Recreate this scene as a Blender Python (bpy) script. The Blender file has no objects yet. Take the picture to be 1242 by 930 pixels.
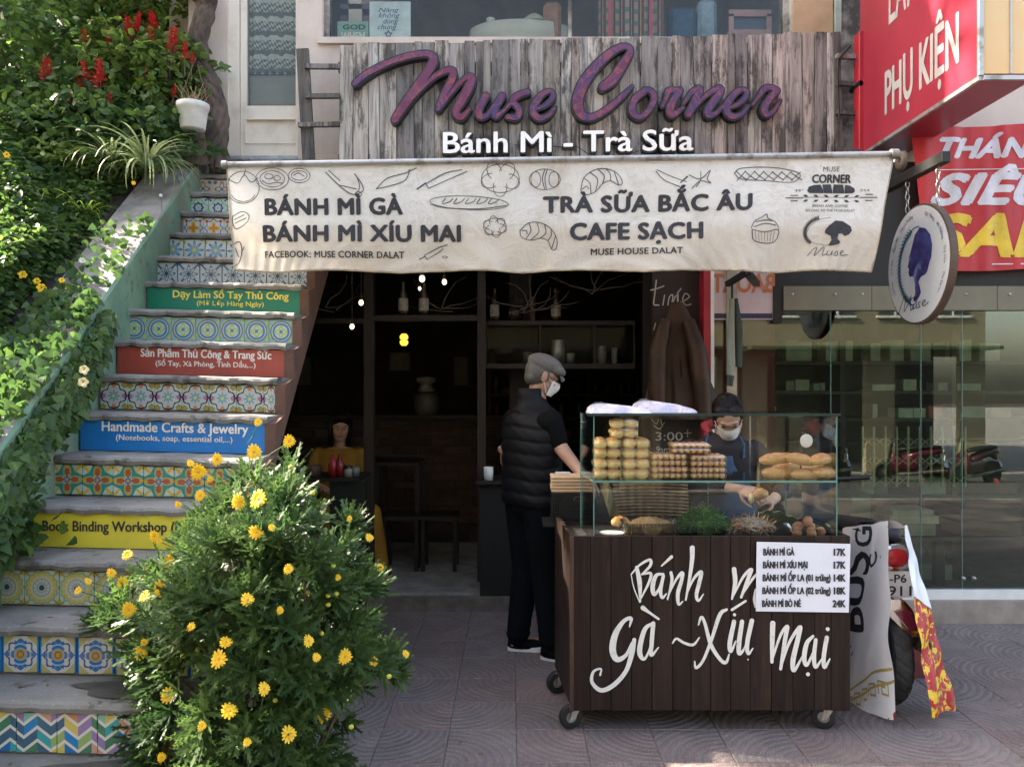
import bpy, bmesh, math, random
import numpy as np
from mathutils import Vector, Matrix
R = math.radians
random.seed(7); rng = np.random.default_rng(7)
SC = bpy.context.scene
COL = SC.collection
# ------------------------------------------------------------------ camera, sky, sun, exposure
EYE = 1.55; FPX = 932.0
cam_d = bpy.data.cameras.new('camera'); cam = bpy.data.objects.new('camera', cam_d); COL.objects.link(cam)
cam.location = (0, 0, EYE); cam.rotation_euler = (R(90), 0, 0)
cam_d.sensor_width = 36; cam_d.lens = 36*FPX/1242; cam_d.clip_start = .05; cam_d.clip_end = 500
SC.camera = cam
SUN_EL, SUN_AZ = R(38), R(-75)          # azimuth from +Y towards +X
wd = bpy.data.worlds.new('World'); SC.world = wd; wd.use_nodes = True
wn = wd.node_tree; wn.nodes.clear()
sky = wn.nodes.new('ShaderNodeTexSky'); sky.sky_type = 'NISHITA'; sky.sun_disc = False
sky.sun_elevation = SUN_EL; sky.sun_rotation = SUN_AZ
sky.dust_density = 3.5; sky.air_density = 1.0; sky.ozone_density = 1.0
bg = wn.nodes.new('ShaderNodeBackground'); bg.inputs[1].default_value = .14
wo = wn.nodes.new('ShaderNodeOutputWorld')
hz_ = wn.nodes.new('ShaderNodeMix'); hz_.data_type = 'RGBA'; hz_.blend_type = 'MULTIPLY'; hz_.inputs[0].default_value = 1
hz_.inputs[7].default_value = (1.11, 1.0, .88, 1)      # hazy, whiter sky
wn.links.new(sky.outputs[0], hz_.inputs[6]); wn.links.new(hz_.outputs[2], bg.inputs[0]); wn.links.new(bg.outputs[0], wo.inputs[0])
sl = bpy.data.lights.new('sun', 'SUN'); sl.energy = 4.6; sl.angle = R(.6); sl.color = (1, .90, .74)
so = bpy.data.objects.new('sun', sl); COL.objects.link(so)
sdir = Vector((math.sin(SUN_AZ)*math.cos(SUN_EL), math.cos(SUN_AZ)*math.cos(SUN_EL), math.sin(SUN_EL)))
so.rotation_euler = (-sdir).to_track_quat('-Z', 'Y').to_euler(); so.location = sdir*30
SC.view_settings.view_transform = 'Standard'; SC.view_settings.look = 'None'
SC.view_settings.gamma = 1; SC.view_settings.exposure = 2.82
SC.render.film_transparent = False
SC.cycles.max_bounces = 10; SC.cycles.transparent_max_bounces = 24; SC.cycles.use_denoising = True
# ------------------------------------------------------------------ helpers
def P(x, y, d):
    'point seen at photo pixel (x, y) when it stands d metres out'
    return Vector(((x-621)/FPX*d, d, EYE-(y-465)/FPX*d))
def PX(x, d): return (x-621)/FPX*d
def PZ(y, d): return EYE-(y-465)/FPX*d
ORG = {}
def org(o): return ORG.get(o.name, Vector((0, 0, 0))) if o else Vector((0, 0, 0))
def thing(name, label, cat, loc=(0, 0, 0), group=None, rot=0):
    o = bpy.data.objects.new(name, None); COL.objects.link(o); o.empty_display_size = .1
    o.location = loc; o.rotation_euler = (0, 0, rot)
    o['label'] = label; o['category'] = cat
    if group: o['group'] = group
    ORG[o.name] = Vector(loc)
    return o
def tag(o, label, cat, group=None):
    o['label'] = label; o['category'] = cat
    if group: o['group'] = group
    return o
def copy_tree(o, parent=None):
    c = o.copy(); COL.objects.link(c); c.parent = parent
    for ch in list(o.children): copy_tree(ch, c)
    return c
class MB:
    def __init__(s): s.v = []; s.f = []; s.m = []; s.uv = None; s.cur = 0; s.sm = []
    smooth = False
    def add(s, vs, fs, mi=None, smooth=None):
        b = len(s.v); s.v += [tuple(v) for v in vs]
        for f in fs:
            s.f.append(tuple(b+i for i in f)); s.m.append(s.cur if mi is None else mi); s.sm.append(s.smooth if smooth is None else smooth)
        return s
    def box(s, a, b, mi=None):
        (x0, y0, z0), (x1, y1, z1) = a, b
        x0, x1 = min(x0, x1), max(x0, x1); y0, y1 = min(y0, y1), max(y0, y1); z0, z1 = min(z0, z1), max(z0, z1)
        return s.add([(x0,y0,z0),(x1,y0,z0),(x1,y1,z0),(x0,y1,z0),(x0,y0,z1),(x1,y0,z1),(x1,y1,z1),(x0,y1,z1)],
                     [(0,3,2,1),(4,5,6,7),(0,1,5,4),(1,2,6,5),(2,3,7,6),(3,0,4,7)], mi, False)
    def bbox(s, a, b, e=.004, mi=None):
        'box with chamfered edges'
        (x0, y0, z0), (x1, y1, z1) = a, b
        x0, x1 = min(x0, x1), max(x0, x1); y0, y1 = min(y0, y1), max(y0, y1); z0, z1 = min(z0, z1), max(z0, z1)
        e = min(e, (x1-x0)*.45, (y1-y0)*.45, (z1-z0)*.45)
        vs = []; ix = {}
        for i, (x, sx) in enumerate(((x0, 1), (x1, -1))):
            for j, (y, sy) in enumerate(((y0, 1), (y1, -1))):
                for k, (z, sz) in enumerate(((z0, 1), (z1, -1))):
                    ix[i,j,k,0] = len(vs); vs.append((x, y+sy*e, z+sz*e))
                    ix[i,j,k,1] = len(vs); vs.append((x+sx*e, y, z+sz*e))
                    ix[i,j,k,2] = len(vs); vs.append((x+sx*e, y+sy*e, z))
        fs = []
        for i in (0, 1):
            q = [ix[i,0,0,0], ix[i,1,0,0], ix[i,1,1,0], ix[i,0,1,0]]; fs.append(q if i else q[::-1])
            q = [ix[0,i,0,1], ix[1,i,0,1], ix[1,i,1,1], ix[0,i,1,1]]; fs.append(q[::-1] if i else q)
            q = [ix[0,0,i,2], ix[1,0,i,2], ix[1,1,i,2], ix[0,1,i,2]]; fs.append(q if i else q[::-1])
        for a_ in (0, 1):
            for b_ in (0, 1):
                fs.append([ix[a_,b_,0,0], ix[a_,b_,0,1], ix[a_,b_,1,1], ix[a_,b_,1,0]])
                fs.append([ix[a_,0,b_,0], ix[a_,0,b_,2], ix[a_,1,b_,2], ix[a_,1,b_,0]])
                fs.append([ix[0,a_,b_,1], ix[0,a_,b_,2], ix[1,a_,b_,2], ix[1,a_,b_,1]])
                for c_ in (0, 1): pass
        for i in (0,1):
            for j in (0,1):
                for k in (0,1): fs.append([ix[i,j,k,0], ix[i,j,k,1], ix[i,j,k,2]])
        return s.add(vs, fs, mi, False)
    def bar(s, p, q, w, h=None, up=(0, 0, 1), mi=None):
        p, q = Vector(p), Vector(q); h = w if h is None else h
        d = (q-p).normalized(); u = Vector(up)
        if abs(d.dot(u)) > .98: u = Vector((0, 1, 0))
        r = d.cross(u).normalized(); u = r.cross(d)
        vs = [c + r*(a*w/2) + u*(b*h/2) for c in (p, q) for a, b in ((-1,-1),(1,-1),(1,1),(-1,1))]
        return s.add(vs, [(3,2,1,0),(4,5,6,7),(0,1,5,4),(1,2,6,5),(2,3,7,6),(3,0,4,7)], mi, False)
    def tube(s, pts, r, n=8, cap=True, mi=None, smooth=True):
        pts = [Vector(p) for p in pts]
        rs = r if isinstance(r, (list, tuple)) else [r]*len(pts)
        t = (pts[1]-pts[0]).normalized()
        a = t.orthogonal().normalized(); vs = []; fs = []
        for i, p in enumerate(pts):
            if i == 0: t = pts[1]-pts[0]
            elif i == len(pts)-1: t = pts[i]-pts[i-1]
            else: t = pts[i+1]-pts[i-1]
            t = t.normalized(); a = (a - t*a.dot(t)).normalized(); b = t.cross(a)
            for k in range(n):
                w = 2*math.pi*k/n
                vs.append(p + (a*math.cos(w)+b*math.sin(w))*rs[i])
        for i in range(len(pts)-1):
            for k in range(n):
                fs.append((i*n+k, i*n+(k+1)%n, (i+1)*n+(k+1)%n, (i+1)*n+k))
        s.add(vs, fs, mi, smooth)
        if cap:
            m = (len(pts)-1)*n
            s.add(vs[:n], [tuple(range(n))[::-1]], mi, False); s.add(vs[m:], [tuple(range(n))], mi, False)
        return s
    def lathe(s, prof, c, n=16, mi=None, smooth=True, ax='z', sx=1, sy=1):
        'prof = [(r, h)...]'
        c = Vector(c); vs = []; fs = []
        for r, h in prof:
            for k in range(n):
                w = 2*math.pi*k/n; u, v = r*math.cos(w)*sx, r*math.sin(w)*sy
                vs.append(c + (Vector((u, v, h)) if ax == 'z' else Vector((u, -h, v)) if ax == 'y' else Vector((h, u, v))))
        for i in range(len(prof)-1):
            for k in range(n): fs.append((i*n+k, i*n+(k+1)%n, (i+1)*n+(k+1)%n, (i+1)*n+k))
        return s.add(vs, fs, mi, smooth)
    def ell(s, c, rx, ry, rz, n=12, m=8, mi=None, jit=0, rot=None):
        c = Vector(c); vs = []; fs = []
        for i in range(m+1):
            ph = math.pi*i/m
            for k in range(n):
                w = 2*math.pi*k/n
                v = Vector((rx*math.sin(ph)*math.cos(w), ry*math.sin(ph)*math.sin(w), rz*math.cos(ph)))
                if jit and 0 < i < m: v *= 1+random.uniform(-jit, jit)
                if rot: v = rot @ v
                vs.append(c+v)
        for i in range(m):
            for k in range(n): fs.append((i*n+k, (i+1)*n+k, (i+1)*n+(k+1)%n, i*n+(k+1)%n))
        return s.add(vs, fs, mi, True)
    def grid(s, fn, nu, nv, mi=None, smooth=True, flip=False):
        vs = [fn(i/nu, j/nv) for j in range(nv+1) for i in range(nu+1)]; fs = []
        for j in range(nv):
            for i in range(nu):
                a = j*(nu+1)+i; q = (a, a+1, a+nu+2, a+nu+1); fs.append(q[::-1] if flip else q)
        return s.add(vs, fs, mi, smooth)
    def prism(s, poly, ext, mi=None, smooth=False):
        'poly: list of 3D points (planar), extruded by vector ext'
        n = len(poly); e = Vector(ext)
        vs = [Vector(p) for p in poly]+[Vector(p)+e for p in poly]
        fs = [tuple(range(n))[::-1], tuple(range(n, 2*n))]+[(i, (i+1)%n, n+(i+1)%n, n+i) for i in range(n)]
        return s.add(vs, fs, mi, smooth)
    def mesh(s, name, off=None):
        me = bpy.data.meshes.new(name)
        off = off or Vector((0, 0, 0))
        me.from_pydata([(v[0]-off[0], v[1]-off[1], v[2]-off[2]) for v in s.v], [], s.f)
        me.polygons.foreach_set('material_index', s.m); me.polygons.foreach_set('use_smooth', s.sm)
        me.update(); return me
    def build(s, name, mats, parent=None, local=False, fix=False):
        me = s.mesh(name, None if local else org(parent))
        if fix:
            bm = bmesh.new(); bm.from_mesh(me); bmesh.ops.recalc_face_normals(bm, faces=bm.faces); bm.to_mesh(me); bm.free()
        for m in (mats if isinstance(mats, (list, tuple)) else [mats]): me.materials.append(m)
        return link(name, me, parent)
def link(name, me, parent=None, loc=None):
    o = bpy.data.objects.new(name, me); COL.objects.link(o); o.parent = parent
    if parent: ORG[o.name] = org(parent)
    if loc is not None: o.location = loc
    return o
def piece(name, me, parent, loc, rot=None, scale=None):
    o = bpy.data.objects.new(name, me); COL.objects.link(o); o.parent = parent
    o.location = Vector(loc)-org(parent)
    if rot: o.rotation_euler = rot
    if scale: o.scale = scale
    return o
def struct(o): o['kind'] = 'structure'; return o
def stuff(o): o['kind'] = 'stuff'; return o
# ---- node expressions
class X:
    def __init__(s, nt, k): s.nt = nt; s.k = k
    def _o(s, op, *a, clamp=False):
        n = s.nt.nodes.new('ShaderNodeMath'); n.operation = op; n.use_clamp = clamp
        for i, q in enumerate((s,)+a):
            if isinstance(q, X): s.nt.links.new(q.k, n.inputs[i])
            else: n.inputs[i].default_value = q
        return X(s.nt, n.outputs[0])
    def __add__(s, b): return s._o('ADD', b)
    __radd__ = __add__
    def __sub__(s, b): return s._o('SUBTRACT', b)
    def __rsub__(s, b): return (s*-1)+b
    def __mul__(s, b): return s._o('MULTIPLY', b)
    __rmul__ = __mul__
    def __truediv__(s, b): return s._o('DIVIDE', b)
    def abs(s): return s._o('ABSOLUTE')
    def sin(s): return s._o('SINE')
    def cos(s): return s._o('COSINE')
    def frac(s): return s._o('FRACT')
    def floor(s): return s._o('FLOOR')
    def sqrt(s): return s._o('SQRT')
    def min(s, b): return s._o('MINIMUM', b)
    def max(s, b): return s._o('MAXIMUM', b)
    def pp(s, a): return s._o('PINGPONG', a)
    def atan2(s, b): return s._o('ARCTAN2', b)
    def lt(s, t, w=.04):   # soft (s < t)
        return ((s-t)*(-1/w)+.5)._o('ADD', 0., clamp=True)
    def gt(s, t, w=.04): return ((s-t)*(1/w)+.5)._o('ADD', 0., clamp=True)
    def near(s, t, h): return (s-t).abs().lt(h, max(.02, h*.5))
def rgb(c):
    if isinstance(c, str):
        c = [int(c[i:i+2], 16)/255 for i in (0, 2, 4)]
        c = [x/12.92 if x < .04045 else ((x+.055)/1.055)**2.4 for x in c]
    return (c[0], c[1], c[2], 1)
class M_:
    'material under construction'
    def __init__(s, name, rough=.6, metal=0, spec=.5):
        s.m = bpy.data.materials.new(name); s.m.use_nodes = True; s.nt = s.m.node_tree
        s.b = s.nt.nodes['Principled BSDF']; s.out = s.nt.nodes['Material Output']
        s.b.inputs['Roughness'].default_value = rough; s.b.inputs['Metallic'].default_value = metal
        s.b.inputs['Specular IOR Level'].default_value = spec
        tc = s.nt.nodes.new('ShaderNodeTexCoord'); s.tc = tc
    def coords(s, kind='Object', scale=(1, 1, 1), rnd=False):
        mp = s.nt.nodes.new('ShaderNodeMapping'); mp.inputs['Scale'].default_value = scale
        s.nt.links.new(s.tc.outputs[kind], mp.inputs[0])
        if rnd:
            oi = s.nt.nodes.new('ShaderNodeObjectInfo'); ml = s.nt.nodes.new('ShaderNodeMath'); ml.operation = 'MULTIPLY'; ml.inputs[1].default_value = 57
            s.nt.links.new(oi.outputs['Random'], ml.inputs[0]); s.nt.links.new(ml.outputs[0], mp.inputs['Location'])
        return mp.outputs[0]
    def xyz(s, kind='Object', scale=(1, 1, 1)):
        sp = s.nt.nodes.new('ShaderNodeSeparateXYZ'); s.nt.links.new(s.coords(kind, scale), sp.inputs[0])
        return [X(s.nt, o) for o in sp.outputs]
    def rand(s):
        oi = s.nt.nodes.new('ShaderNodeObjectInfo'); return X(s.nt, oi.outputs['Random'])
    def attr(s, name):
        a = s.nt.nodes.new('ShaderNodeAttribute'); a.attribute_name = name; return X(s.nt, a.outputs['Fac'])
    def noise(s, scale=5, detail=4, rough=.6, vec=None, dist=0):
        n = s.nt.nodes.new('ShaderNodeTexNoise'); n.inputs['Scale'].default_value = scale
        n.inputs['Detail'].default_value = detail; n.inputs['Roughness'].default_value = rough; n.inputs['Distortion'].default_value = dist
        s.nt.links.new(vec if vec is not None else s.tc.outputs['Object'], n.inputs['Vector'])
        return X(s.nt, n.outputs['Fac'])
    def voro(s, scale=5, feature='F1', vec=None, out='Distance'):
        n = s.nt.nodes.new('ShaderNodeTexVoronoi'); n.feature = feature; n.inputs['Scale'].default_value = scale
        s.nt.links.new(vec if vec is not None else s.tc.outputs['Object'], n.inputs['Vector'])
        return X(s.nt, n.outputs[out]) if out == 'Distance' else n.outputs[out]
    def mix(s, fac, a, b):
        n = s.nt.nodes.new('ShaderNodeMix'); n.data_type = 'RGBA'
        ins = [i for i in n.inputs if i.type == 'RGBA']
        if isinstance(fac, X): s.nt.links.new(fac.k, n.inputs[0])
        else: n.inputs[0].default_value = fac
        for q, i in ((a, ins[0]), (b, ins[1])):
            if hasattr(q, 'links'): s.nt.links.new(q, i)
            else: i.default_value = rgb(q)
        return [o for o in n.outputs if o.type == 'RGBA'][0]
    def hsv(s, col, val=None, hue=None, sat=None):
        n = s.nt.nodes.new('ShaderNodeHueSaturation'); s.nt.links.new(col, n.inputs['Color'])
        for q, nm in ((val, 'Value'), (hue, 'Hue'), (sat, 'Saturation')):
            if q is not None:
                if isinstance(q, X): s.nt.links.new(q.k, n.inputs[nm])
                else: n.inputs[nm].default_value = q
        return n.outputs[0]
    def color(s, c):
        if hasattr(c, 'links'): s.nt.links.new(c, s.b.inputs['Base Color'])
        else: s.b.inputs['Base Color'].default_value = rgb(c)
        return s
    def rough(s, x): s.nt.links.new(x.k, s.b.inputs['Roughness']); return s
    def bump(s, h, st=.3, dist=.01):
        n = s.nt.nodes.new('ShaderNodeBump'); n.inputs['Strength'].default_value = st; n.inputs['Distance'].default_value = dist
        s.nt.links.new(h.k, n.inputs['Height']); s.nt.links.new(n.outputs[0], s.b.inputs['Normal']); return s
    def translucent(s, fac, col):
        t = s.nt.nodes.new('ShaderNodeBsdfTranslucent'); mx = s.nt.nodes.new('ShaderNodeMixShader')
        if hasattr(col, 'links'): s.nt.links.new(col, t.inputs[0])
        else: t.inputs[0].default_value = rgb(col)
        mx.inputs[0].default_value = fac
        s.nt.links.new(s.b.outputs[0], mx.inputs[1]); s.nt.links.new(t.outputs[0], mx.inputs[2]); s.nt.links.new(mx.outputs[0], s.out.inputs[0])
        return s
def simple(name, c, rough=.6, c2=None, scale=8, metal=0, bump=.15, bscale=60, spec=.5, detail=5, lo=.35, hi=.65, rnd=False, stretch=(1,1,1), rvar=.0):
    'base colour varied with noise, plus fine relief'
    m = M_(name, rough, metal, spec)
    vec = m.coords('Object', stretch, rnd)
    if c2 is None:
        cc = rgb(c); c2 = tuple(x*.72 for x in cc[:3])
    n = m.noise(scale, detail, .62, vec)
    col = m.mix(n.gt((lo+hi)/2, hi-lo), c, c2)
    if rvar: col = m.hsv(col, val=m.rand()*(2*rvar)+(1-rvar))
    m.color(col)
    if bump: m.bump(m.noise(bscale, 4, .6, vec), bump, .004)
    return m.m
def glass(name, tint=(1, 1, 1), refl=1.0, base=.04, rough=.0):
    'clear pane: sees through, mirrors with Fresnel'
    m = M_(name); nt = m.nt
    tr = nt.nodes.new('ShaderNodeBsdfTransparent'); tr.inputs[0].default_value = rgb(tint)
    gl = nt.nodes.new('ShaderNodeBsdfGlossy'); gl.inputs['Roughness'].default_value = rough
    lw = nt.nodes.new('ShaderNodeFresnel'); lw.inputs[0].default_value = 1.5
    f = (X(nt, lw.outputs[0])*refl+base)._o('ADD', 0., clamp=True)
    mx = nt.nodes.new('ShaderNodeMixShader'); nt.links.new(f.k, mx.inputs[0])
    nt.links.new(tr.outputs[0], mx.inputs[1]); nt.links.new(gl.outputs[0], mx.inputs[2]); nt.links.new(mx.outputs[0], m.out.inputs[0])
    return m.m
def emit(name, c, st):
    m = M_(name); m.b.inputs['Emission Color'].default_value = rgb(c); m.b.inputs['Emission Strength'].default_value = st
    m.color(c); return m.m
# ---- strokes and lettering
def catmull(pts, n=6):
    pts = [np.array(p, float) for p in pts]
    if len(pts) < 3: return [pts[0]+(pts[-1]-pts[0])*t for t in np.linspace(0, 1, 4)]
    q = [2*pts[0]-pts[1]]+pts+[2*pts[-1]-pts[-2]]; out = []
    for i in range(1, len(q)-2):
        for k in range(n):
            t = k/n
            out.append(.5*((2*q[i])+(-q[i-1]+q[i+1])*t+(2*q[i-1]-5*q[i]+4*q[i+1]-q[i+2])*t*t+(-q[i-1]+3*q[i]-3*q[i+1]+q[i+2])*t**3))
    out.append(pts[-1]); return out
def stroke(mb, pts, mp, grow=0, depth=0, lift=0, ramp=.0, n=6, mi=None, wmul=1):
    '''pts = [(x, y, w)] in drawing units, mp(x, y, h) -> 3D with h the height off the surface.
    A flat ribbon with round ends; with depth it gets side walls down to h = lift-depth'''
    if len(pts) == 1:
        x, y, w = pts[0]; pts = [(x-.01, y, w), (x+.01, y, w)]
    q = catmull(pts, n); L = []; Rr = []; hs = []
    m = len(q)
    for i, p in enumerate(q):
        a = q[max(0, i-1)]; b = q[min(m-1, i+1)]; t = (b-a)[:2]; l = np.hypot(*t) or 1; t = t/l; nn = np.array((-t[1], t[0])); w = max(1e-4, p[2]*wmul)/2+grow
        L.append(p[:2]+nn*w); Rr.append(p[:2]-nn*w); hs.append(lift+ramp*i/m)
    def cap(c, a, sgn, w):
        th = math.atan2(a[1]-c[1], a[0]-c[0]); return [c[:2]+w*np.array((math.cos(th+sgn*k*math.pi/6), math.sin(th+sgn*k*math.pi/6))) for k in range(1, 6)]
    ring_end = cap(q[-1], L[-1], -1, max(1e-4, q[-1][2]*wmul)/2+grow); ring_st = cap(q[0], Rr[0], -1, max(1e-4, q[0][2]*wmul)/2+grow)
    vs = []; fs = []
    for i in range(m): vs += [mp(*L[i], hs[i]), mp(*Rr[i], hs[i])]
    for i in range(m-1): fs.append((2*i, 2*i+1, 2*i+3, 2*i+2))
    b = len(vs); vs += [mp(*p, hs[-1]) for p in ring_end]; fs.append(tuple([2*m-2]+list(range(b, b+5))+[2*m-1])[::-1])
    b2 = len(vs); vs += [mp(*p, hs[0]) for p in ring_st]; fs.append(tuple([1]+list(range(b2, b2+5))+[0])[::-1])
    if depth:
        loop = [(L[i], hs[i]) for i in range(m)]+[(p, hs[-1]) for p in ring_end]+[(Rr[i], hs[i]) for i in range(m-1, -1, -1)]+[(p, hs[0]) for p in ring_st]
        b = len(vs); k = len(loop)
        vs += [mp(*p, h) for p, h in loop]+[mp(*p, lift-depth) for p, h in loop]
        for i in range(k): fs.append((b+i, b+(i+1)%k, b+k+(i+1)%k, b+k+i))
    mb.add(vs, fs, mi, False)
def text_raw(s, offset=0, spacing=1.0, bold=0, shear=0):
    cu = bpy.data.curves.new('t', 'FONT'); cu.body = s; cu.size = 1; cu.offset = offset; cu.space_character = spacing; cu.shear = shear
    cu.resolution_u = 3; cu.fill_mode = 'FRONT'
    o = bpy.data.objects.new('t', cu); COL.objects.link(o)
    dg = bpy.context.evaluated_depsgraph_get(); dg.update()
    me = bpy.data.meshes.new_from_object(o.evaluated_get(dg)); 
    v = np.array([x.co[:] for x in me.vertices]); f = [tuple(p.vertices) for p in me.polygons]
    bpy.data.objects.remove(o); bpy.data.curves.remove(cu); bpy.data.meshes.remove(me)
    return v[:, :2] if len(v) else np.zeros((0, 2)), f
_cap = None
def text2d(s, x0, x1, ybase, ycap, offset=.012, spacing=1.0, shear=0, slope=0):
    'verts in drawing units (y down) with the capitals between ycap and ybase and the line from x0 to x1'
    global _cap
    if _cap is None: v, _ = text_raw('H'); _cap = v[:, 1].max()
    v, f = text_raw(s, offset, spacing, 0, shear)
    a, b = v[:, 0].min(), v[:, 0].max()
    X_ = x0+(v[:, 0]-a)*(x1-x0)/(b-a); Y_ = ybase-v[:, 1]*(ybase-ycap)/_cap+(X_-x0)*slope
    return np.stack([X_, Y_], 1), f
def subdiv(v, f, L):
    v = [tuple(p) for p in v]; out = []; st = []
    for t in f:
        for i in range(1, len(t)-1): st.append((t[0], t[i], t[i+1]))
    mid = {}
    while st:
        t = st.pop(); e = [math.hypot(v[t[i]][0]-v[t[(i+1)%3]][0], v[t[i]][1]-v[t[(i+1)%3]][1]) for i in range(3)]
        k = max(range(3), key=lambda i: e[i])
        if e[k] <= L: out.append(t); continue
        a, b, c = t[k], t[(k+1)%3], t[(k+2)%3]; key = (min(a, b), max(a, b))
        if key not in mid: mid[key] = len(v); v.append(((v[a][0]+v[b][0])/2, (v[a][1]+v[b][1])/2))
        m = mid[key]; st += [(a, m, c), (m, b, c)]
    return np.array(v), out
def letter(mb, s, mp, x0, x1, ybase, ycap, lift=.0015, mi=None, fine=0, **k):
    bold = max(0, k.get('offset', .012)-.008)*abs(ybase-ycap)*1.75; k['offset'] = 0
    v, f = text2d(s, x0, x1, ybase, ycap, **k)
    if fine: v, f = subdiv(v, f, fine)
    sh = ((0, 0),) if bold < .12 else ((-bold, 0), (bold, 0), (0, -bold*.7), (0, bold*.7), (-bold*.7, bold*.6), (bold*.7, -bold*.6))
    for q, (dx, dy) in enumerate(sh): mb.add([mp(a+dx, b+dy, lift+q*.00025) for a, b in v], f, mi, False)
def text_curved(mb, s, cx, cy, rx, ry, a0, a1, size, mp, lift=.001, mi=None):
    'letters set one by one along an ellipse, angles in degrees, y down'
    n = len(s)
    for i, ch in enumerate(s):
        if ch == ' ': continue
        a = R(a0+(a1-a0)*(i+.5)/n); v, f = text_raw(ch, .01)
        if not len(v): continue
        v = v-np.array([(v[:, 0].max()+v[:, 0].min())/2, .3]); v = v*size; 
        tx, ty = -math.sin(a)*rx, math.cos(a)*ry
        l = math.hypot(tx, ty)*(1 if a1 > a0 else -1); tx, ty = tx/l, ty/l
        mb.add([mp(cx+rx*math.cos(a)+p[0]*tx+p[1]*ty, cy+ry*math.sin(a)+p[0]*ty-p[1]*tx, lift) for p in v], f, mi, False)
def plane_px(d, tilt=0, x0=0):
    'drawing units are photo pixels on a wall facing the street at distance d'
    def mp(x, y, h=0): return ((x-621)/FPX*d, d-h, EYE-(y-465)/FPX*d)
    return mp
# ---- scatter of small leaves in one mesh
def scatter(name, tv, tf, pos, rots, sc, tint, mat, parent=None):
    tv = np.array(tv, float); N = len(pos); nv = len(tv)
    V = np.einsum('nij,vj->nvi', rots, tv)*sc[:, None, None]+pos[:, None, :]
    V = V.reshape(-1, 3)-np.array(org(parent))
    tot = np.array([len(f) for f in tf]); idx = np.concatenate([np.array(f) for f in tf]); nl = len(idx)
    loops = (idx[None, :]+(np.arange(N)*nv)[:, None]).reshape(-1)
    tots = np.tile(tot, N); starts = np.concatenate([[0], np.cumsum(tots)[:-1]])
    me = bpy.data.meshes.new(name); me.vertices.add(len(V)); me.vertices.foreach_set('co', V.astype(np.float32).ravel())
    me.loops.add(len(loops)); me.loops.foreach_set('vertex_index', loops.astype(np.int32))
    me.polygons.add(len(tots)); me.polygons.foreach_set('loop_start', starts.astype(np.int32)); me.polygons.foreach_set('loop_total', tots.astype(np.int32))
    at = me.attributes.new('tint', 'FLOAT', 'POINT'); at.data.foreach_set('value', np.repeat(tint, nv).astype(np.float32))
    me.update(calc_edges=True); me.materials.append(mat)
    return link(name, me, parent)
def rot_from(dirs, ups, roll=0.4):
    'rotation matrices whose +Y runs along dirs and +Z near ups'
    y = dirs/np.linalg.norm(dirs, axis=1, keepdims=True)
    z = ups-(ups*y).sum(1, keepdims=True)*y; z /= np.linalg.norm(z, axis=1, keepdims=True)+1e-9
    x = np.cross(y, z); return np.stack([x, y, z], 2)
def rdir(n, up=.3):
    v = rng.normal(size=(n, 3)); v[:, 2] += up; return v/np.linalg.norm(v, axis=1, keepdims=True)
LEAF_V = [(0,0,0),(-.26,.28,.07),(-.22,.66,.04),(0,1,-.08),(.26,.28,.07),(.22,.66,.04),(0,.3,0),(0,.68,-.02)]
LEAF_F = [(0,6,1),(1,6,7,2),(2,7,3),(0,4,6),(4,5,7,6),(5,3,7)]
IVY_V = [(0,0,0),(-.42,.12,.05),(-.3,.5,.06),(0,1,-.1),(.42,.12,.05),(.3,.5,.06),(0,.22,0),(0,.55,-.02)]
BLADE_V = [(-.03,0,0),(.03,0,0),(-.035,.35,.12),(.035,.35,.12),(-.028,.7,.12),(.028,.7,.12),(0,1,-.02)]
BLADE_F = [(0,1,3,2),(2,3,5,4),(4,5,6)]
def rosette(n=11, seed=3):
    'tuft of deeply cut narrow leaves, as at a shoot tip'
    r = random.Random(seed); V = []; Fc = []
    for k in range(n):
        a = k*2.4; el = R(15+60*k/n); L = r.uniform(.7, 1.)
        d = Vector((math.cos(a)*math.cos(el), math.sin(a)*math.cos(el), math.sin(el)))
        sd = Vector((-math.sin(a), math.cos(a), 0)); up = d.cross(sd)*-1
        b = len(V); w = .07
        for t, ww, dz in ((0, .5, 0), (.5, 1, .03), (1, .3, -.04)):
            c = d*L*t+up*dz; V += [c-sd*w*ww, c+sd*w*ww]
        Fc += [(b, b+1, b+3, b+2), (b+2, b+3, b+5, b+4)]
        for t in (.45, .68, .85):
            for s_ in (-1, 1):
                c = d*L*t; q = c+d*.15+sd*s_*.19*(1.25-t); b = len(V); e = d*.045
                V += [c-e, c+e*1.6, q]; Fc.append((b, b+1, b+2) if s_ > 0 else (b+1, b, b+2))
    return [tuple(v) for v in V], Fc
def remesh(mb, voxel, name, mat, parent, smooth=3, dec=None):
    me = mb.mesh('tmp', org(parent)); o = bpy.data.objects.new('tmp', me); COL.objects.link(o)
    md = o.modifiers.new('r', 'REMESH'); md.mode = 'VOXEL'; md.voxel_size = voxel; md.use_smooth_shade = True
    if smooth: s_ = o.modifiers.new('s', 'SMOOTH'); s_.iterations = smooth; s_.factor = .5
    if dec: d_ = o.modifiers.new('d', 'DECIMATE'); d_.ratio = dec
    dg = bpy.context.evaluated_depsgraph_get(); dg.update()
    m2 = bpy.data.meshes.new_from_object(o.evaluated_get(dg)); bpy.data.objects.remove(o); bpy.data.meshes.remove(me)
    m2.name = name; m2.materials.clear(); m2.materials.append(mat)
    m2.polygons.foreach_set('use_smooth', [True]*len(m2.polygons))
    return link(name, m2, parent)
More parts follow.
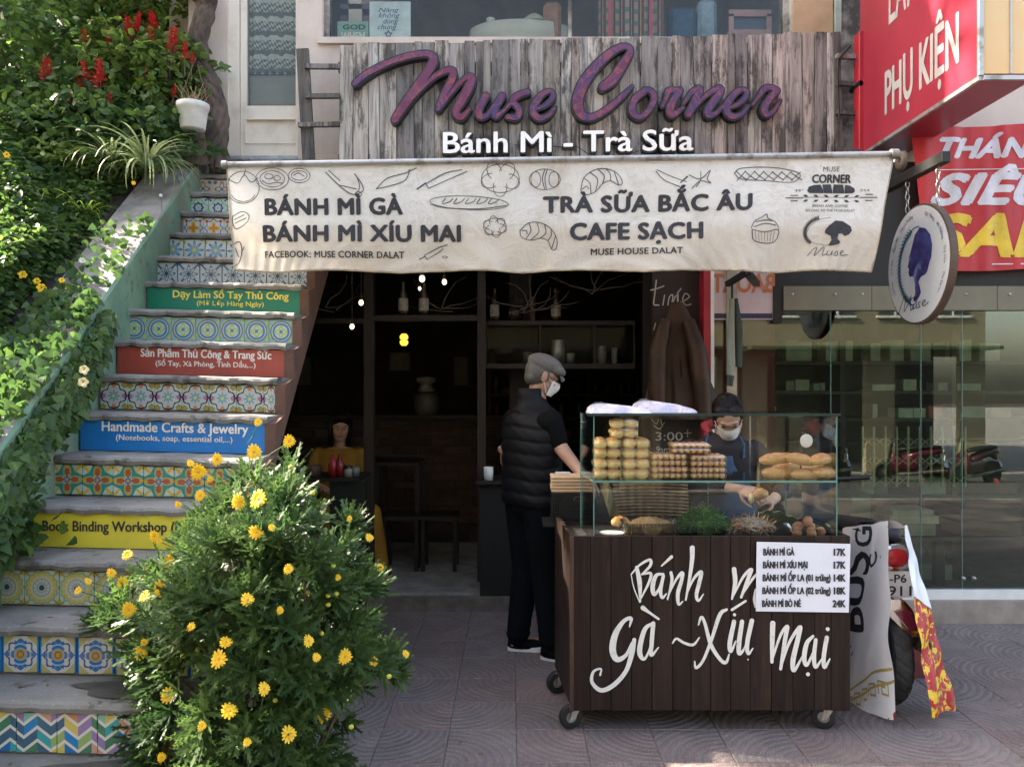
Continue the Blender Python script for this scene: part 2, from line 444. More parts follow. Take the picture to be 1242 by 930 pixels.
# ------------------------------------------------------------------ materials
MT = {}
MT['concrete'] = simple('worn_concrete', (.30,.285,.265), .9, (.15,.145,.135), 6, bump=.5, bscale=45)
def tread_mat():
    m = M_('stair_tread', .75); n1 = m.noise(3, 6, .6); n2 = m.noise(40, 4)
    c = m.mix(n1.gt(.5, .25), (.235,.225,.205), (.14,.132,.12)); c = m.mix(m.noise(9, 4).gt(.62, .08), c, (.075,.07,.06))
    c = m.mix(m.noise(90, 2).gt(.66, .06)*.6, c, (.34,.33,.31)); m.color(c); m.bump(n2, .5, .004)
    x, y, z = m.xyz()
    return m.m
MT['tread'] = tread_mat()
def brownwall():
    m = M_('brown_plaster', .85); c = m.mix(m.noise(4, 6).gt(.5, .3), (.135,.068,.046), (.085,.045,.034))
    m.color(m.mix(m.noise(18, 5).gt(.68, .08)*.5, c, (.2,.14,.11))); m.bump(m.noise(40, 4), .4, .004); return m.m
MT['brown'] = brownwall()
def greenwall():
    m = M_('green_plaster', .85); c = m.mix(m.noise(3, 6, .65).gt(.52, .25), (.17,.27,.18), (.11,.19,.135))
    c = m.mix(m.noise(1.6, 7, .7).gt(.56, .08)*.8, c, (.21,.19,.12)); m.color(m.mix(m.noise(12, 6, .7).gt(.62, .05)*.7, c, (.07,.10,.07)))
    m.bump(m.noise(25, 5), .5, .006); return m.m
MT['green'] = greenwall()
MT['cream'] = simple('cream_plaster', (.66,.57,.5), .85, (.5,.42,.36), 2.2, bump=.3)
MT['cream_door'] = simple('chipped_cream_paint', (.74,.67,.56), .5, (.55,.47,.37), 5, bump=.25, bscale=30, lo=.5, hi=.75)
MT['grime'] = simple('stained_plaster', (.42,.40,.36), .9, (.09,.085,.075), 5, bump=.4, lo=.4, hi=.6)
def plankmat(name, dark=1.0):
    m = M_(name, .85); v = m.coords('Object', (14, 14, 1.1), True); v2 = m.coords('Object', (45, 45, 2.2), True); v3 = m.coords('Object', (5, 5, 1.3), True)
    c = m.mix(m.noise(1.4, 5, .65, v).gt(.5, .35), (.38*dark,.34*dark,.29*dark), (.19*dark,.168*dark,.145*dark))
    r = m.rand()
    c = m.hsv(c, val=r*1.0+.58, sat=((r*7.13).frac()*.75+.3), hue=(r*3.7).frac()*.03+.485)
    c = m.mix(m.noise(1, 6, .7, v2).gt(.55, .12)*.75, c, (.09*dark,.075*dark,.065*dark))
    c = m.mix(m.noise(1.5, 6, .75, v3).gt(.545, .10)*.88, c, (.035,.032,.03))
    c = m.mix(m.noise(2.3, 6, .7, v3).gt(.66, .05)*.6, c, (.5,.47,.42))
    m.color(c); m.bump(m.noise(1, 5, .7, v2), .6, .006); return m.m
MT['plank'] = plankmat('weathered_plank'); MT['old_wood'] = plankmat('old_grey_wood', .55)
def cartwood():
    m = M_('dark_stained_wood', .5, spec=.25); v = m.coords('Object', (40, 40, 1.6), True); v3 = m.coords('Object', (10, 10, 1.2), True)
    c = m.mix(m.noise(1, 6, .65, v).gt(.5, .3), (.029,.017,.0125), (.012,.0075,.006)); c = m.hsv(c, val=m.rand()*.5+.75)
    c = m.mix(m.noise(1.2, 7, .75, v3).gt(.62, .06)*.55, c, (.055,.026,.016))
    c = m.mix(m.noise(1.2, 5, .75, v).gt(.74, .04)*.5, c, (.17,.12,.09))
    m.color(c); m.bump(m.noise(1, 5, .7, v), .5, .004); m.rough(m.noise(5, 4)*.35+.3); return m.m
MT['cartwood'] = cartwood()
MT['dark_wood'] = simple('dark_wood', (.012,.008,.006), .6, (.006,.0045,.004), 4, bump=.3, stretch=(12,12,1.5), bscale=10)
MT['frame_wood'] = simple('brown_frame_wood', (.03,.019,.012), .6, (.015,.010,.008), 4, bump=.3, stretch=(12,12,1.5), bscale=10)
MT['black'] = simple('black_paint', (.006,.006,.0065), .5, (.01,.0095,.009), 9, bump=.1)
MT['black_rim'] = simple('black_acrylic', (.004,.004,.007), .4, (.006,.006,.009), 9, bump=0)
MT['rubber'] = simple('rubber', (.010,.010,.010), .75, (.018,.017,.016), 20, bump=.3)
MT['steel'] = simple('dull_steel', (.42,.41,.39), .42, (.25,.24,.22), 20, metal=.9, bump=.1)
MT['chrome'] = simple('chrome', (.7,.7,.7), .15, (.5,.5,.5), 12, metal=1, bump=0)
MT['zinc'] = simple('galvanised_tube', (.46,.46,.45), .38, (.26,.25,.22), 12, metal=.7, bump=.1, lo=.5, hi=.62)
MT['white'] = simple('white_paint', (.78,.78,.76), .5, (.66,.65,.62), 6, bump=.05)
MT['letter_white'] = simple('white_acrylic', (.82,.83,.82), .3, (.7,.7,.68), 4, bump=0)
MT['script_white'] = simple('white_brush_paint', (.74,.73,.68), .6, (.5,.49,.46), 30, bump=.2, lo=.55, hi=.75)
MT['ink'] = simple('charcoal_print', (.028,.030,.037), .7, (.05,.053,.06), 40, bump=0, lo=.45, hi=.7)
MT['ink_line'] = simple('grey_line_print', (.05,.053,.065), .8, (.12,.12,.13), 60, bump=0)
MT['print_black'] = simple('black_print', (.02,.02,.03), .6, (.03,.03,.04), 20, bump=0)
MT['red_sign'] = simple('red_vinyl', (.30,.024,.046), .32, (.25,.02,.038), 3, bump=.03)
MT['red_panel'] = simple('red_panel', (.40,.02,.035), .4, (.3,.015,.028), 3, bump=.03)
MT['orange_sign'] = simple('orange_cream_vinyl', (.80,.44,.16), .4, (.72,.52,.27), 2, bump=.02)
MT['sign_text'] = simple('silver_vinyl', (.42,.42,.41), .35, (.34,.34,.34), 3, bump=.0)
MT['lime'] = simple('cream_soffit', (.74,.66,.58), .8, (.66,.58,.5), 3, bump=.1)
MT['tan'] = simple('tan_beam', (.20,.18,.12), .6, (.15,.135,.09), 3, bump=.1)
MT['stone'] = simple('tan_stone', (.33,.285,.24), .7, (.24,.2,.17), 9, bump=.25)
MT['yellow_board'] = simple('yellow_board', (.72,.62,.05), .45, (.6,.5,.05), 5, bump=.1, lo=.5, hi=.8)
MT['blue_board'] = simple('blue_board', (.012,.19,.52), .4, (.012,.15,.42), 5, bump=.1)
MT['red_board'] = simple('red_board', (.36,.055,.035), .5, (.27,.05,.035), 7, bump=.1)
MT['green_board'] = simple('green_board', (.008,.19,.115), .45, (.008,.15,.09), 6, bump=.1)
MT['board_white'] = simple('board_lettering_white', (.8,.76,.7), .5, (.7,.62,.55), 20, bump=0)
MT['board_yellow'] = simple('board_lettering_yellow', (.8,.68,.1), .5, (.7,.6,.1), 20, bump=0)
MT['clear'] = glass('clear_glass', (.9,.93,.92), .12, .0)
MT['case_glass'] = glass('greenish_case_glass', (.975,.99,.985), .7, .008)
MT['shop_glass'] = glass('green_shop_glass', (.72,.80,.73), 1.0, .035)
MT['window_glass'] = glass('window_glass', (.9,.92,.9), .5, .0)
MT['pane_edge'] = simple('glass_edge', (.10,.22,.19), .2, (.14,.28,.24), 6, bump=0)
MT['plastic'] = glass('clear_plastic', (.99,.99,.99), .35, .01, .12)
def skinmat(n, c, c2): return simple(n, c, .5, c2, 14, bump=.15, bscale=150)
MT['skin'] = skinmat('skin', (.42,.24,.155), (.35,.185,.12)); MT['skin_pale'] = skinmat('skin_pale', (.52,.32,.22), (.45,.26,.18))
MT['hair'] = simple('black_hair', (.006,.0045,.004), .35, (.012,.009,.008), 3, spec=.15, bump=.6, stretch=(40,40,5), bscale=4)
MT['hair_grey'] = simple('grey_hair', (.05,.045,.04), .5, (.12,.11,.10), 6, bump=.5, stretch=(40,40,8), bscale=4)
MT['vest'] = simple('black_quilted_nylon', (.004,.004,.005), .6, (.006,.006,.0075), 12, bump=.5, bscale=22, spec=.22)
MT['black_cloth'] = simple('black_knit', (.003,.003,.0035), .9, (.005,.005,.005), 10, bump=.3, spec=.12)
MT['trousers'] = simple('dark_navy_trousers', (.004,.005,.007), .9, (.003,.0035,.005), 6, bump=.4, bscale=30, spec=.12)
MT['denim'] = simple('denim_apron', (.045,.095,.17), .8, (.03,.065,.125), 20, bump=.4, bscale=200)
MT['purple_cloth'] = simple('dark_plum_jacket', (.014,.007,.012), .75, (.008,.005,.008), 10, bump=.3)
MT['red_cloth'] = simple('red_cloth', (.36,.025,.03), .8, (.26,.02,.025), 12, bump=.2)
MT['mustard'] = simple('mustard_cloth', (.34,.17,.01), .8, (.26,.13,.01), 8, bump=.3)
MT['mask'] = simple('white_mask', (.76,.74,.70), .8, (.68,.65,.6), 12, bump=.2)
MT['leather'] = simple('brown_leather', (.026,.012,.007), .5, (.055,.028,.016), 5, spec=.25, bump=.5, bscale=25)
MT['paper'] = simple('white_paper', (.76,.78,.84), .5, (.7,.72,.8), 3, bump=.03)
MT['bark'] = simple('bark', (.13,.095,.07), .9, (.045,.033,.026), 5, bump=1, bscale=16, stretch=(3,3,1))
MT['twig'] = simple('twig', (.16,.12,.085), .85, (.08,.06,.04), 20, bump=.3)
MT['soil'] = simple('dark_soil', (.045,.035,.025), .95, (.02,.017,.013), 12, bump=.8, bscale=30)
def leafmat(name, c1, c2, trans=.35, tcol=None, rough=.45):
    m = M_(name, rough, spec=.35); t = m.attr('tint'); c = m.mix(t, c1, c2); m.color(c)
    m.translucent(trans, m.mix(t, tuple(x*1.9 for x in (tcol or c1)[:3]), tuple(x*1.9 for x in (tcol or c2)[:3]))); return m.m
MT['leaf'] = leafmat('green_leaf', (.05,.10,.022), (.16,.23,.045))
MT['leaf_dark'] = leafmat('dark_leaf', (.028,.066,.02), (.10,.17,.035))
MT['leaf_light'] = leafmat('yellow_green_leaf', (.09,.15,.02), (.2,.27,.035), .45)
MT['euryops'] = leafmat('daisy_bush_leaf', (.03,.068,.022), (.10,.165,.042), .25)
MT['variegated'] = leafmat('striped_leaf', (.10,.16,.06), (.36,.40,.2), .3)
MT['grass'] = leafmat('grass_blade', (.10,.17,.02), (.24,.3,.05), .45)
MT['petal_yellow'] = simple('yellow_petal', (.86,.55,.01), .6, (.8,.46,.01), 20, bump=0)
MT['disc_yellow'] = simple('flower_centre', (.75,.36,.01), .8, (.6,.28,.01), 200, bump=.3)
MT['petal_red'] = simple('red_petal', (.62,.02,.03), .6, (.5,.015,.03), 20, bump=0)
MT['petal_cream'] = simple('cream_petal', (.75,.6,.25), .6, (.8,.72,.5), 20, bump=0)
def pave():
    m = M_('stamped_paving', .62, spec=.35); r = m.rand()
    x, y, z = m.xyz()
    n = m.noise(7, 6, .65)
    c = m.mix(n.gt(.5, .35), (.215,.168,.158), (.13,.10,.094)); c = m.hsv(c, val=r*.3+.85, sat=(r*5.3).frac()*.6+.7)
    gp = m.nt.nodes.new('ShaderNodeNewGeometry').outputs['Position']; c = m.mix(m.noise(1.1, 6, .7, gp).gt(.52, .2)*.5, c, (.10,.082,.078)); c = m.mix(m.noise(6, 6, .75, gp).gt(.66, .05)*.45, c, (.06,.05,.046)); c = m.mix(m.noise(38, 4, .7, gp).gt(.70, .03)*.5, c, (.34,.31,.29))
    c = m.mix(m.noise(160, 3).gt(.56, .10)*.6, c, (.34,.3,.28)); c = m.mix(m.noise(230, 2).gt(.60, .08)*.6, c, (.06,.05,.048))
    # concentric fan relief, a quarter circle springing from alternate corners
    fx = (x*(1/.6)+.25).frac()*.6; fy = (y*(1/.6)).frac()*.6
    rr = ((x/.3+.5)*(x/.3+.5)+(y/.3+.5)*(y/.3+.5)).sqrt()
    ring = (rr*52).sin()
    c = m.mix((ring*-1).gt(.6, .5)*.3*m.noise(3, 4).gt(.4, .3), c, (.07,.055,.06))
    m.color(c); m.bump(ring*.42+m.noise(120, 3)*1.0+m.noise(12, 4)*.8, .5, .006); m.rough(m.noise(20, 3)*.35+.42)
    return m.m
MT['pave'] = pave()
MT['road'] = simple('asphalt', (.055,.055,.056), .85, (.035,.035,.036), 5, bump=.6, bscale=90)
# ---- patterned wall tiles: each design a function of the tile's own coordinates
TS = .13
def tilemat(name, base, layers):
    m = M_(name, .22, spec=.5); x, y, z = m.xyz('Object', (2/TS, 1, 2/TS)); 
    w = m.noise(5, 2, .5, m.coords('Object', (1/TS,)*3))*.06-.03
    u = x+w; v = z+w; a = u.abs(); b = v.abs(); r = (u*u+v*v).sqrt(); th = v.atan2(u); c = base
    for fn, col in layers: c = m.mix(fn(u, v, a, b, r, th), c, col)
    rd = m.rand(); c = m.hsv(c, val=rd*.18+.84); wear = m.noise(4, 5, .7, m.coords('Object', (9, 9, 9), True)).gt(.66, .06)
    c = m.mix(wear*.45, c, (.2,.19,.16)); m.color(c); m.rough(wear*.4+.22); m.bump(m.noise(30, 3), .12, .002); return m.m
W_ = (.66,.64,.56)
def heart(u, v, a, b, ou, ov, s, sgn=1):
    return None
T = []
# 0 chevrons in many colours
def chev():
    m = M_('tile_chevron', .25); x, y, z = m.xyz('Object', (1/TS, 1, 1/TS)); oi = m.nt.nodes.new('ShaderNodeObjectInfo'); sp = m.nt.nodes.new('ShaderNodeSeparateXYZ'); m.nt.links.new(oi.outputs['Location'], sp.inputs[0])
    gx = x+X(m.nt, sp.outputs[0])*(1/TS); k = gx*1.5; zz = (k.pp(.5)*2); t = z*3.1-zz*.8+.5; col = (k*2).floor(); row = t.floor()
    wn_ = m.nt.nodes.new('ShaderNodeTexWhiteNoise'); cb = m.nt.nodes.new('ShaderNodeCombineXYZ'); m.nt.links.new(col.k, cb.inputs[0]); m.nt.links.new(row.k, cb.inputs[1]); m.nt.links.new(cb.outputs[0], wn_.inputs[0])
    cr = m.nt.nodes.new('ShaderNodeValToRGB'); cr.color_ramp.interpolation = 'CONSTANT'
    pal = [(.03,.22,.5),(.5,.25,.1),(.05,.35,.36),(.62,.5,.12),(.3,.42,.14),(.06,.13,.2),(.6,.32,.24),(.3,.2,.4),(.25,.5,.42),(.07,.2,.11),(.02,.15,.4)]
    e = cr.color_ramp.elements; e[0].position = 0; e[0].color = rgb(pal[0]); e[1].position = 1/len(pal); e[1].color = rgb(pal[1])
    for i in range(2, len(pal)): q = e.new(i/len(pal)); q.color = rgb(pal[i])
    m.nt.links.new(wn_.outputs['Value'], cr.inputs[0])
    c = m.mix(t.frac().lt(.27, .05), cr.outputs[0], (.68,.64,.54)); m.color(c); m.bump(m.noise(30, 3), .1, .002); return m.m
T.append(chev())
BL = (.02,.19,.48)
T.append(tilemat('tile_blue_white', W_, [
    (lambda u,v,a,b,r,th: (a+b).gt(1.28, .06), (.5,.44,.18)),
    (lambda u,v,a,b,r,th: (r-((th*8).cos()*.07+.72)).abs().lt(.05, .05), (.05,.10,.33)),
    (lambda u,v,a,b,r,th: (r-((th*2).cos()*-.24+.52+(th*16).cos()*.10)).lt(.0, .05)*a.lt(.34, .05), BL),
    (lambda u,v,a,b,r,th: (b*3.2+a).lt(1.0, .08)*a.gt(.3), (.10,.2,.42)),
    (lambda u,v,a,b,r,th: (r*26).sin().gt(.4, .3)*r.gt(.3)*r.lt(.6)*.6, W_),
    (lambda u,v,a,b,r,th: r.lt(.3, .05), (.55,.33,.08)),
    (lambda u,v,a,b,r,th: (r-.16).abs().lt(.03, .03), (.25,.12,.05)),
    (lambda u,v,a,b,r,th: a.gt(.88, .04), BL)]))
T.append(tilemat('tile_rosette', (.48,.52,.40), [
    (lambda u,v,a,b,r,th: (r-((th*16).cos()*.05+.9)).abs().lt(.06, .04), (.26,.36,.2)),
    (lambda u,v,a,b,r,th: (r-((th*16).cos()*.04+.74)).abs().lt(.09, .04), (.55,.44,.1)),
    (lambda u,v,a,b,r,th: (r-.5).abs().lt(.03, .03), (.35,.27,.22)),
    (lambda u,v,a,b,r,th: (th*12).cos().gt(.2)*r.gt(.25)*r.lt(.46), (.3,.45,.4)),
    (lambda u,v,a,b,r,th: (r-.25).abs().lt(.03, .03), (.4,.24,.3)),
    (lambda u,v,a,b,r,th: r.lt(.16, .04), (.02,.08,.14)),
    (lambda u,v,a,b,r,th: (a+b).gt(1.6, .06), (.52,.38,.08)),
    (lambda u,v,a,b,r,th: ((a-b).abs().lt(.05)*r.gt(1.0)), (.1,.24,.12))]))
def hearts(cu, cv): return lambda u,v,a,b,r,th: None
T.append(tilemat('tile_heart', (.52,.56,.45), [
    (lambda u,v,a,b,r,th: ((a*b*9).sin()).gt(.35, .2), (.03,.26,.24)),
    (lambda u,v,a,b,r,th: (a-b).abs().lt(.12)*r.gt(.75), (.6,.42,.05)),
    (lambda u,v,a,b,r,th: (r-((th*4).cos()*.32+.58)).abs().lt(.09, .05), (.52,.36,.06)),
    (lambda u,v,a,b,r,th: (r-((th*4).cos()*.32+.45)).lt(0., .05)*(th*4).cos().gt(.2), (.42,.10,.03)),
    (lambda u,v,a,b,r,th: (r-((th*8).cos()*.05+.22)).lt(0., .04), (.05,.16,.33)),
    (lambda u,v,a,b,r,th: r.lt(.1, .04), (.6,.3,.05))]))
T.append(tilemat('tile_floral_dark', (.45,.48,.42), [
    (lambda u,v,a,b,r,th: (a+b-1).abs().gt(.30, .05)*((th*8).cos()*r*1.3).sin().gt(.1, .2), (.16,.28,.08)),
    (lambda u,v,a,b,r,th: (r-((th*8).cos()*.12+.5)).lt(0., .05), (.50,.44,.5)),
    (lambda u,v,a,b,r,th: (r-((th*8).cos()*.12+.34)).lt(0., .05), (.14,.34,.33)),
    (lambda u,v,a,b,r,th: ((a-.78)*(a-.78)+b*b*.6).sqrt().lt(.15, .04), (.38,.14,.32)),
    (lambda u,v,a,b,r,th: ((b-.78)*(b-.78)+a*a).sqrt().lt(.16, .04), (.58,.2,.06)),
    (lambda u,v,a,b,r,th: (a+b-1.05+(th*8).cos()*.1).abs().lt(.07, .04), (.012,.012,.03)),
    (lambda u,v,a,b,r,th: (a-b).abs().lt(.16)*r.gt(1.05)*r.lt(1.25), (.58,.2,.06)),
    (lambda u,v,a,b,r,th: r.lt(.13, .04), (.55,.5,.2))]))
T.append(tilemat('tile_circles', (.20,.36,.38), [
    (lambda u,v,a,b,r,th: ((u*9).sin()*(v*9).cos()).gt(.3, .2), (.38,.45,.1)),
    (lambda u,v,a,b,r,th: r.lt(.9, .04), (.42,.45,.4)),
    (lambda u,v,a,b,r,th: (r-.84).abs().lt(.06, .04), (.13,.15,.2)),
    (lambda u,v,a,b,r,th: (r-.62).abs().lt(.08, .04), (.04,.18,.33)),
    (lambda u,v,a,b,r,th: (r-((th*4).cos()*.12+.33)).abs().lt(.08, .04), (.34,.44,.06)),
    (lambda u,v,a,b,r,th: r.lt(.14, .04), (.04,.2,.3))]))
T.append(tilemat('tile_navy_star', (.45,.5,.5), [
    (lambda u,v,a,b,r,th: (r-((th*8).cos()*.2+.55)).abs().lt(.08, .05), (.03,.10,.17)),
    (lambda u,v,a,b,r,th: (r-((th*8).cos()*.12+.24)).lt(0., .05), (.02,.06,.11)),
    (lambda u,v,a,b,r,th: (a-b).abs().lt(.1)*r.gt(.7), (.03,.09,.22)),
    (lambda u,v,a,b,r,th: r.gt(1.1, .06)*(th*12).sin().gt(.2), (.05,.14,.3)),
    (lambda u,v,a,b,r,th: a.max(b).gt(.95, .03), (.12,.15,.17))]))
T.append(tilemat('tile_blue_petals', (.55,.6,.5), [
    (lambda u,v,a,b,r,th: (r-((th*8).cos()*.3+.6)).lt(0., .06)*r.gt(.2), (.03,.14,.45)),
    (lambda u,v,a,b,r,th: (r-((th*8).cos()*.3+.38)).lt(0., .06)*r.gt(.1), (.2,.42,.5)),
    (lambda u,v,a,b,r,th: r.gt(1.05, .05)*(th*8).sin().gt(0), (.28,.4,.12)),
    (lambda u,v,a,b,r,th: (r-.22).abs().lt(.06, .04), (.45,.42,.1)),
    (lambda u,v,a,b,r,th: a.max(b).gt(.96, .03), (.03,.10,.3))]))
T.append(tilemat('tile_orange_star', (.56,.56,.48), [
    (lambda u,v,a,b,r,th: (r-((th*4).cos()*.18+.5)).lt(0., .06), (.6,.36,.05)),
    (lambda u,v,a,b,r,th: (r-((th*4).cos()*.18+.24)).lt(0., .06), (.5,.12,.03)),
    (lambda u,v,a,b,r,th: (r-((th*8).cos()*.08+.8)).abs().lt(.06, .05), (.05,.14,.34)),
    (lambda u,v,a,b,r,th: ((a-.68)*(a-.68)+(b-.68)*(b-.68)).sqrt().lt(.16, .05), (.5,.04,.04)),
    (lambda u,v,a,b,r,th: r.gt(1.2, .05), (.1,.35,.2))]))
T.append(tilemat('tile_navy_ring', (.42,.52,.45), [
    (lambda u,v,a,b,r,th: (r-((th*8).cos()*.06+.42)).abs().lt(.10, .05), (.02,.06,.24)),
    (lambda u,v,a,b,r,th: r.lt(.14, .05), (.5,.4,.1)),
    (lambda u,v,a,b,r,th: (a-b).abs().lt(.13)*r.gt(.95), (.02,.08,.3)),
    (lambda u,v,a,b,r,th: (r-((th*4).cos()*.15+.85)).abs().lt(.05, .05), (.2,.34,.12))]))
T.append(tilemat('tile_beige_dots', (.5,.45,.36), [
    (lambda u,v,a,b,r,th: (r-((th*4).cos()*.2+.5)).abs().lt(.09, .05), (.25,.12,.08)),
    (lambda u,v,a,b,r,th: ((a-.7)*(a-.7)+(b-.7)*(b-.7)).sqrt().lt(.2, .05), (.08,.14,.22)),
    (lambda u,v,a,b,r,th: r.lt(.18, .05), (.08,.16,.25))]))
T.append(tilemat('tile_zigzag', (.5,.52,.48), [
    (lambda u,v,a,b,r,th: ((v*1.5+(u*2).pp(.5)*1.3)*2.).frac().lt(.45, .08), (.12,.3,.42)),
    (lambda u,v,a,b,r,th: ((v*1.5+(u*2).pp(.5)*1.3)*2.).frac().gt(.85, .05), (.02,.08,.24))]))
# ------------------------------------------------------------------ the ground
g = MB(); g.box((-40, -.2, -.3), (40, 60, -.0075)); pavement = struct(g.build('pavement', simple('paving_bed', (.13,.11,.105), .9, (.08,.07,.065), 20)))
tile_me = MB().bbox((-.1488, -.1488, -.02), (.1488, .1488, 0), .002).mesh('paving_tile'); tile_me.materials.append(MT['pave'])
nt_ = 0
for j in range(13):
    for i in range(-9, 14):
        x = .15+i*.3+.02; y = 1.5+j*.3
        if y > 5.25: continue
        if abs(x) > .72*y+.45 or x < -1.35: continue
        if nt_ >= 298: continue
        nt_ += 1
        o = piece('paving_tile', tile_me, pavement, (x, y, -.002+random.uniform(-.0015, .0015)), (random.uniform(-.003, .003), random.uniform(-.003, .003), random.choice((0, 1, 2, 3))*math.pi/2))
rest = MB()
for i in range(-20, 34):
    for j in range(-6, 14):
        x = .17+i*.3; y = 1.5+j*.3
        if y > 5.25 or y < -.1: continue
        if not (abs(x) > .72*y+.45 or x < -1.35 or y < 1.45): continue
        if x < -1.35 and y > 1.9: continue
        rest.box((x-.1475, y-.1475, -.02), (x+.1475, y+.1475, -.002))
stuff(rest.build('outer_paving', MT['pave'], pavement))
g = MB(); g.box((-40, -.35, -.35), (40, -.2, -.004)); struct(g.build('kerb', MT['concrete']))
g = MB(); g.grid(lambda u, v: (-60+120*u, -.35-8.15*v, -.15-.5*min(1, v*1.1)), 4, 10); struct(g.build('road', MT['road']))
g = MB(); g.box((-60, -60, -.75), (60, -8.5, -.62)); struct(g.build('far_pavement', MT['concrete']))
g = MB(); g.box((-120, -120, -2.0), (120, 160, -1.9)); struct(g.build('ground', MT['soil']))
# ------------------------------------------------------------------ staircase
S = .175; D0 = 13.94*S; TT = 1.164*S; A0 = 5.73*S
def sd(i): return D0+TT*i                 # depth of nosing i
def sz(i): return EYE-A0+S*i              # height of tread i
def sxl(i): return -1.845-.021*i
def sxr(i): return -1.035-.0168*i
TILT = -.024
def szx(i, x): return sz(i)+(x-sxl(i))*TILT
stair = thing('staircase', 'tiled outdoor staircase with patterned riser tiles and coloured notice boards, climbing beside the shop', 'staircase', (-1.5, 2.2, 0))
for i in range(-2, 16):
    xl = sxl(i)-.12; xr = sxr(i)+.015
    b = MB(); th = .034; y0 = sd(i); y1 = sd(i)+TT+.03; y1 = 5.62 if i == 15 else y1
    n = 26; top = []; rows = []
    def ty(u): return y0+.004*math.sin(u*40+i)+.003*math.sin(u*97+2*i)
    prof = [(.0, -th), (-.006, -th*.5), (.0, -.006), (.012, 0)]
    vs = []; fs = []
    for k in range(n+1):
        u = k/n; x = xl+(xr-xl)*u; zt = szx(i, x)+.0015*math.sin(u*33+i*2)
        for (dy, dz) in prof: vs.append((x, ty(u)+dy, zt+dz*(1+.12*math.sin(u*51+i))))
        vs.append((x, y1, zt)); vs.append((x, y1, zt-th))
    m6 = 6
    for k in range(n):
        for q in range(m6): a = k*m6+q; c = k*m6+(q+1)%m6; fs.append((a, a+m6, c+m6, c))
    fs += [tuple(range(m6)), tuple(range(n*m6, n*m6+m6))[::-1]]
    b.add(vs, fs); b.build('tread', MT['tread'], stair, fix=True)
core = MB() # solid body under the treads, cut by a sloping soffit
def soff(y): return 1.248+(y-3.52)*(2.267-1.248)/(4.95-3.52)
for i in range(-2, 16):
    y0 = sd(i)+.028; y1 = sd(i)+TT+.028 if i < 15 else 5.60
    b0, b1 = (-.02, -.02) if y1 < 3.4 else (soff(y0), soff(y1))
    x0, x1 = sxl(i)-.12, sxr(i)
    vs = [(x0,y0,b0),(x1,y0,b0),(x1,y1,b1),(x0,y1,b1),(x0,y0,szx(i,x0)-.034),(x1,y0,szx(i,x1)-.034),(x1,y1,szx(i,x1)-.034),(x0,y1,szx(i,x0)-.034)]
    core.add(vs, [(0,3,2,1),(4,5,6,7),(0,1,5,4),(1,2,6,5),(2,3,7,6),(3,0,4,7)])
core.build('stair_body', MT['concrete'], stair)
# brown side wall of the flight: follows the steps above and a sloping line below
sw = MB(); pts = []
def soff(y): return 1.248+(y-3.52)*(2.267-1.248)/(4.95-3.52)
xs = lambda y: sxr((y-D0)/TT)+.004
for i in range(1, 16):
    y = sd(i)+.01; pts += [(y, sz(i-1)-.0), (y, sz(i)-.03)]
pts = [(sd(0)+.03, .0), (sd(0)+.03, sz(0)-.03)]+pts[0:]+[(5.6, sz(15)-.03), (5.6, soff(5.6)), (3.3, soff(3.3)), (3.3, 0)]
pl = [(y, z-.022) for y, z in pts]
vs = [(xs(y), y, max(0, z)) for y, z in pl]; n = len(vs); vs2 = [(v[0]+.05, v[1], v[2]) for v in vs]
sw.add(vs+vs2, [tuple(range(n))[::-1], tuple(range(n, 2*n))]+[(i, (i+1)%n, n+(i+1)%n, n+i) for i in range(n)]); sw.build('side_wall', MT['brown'], stair, fix=True)
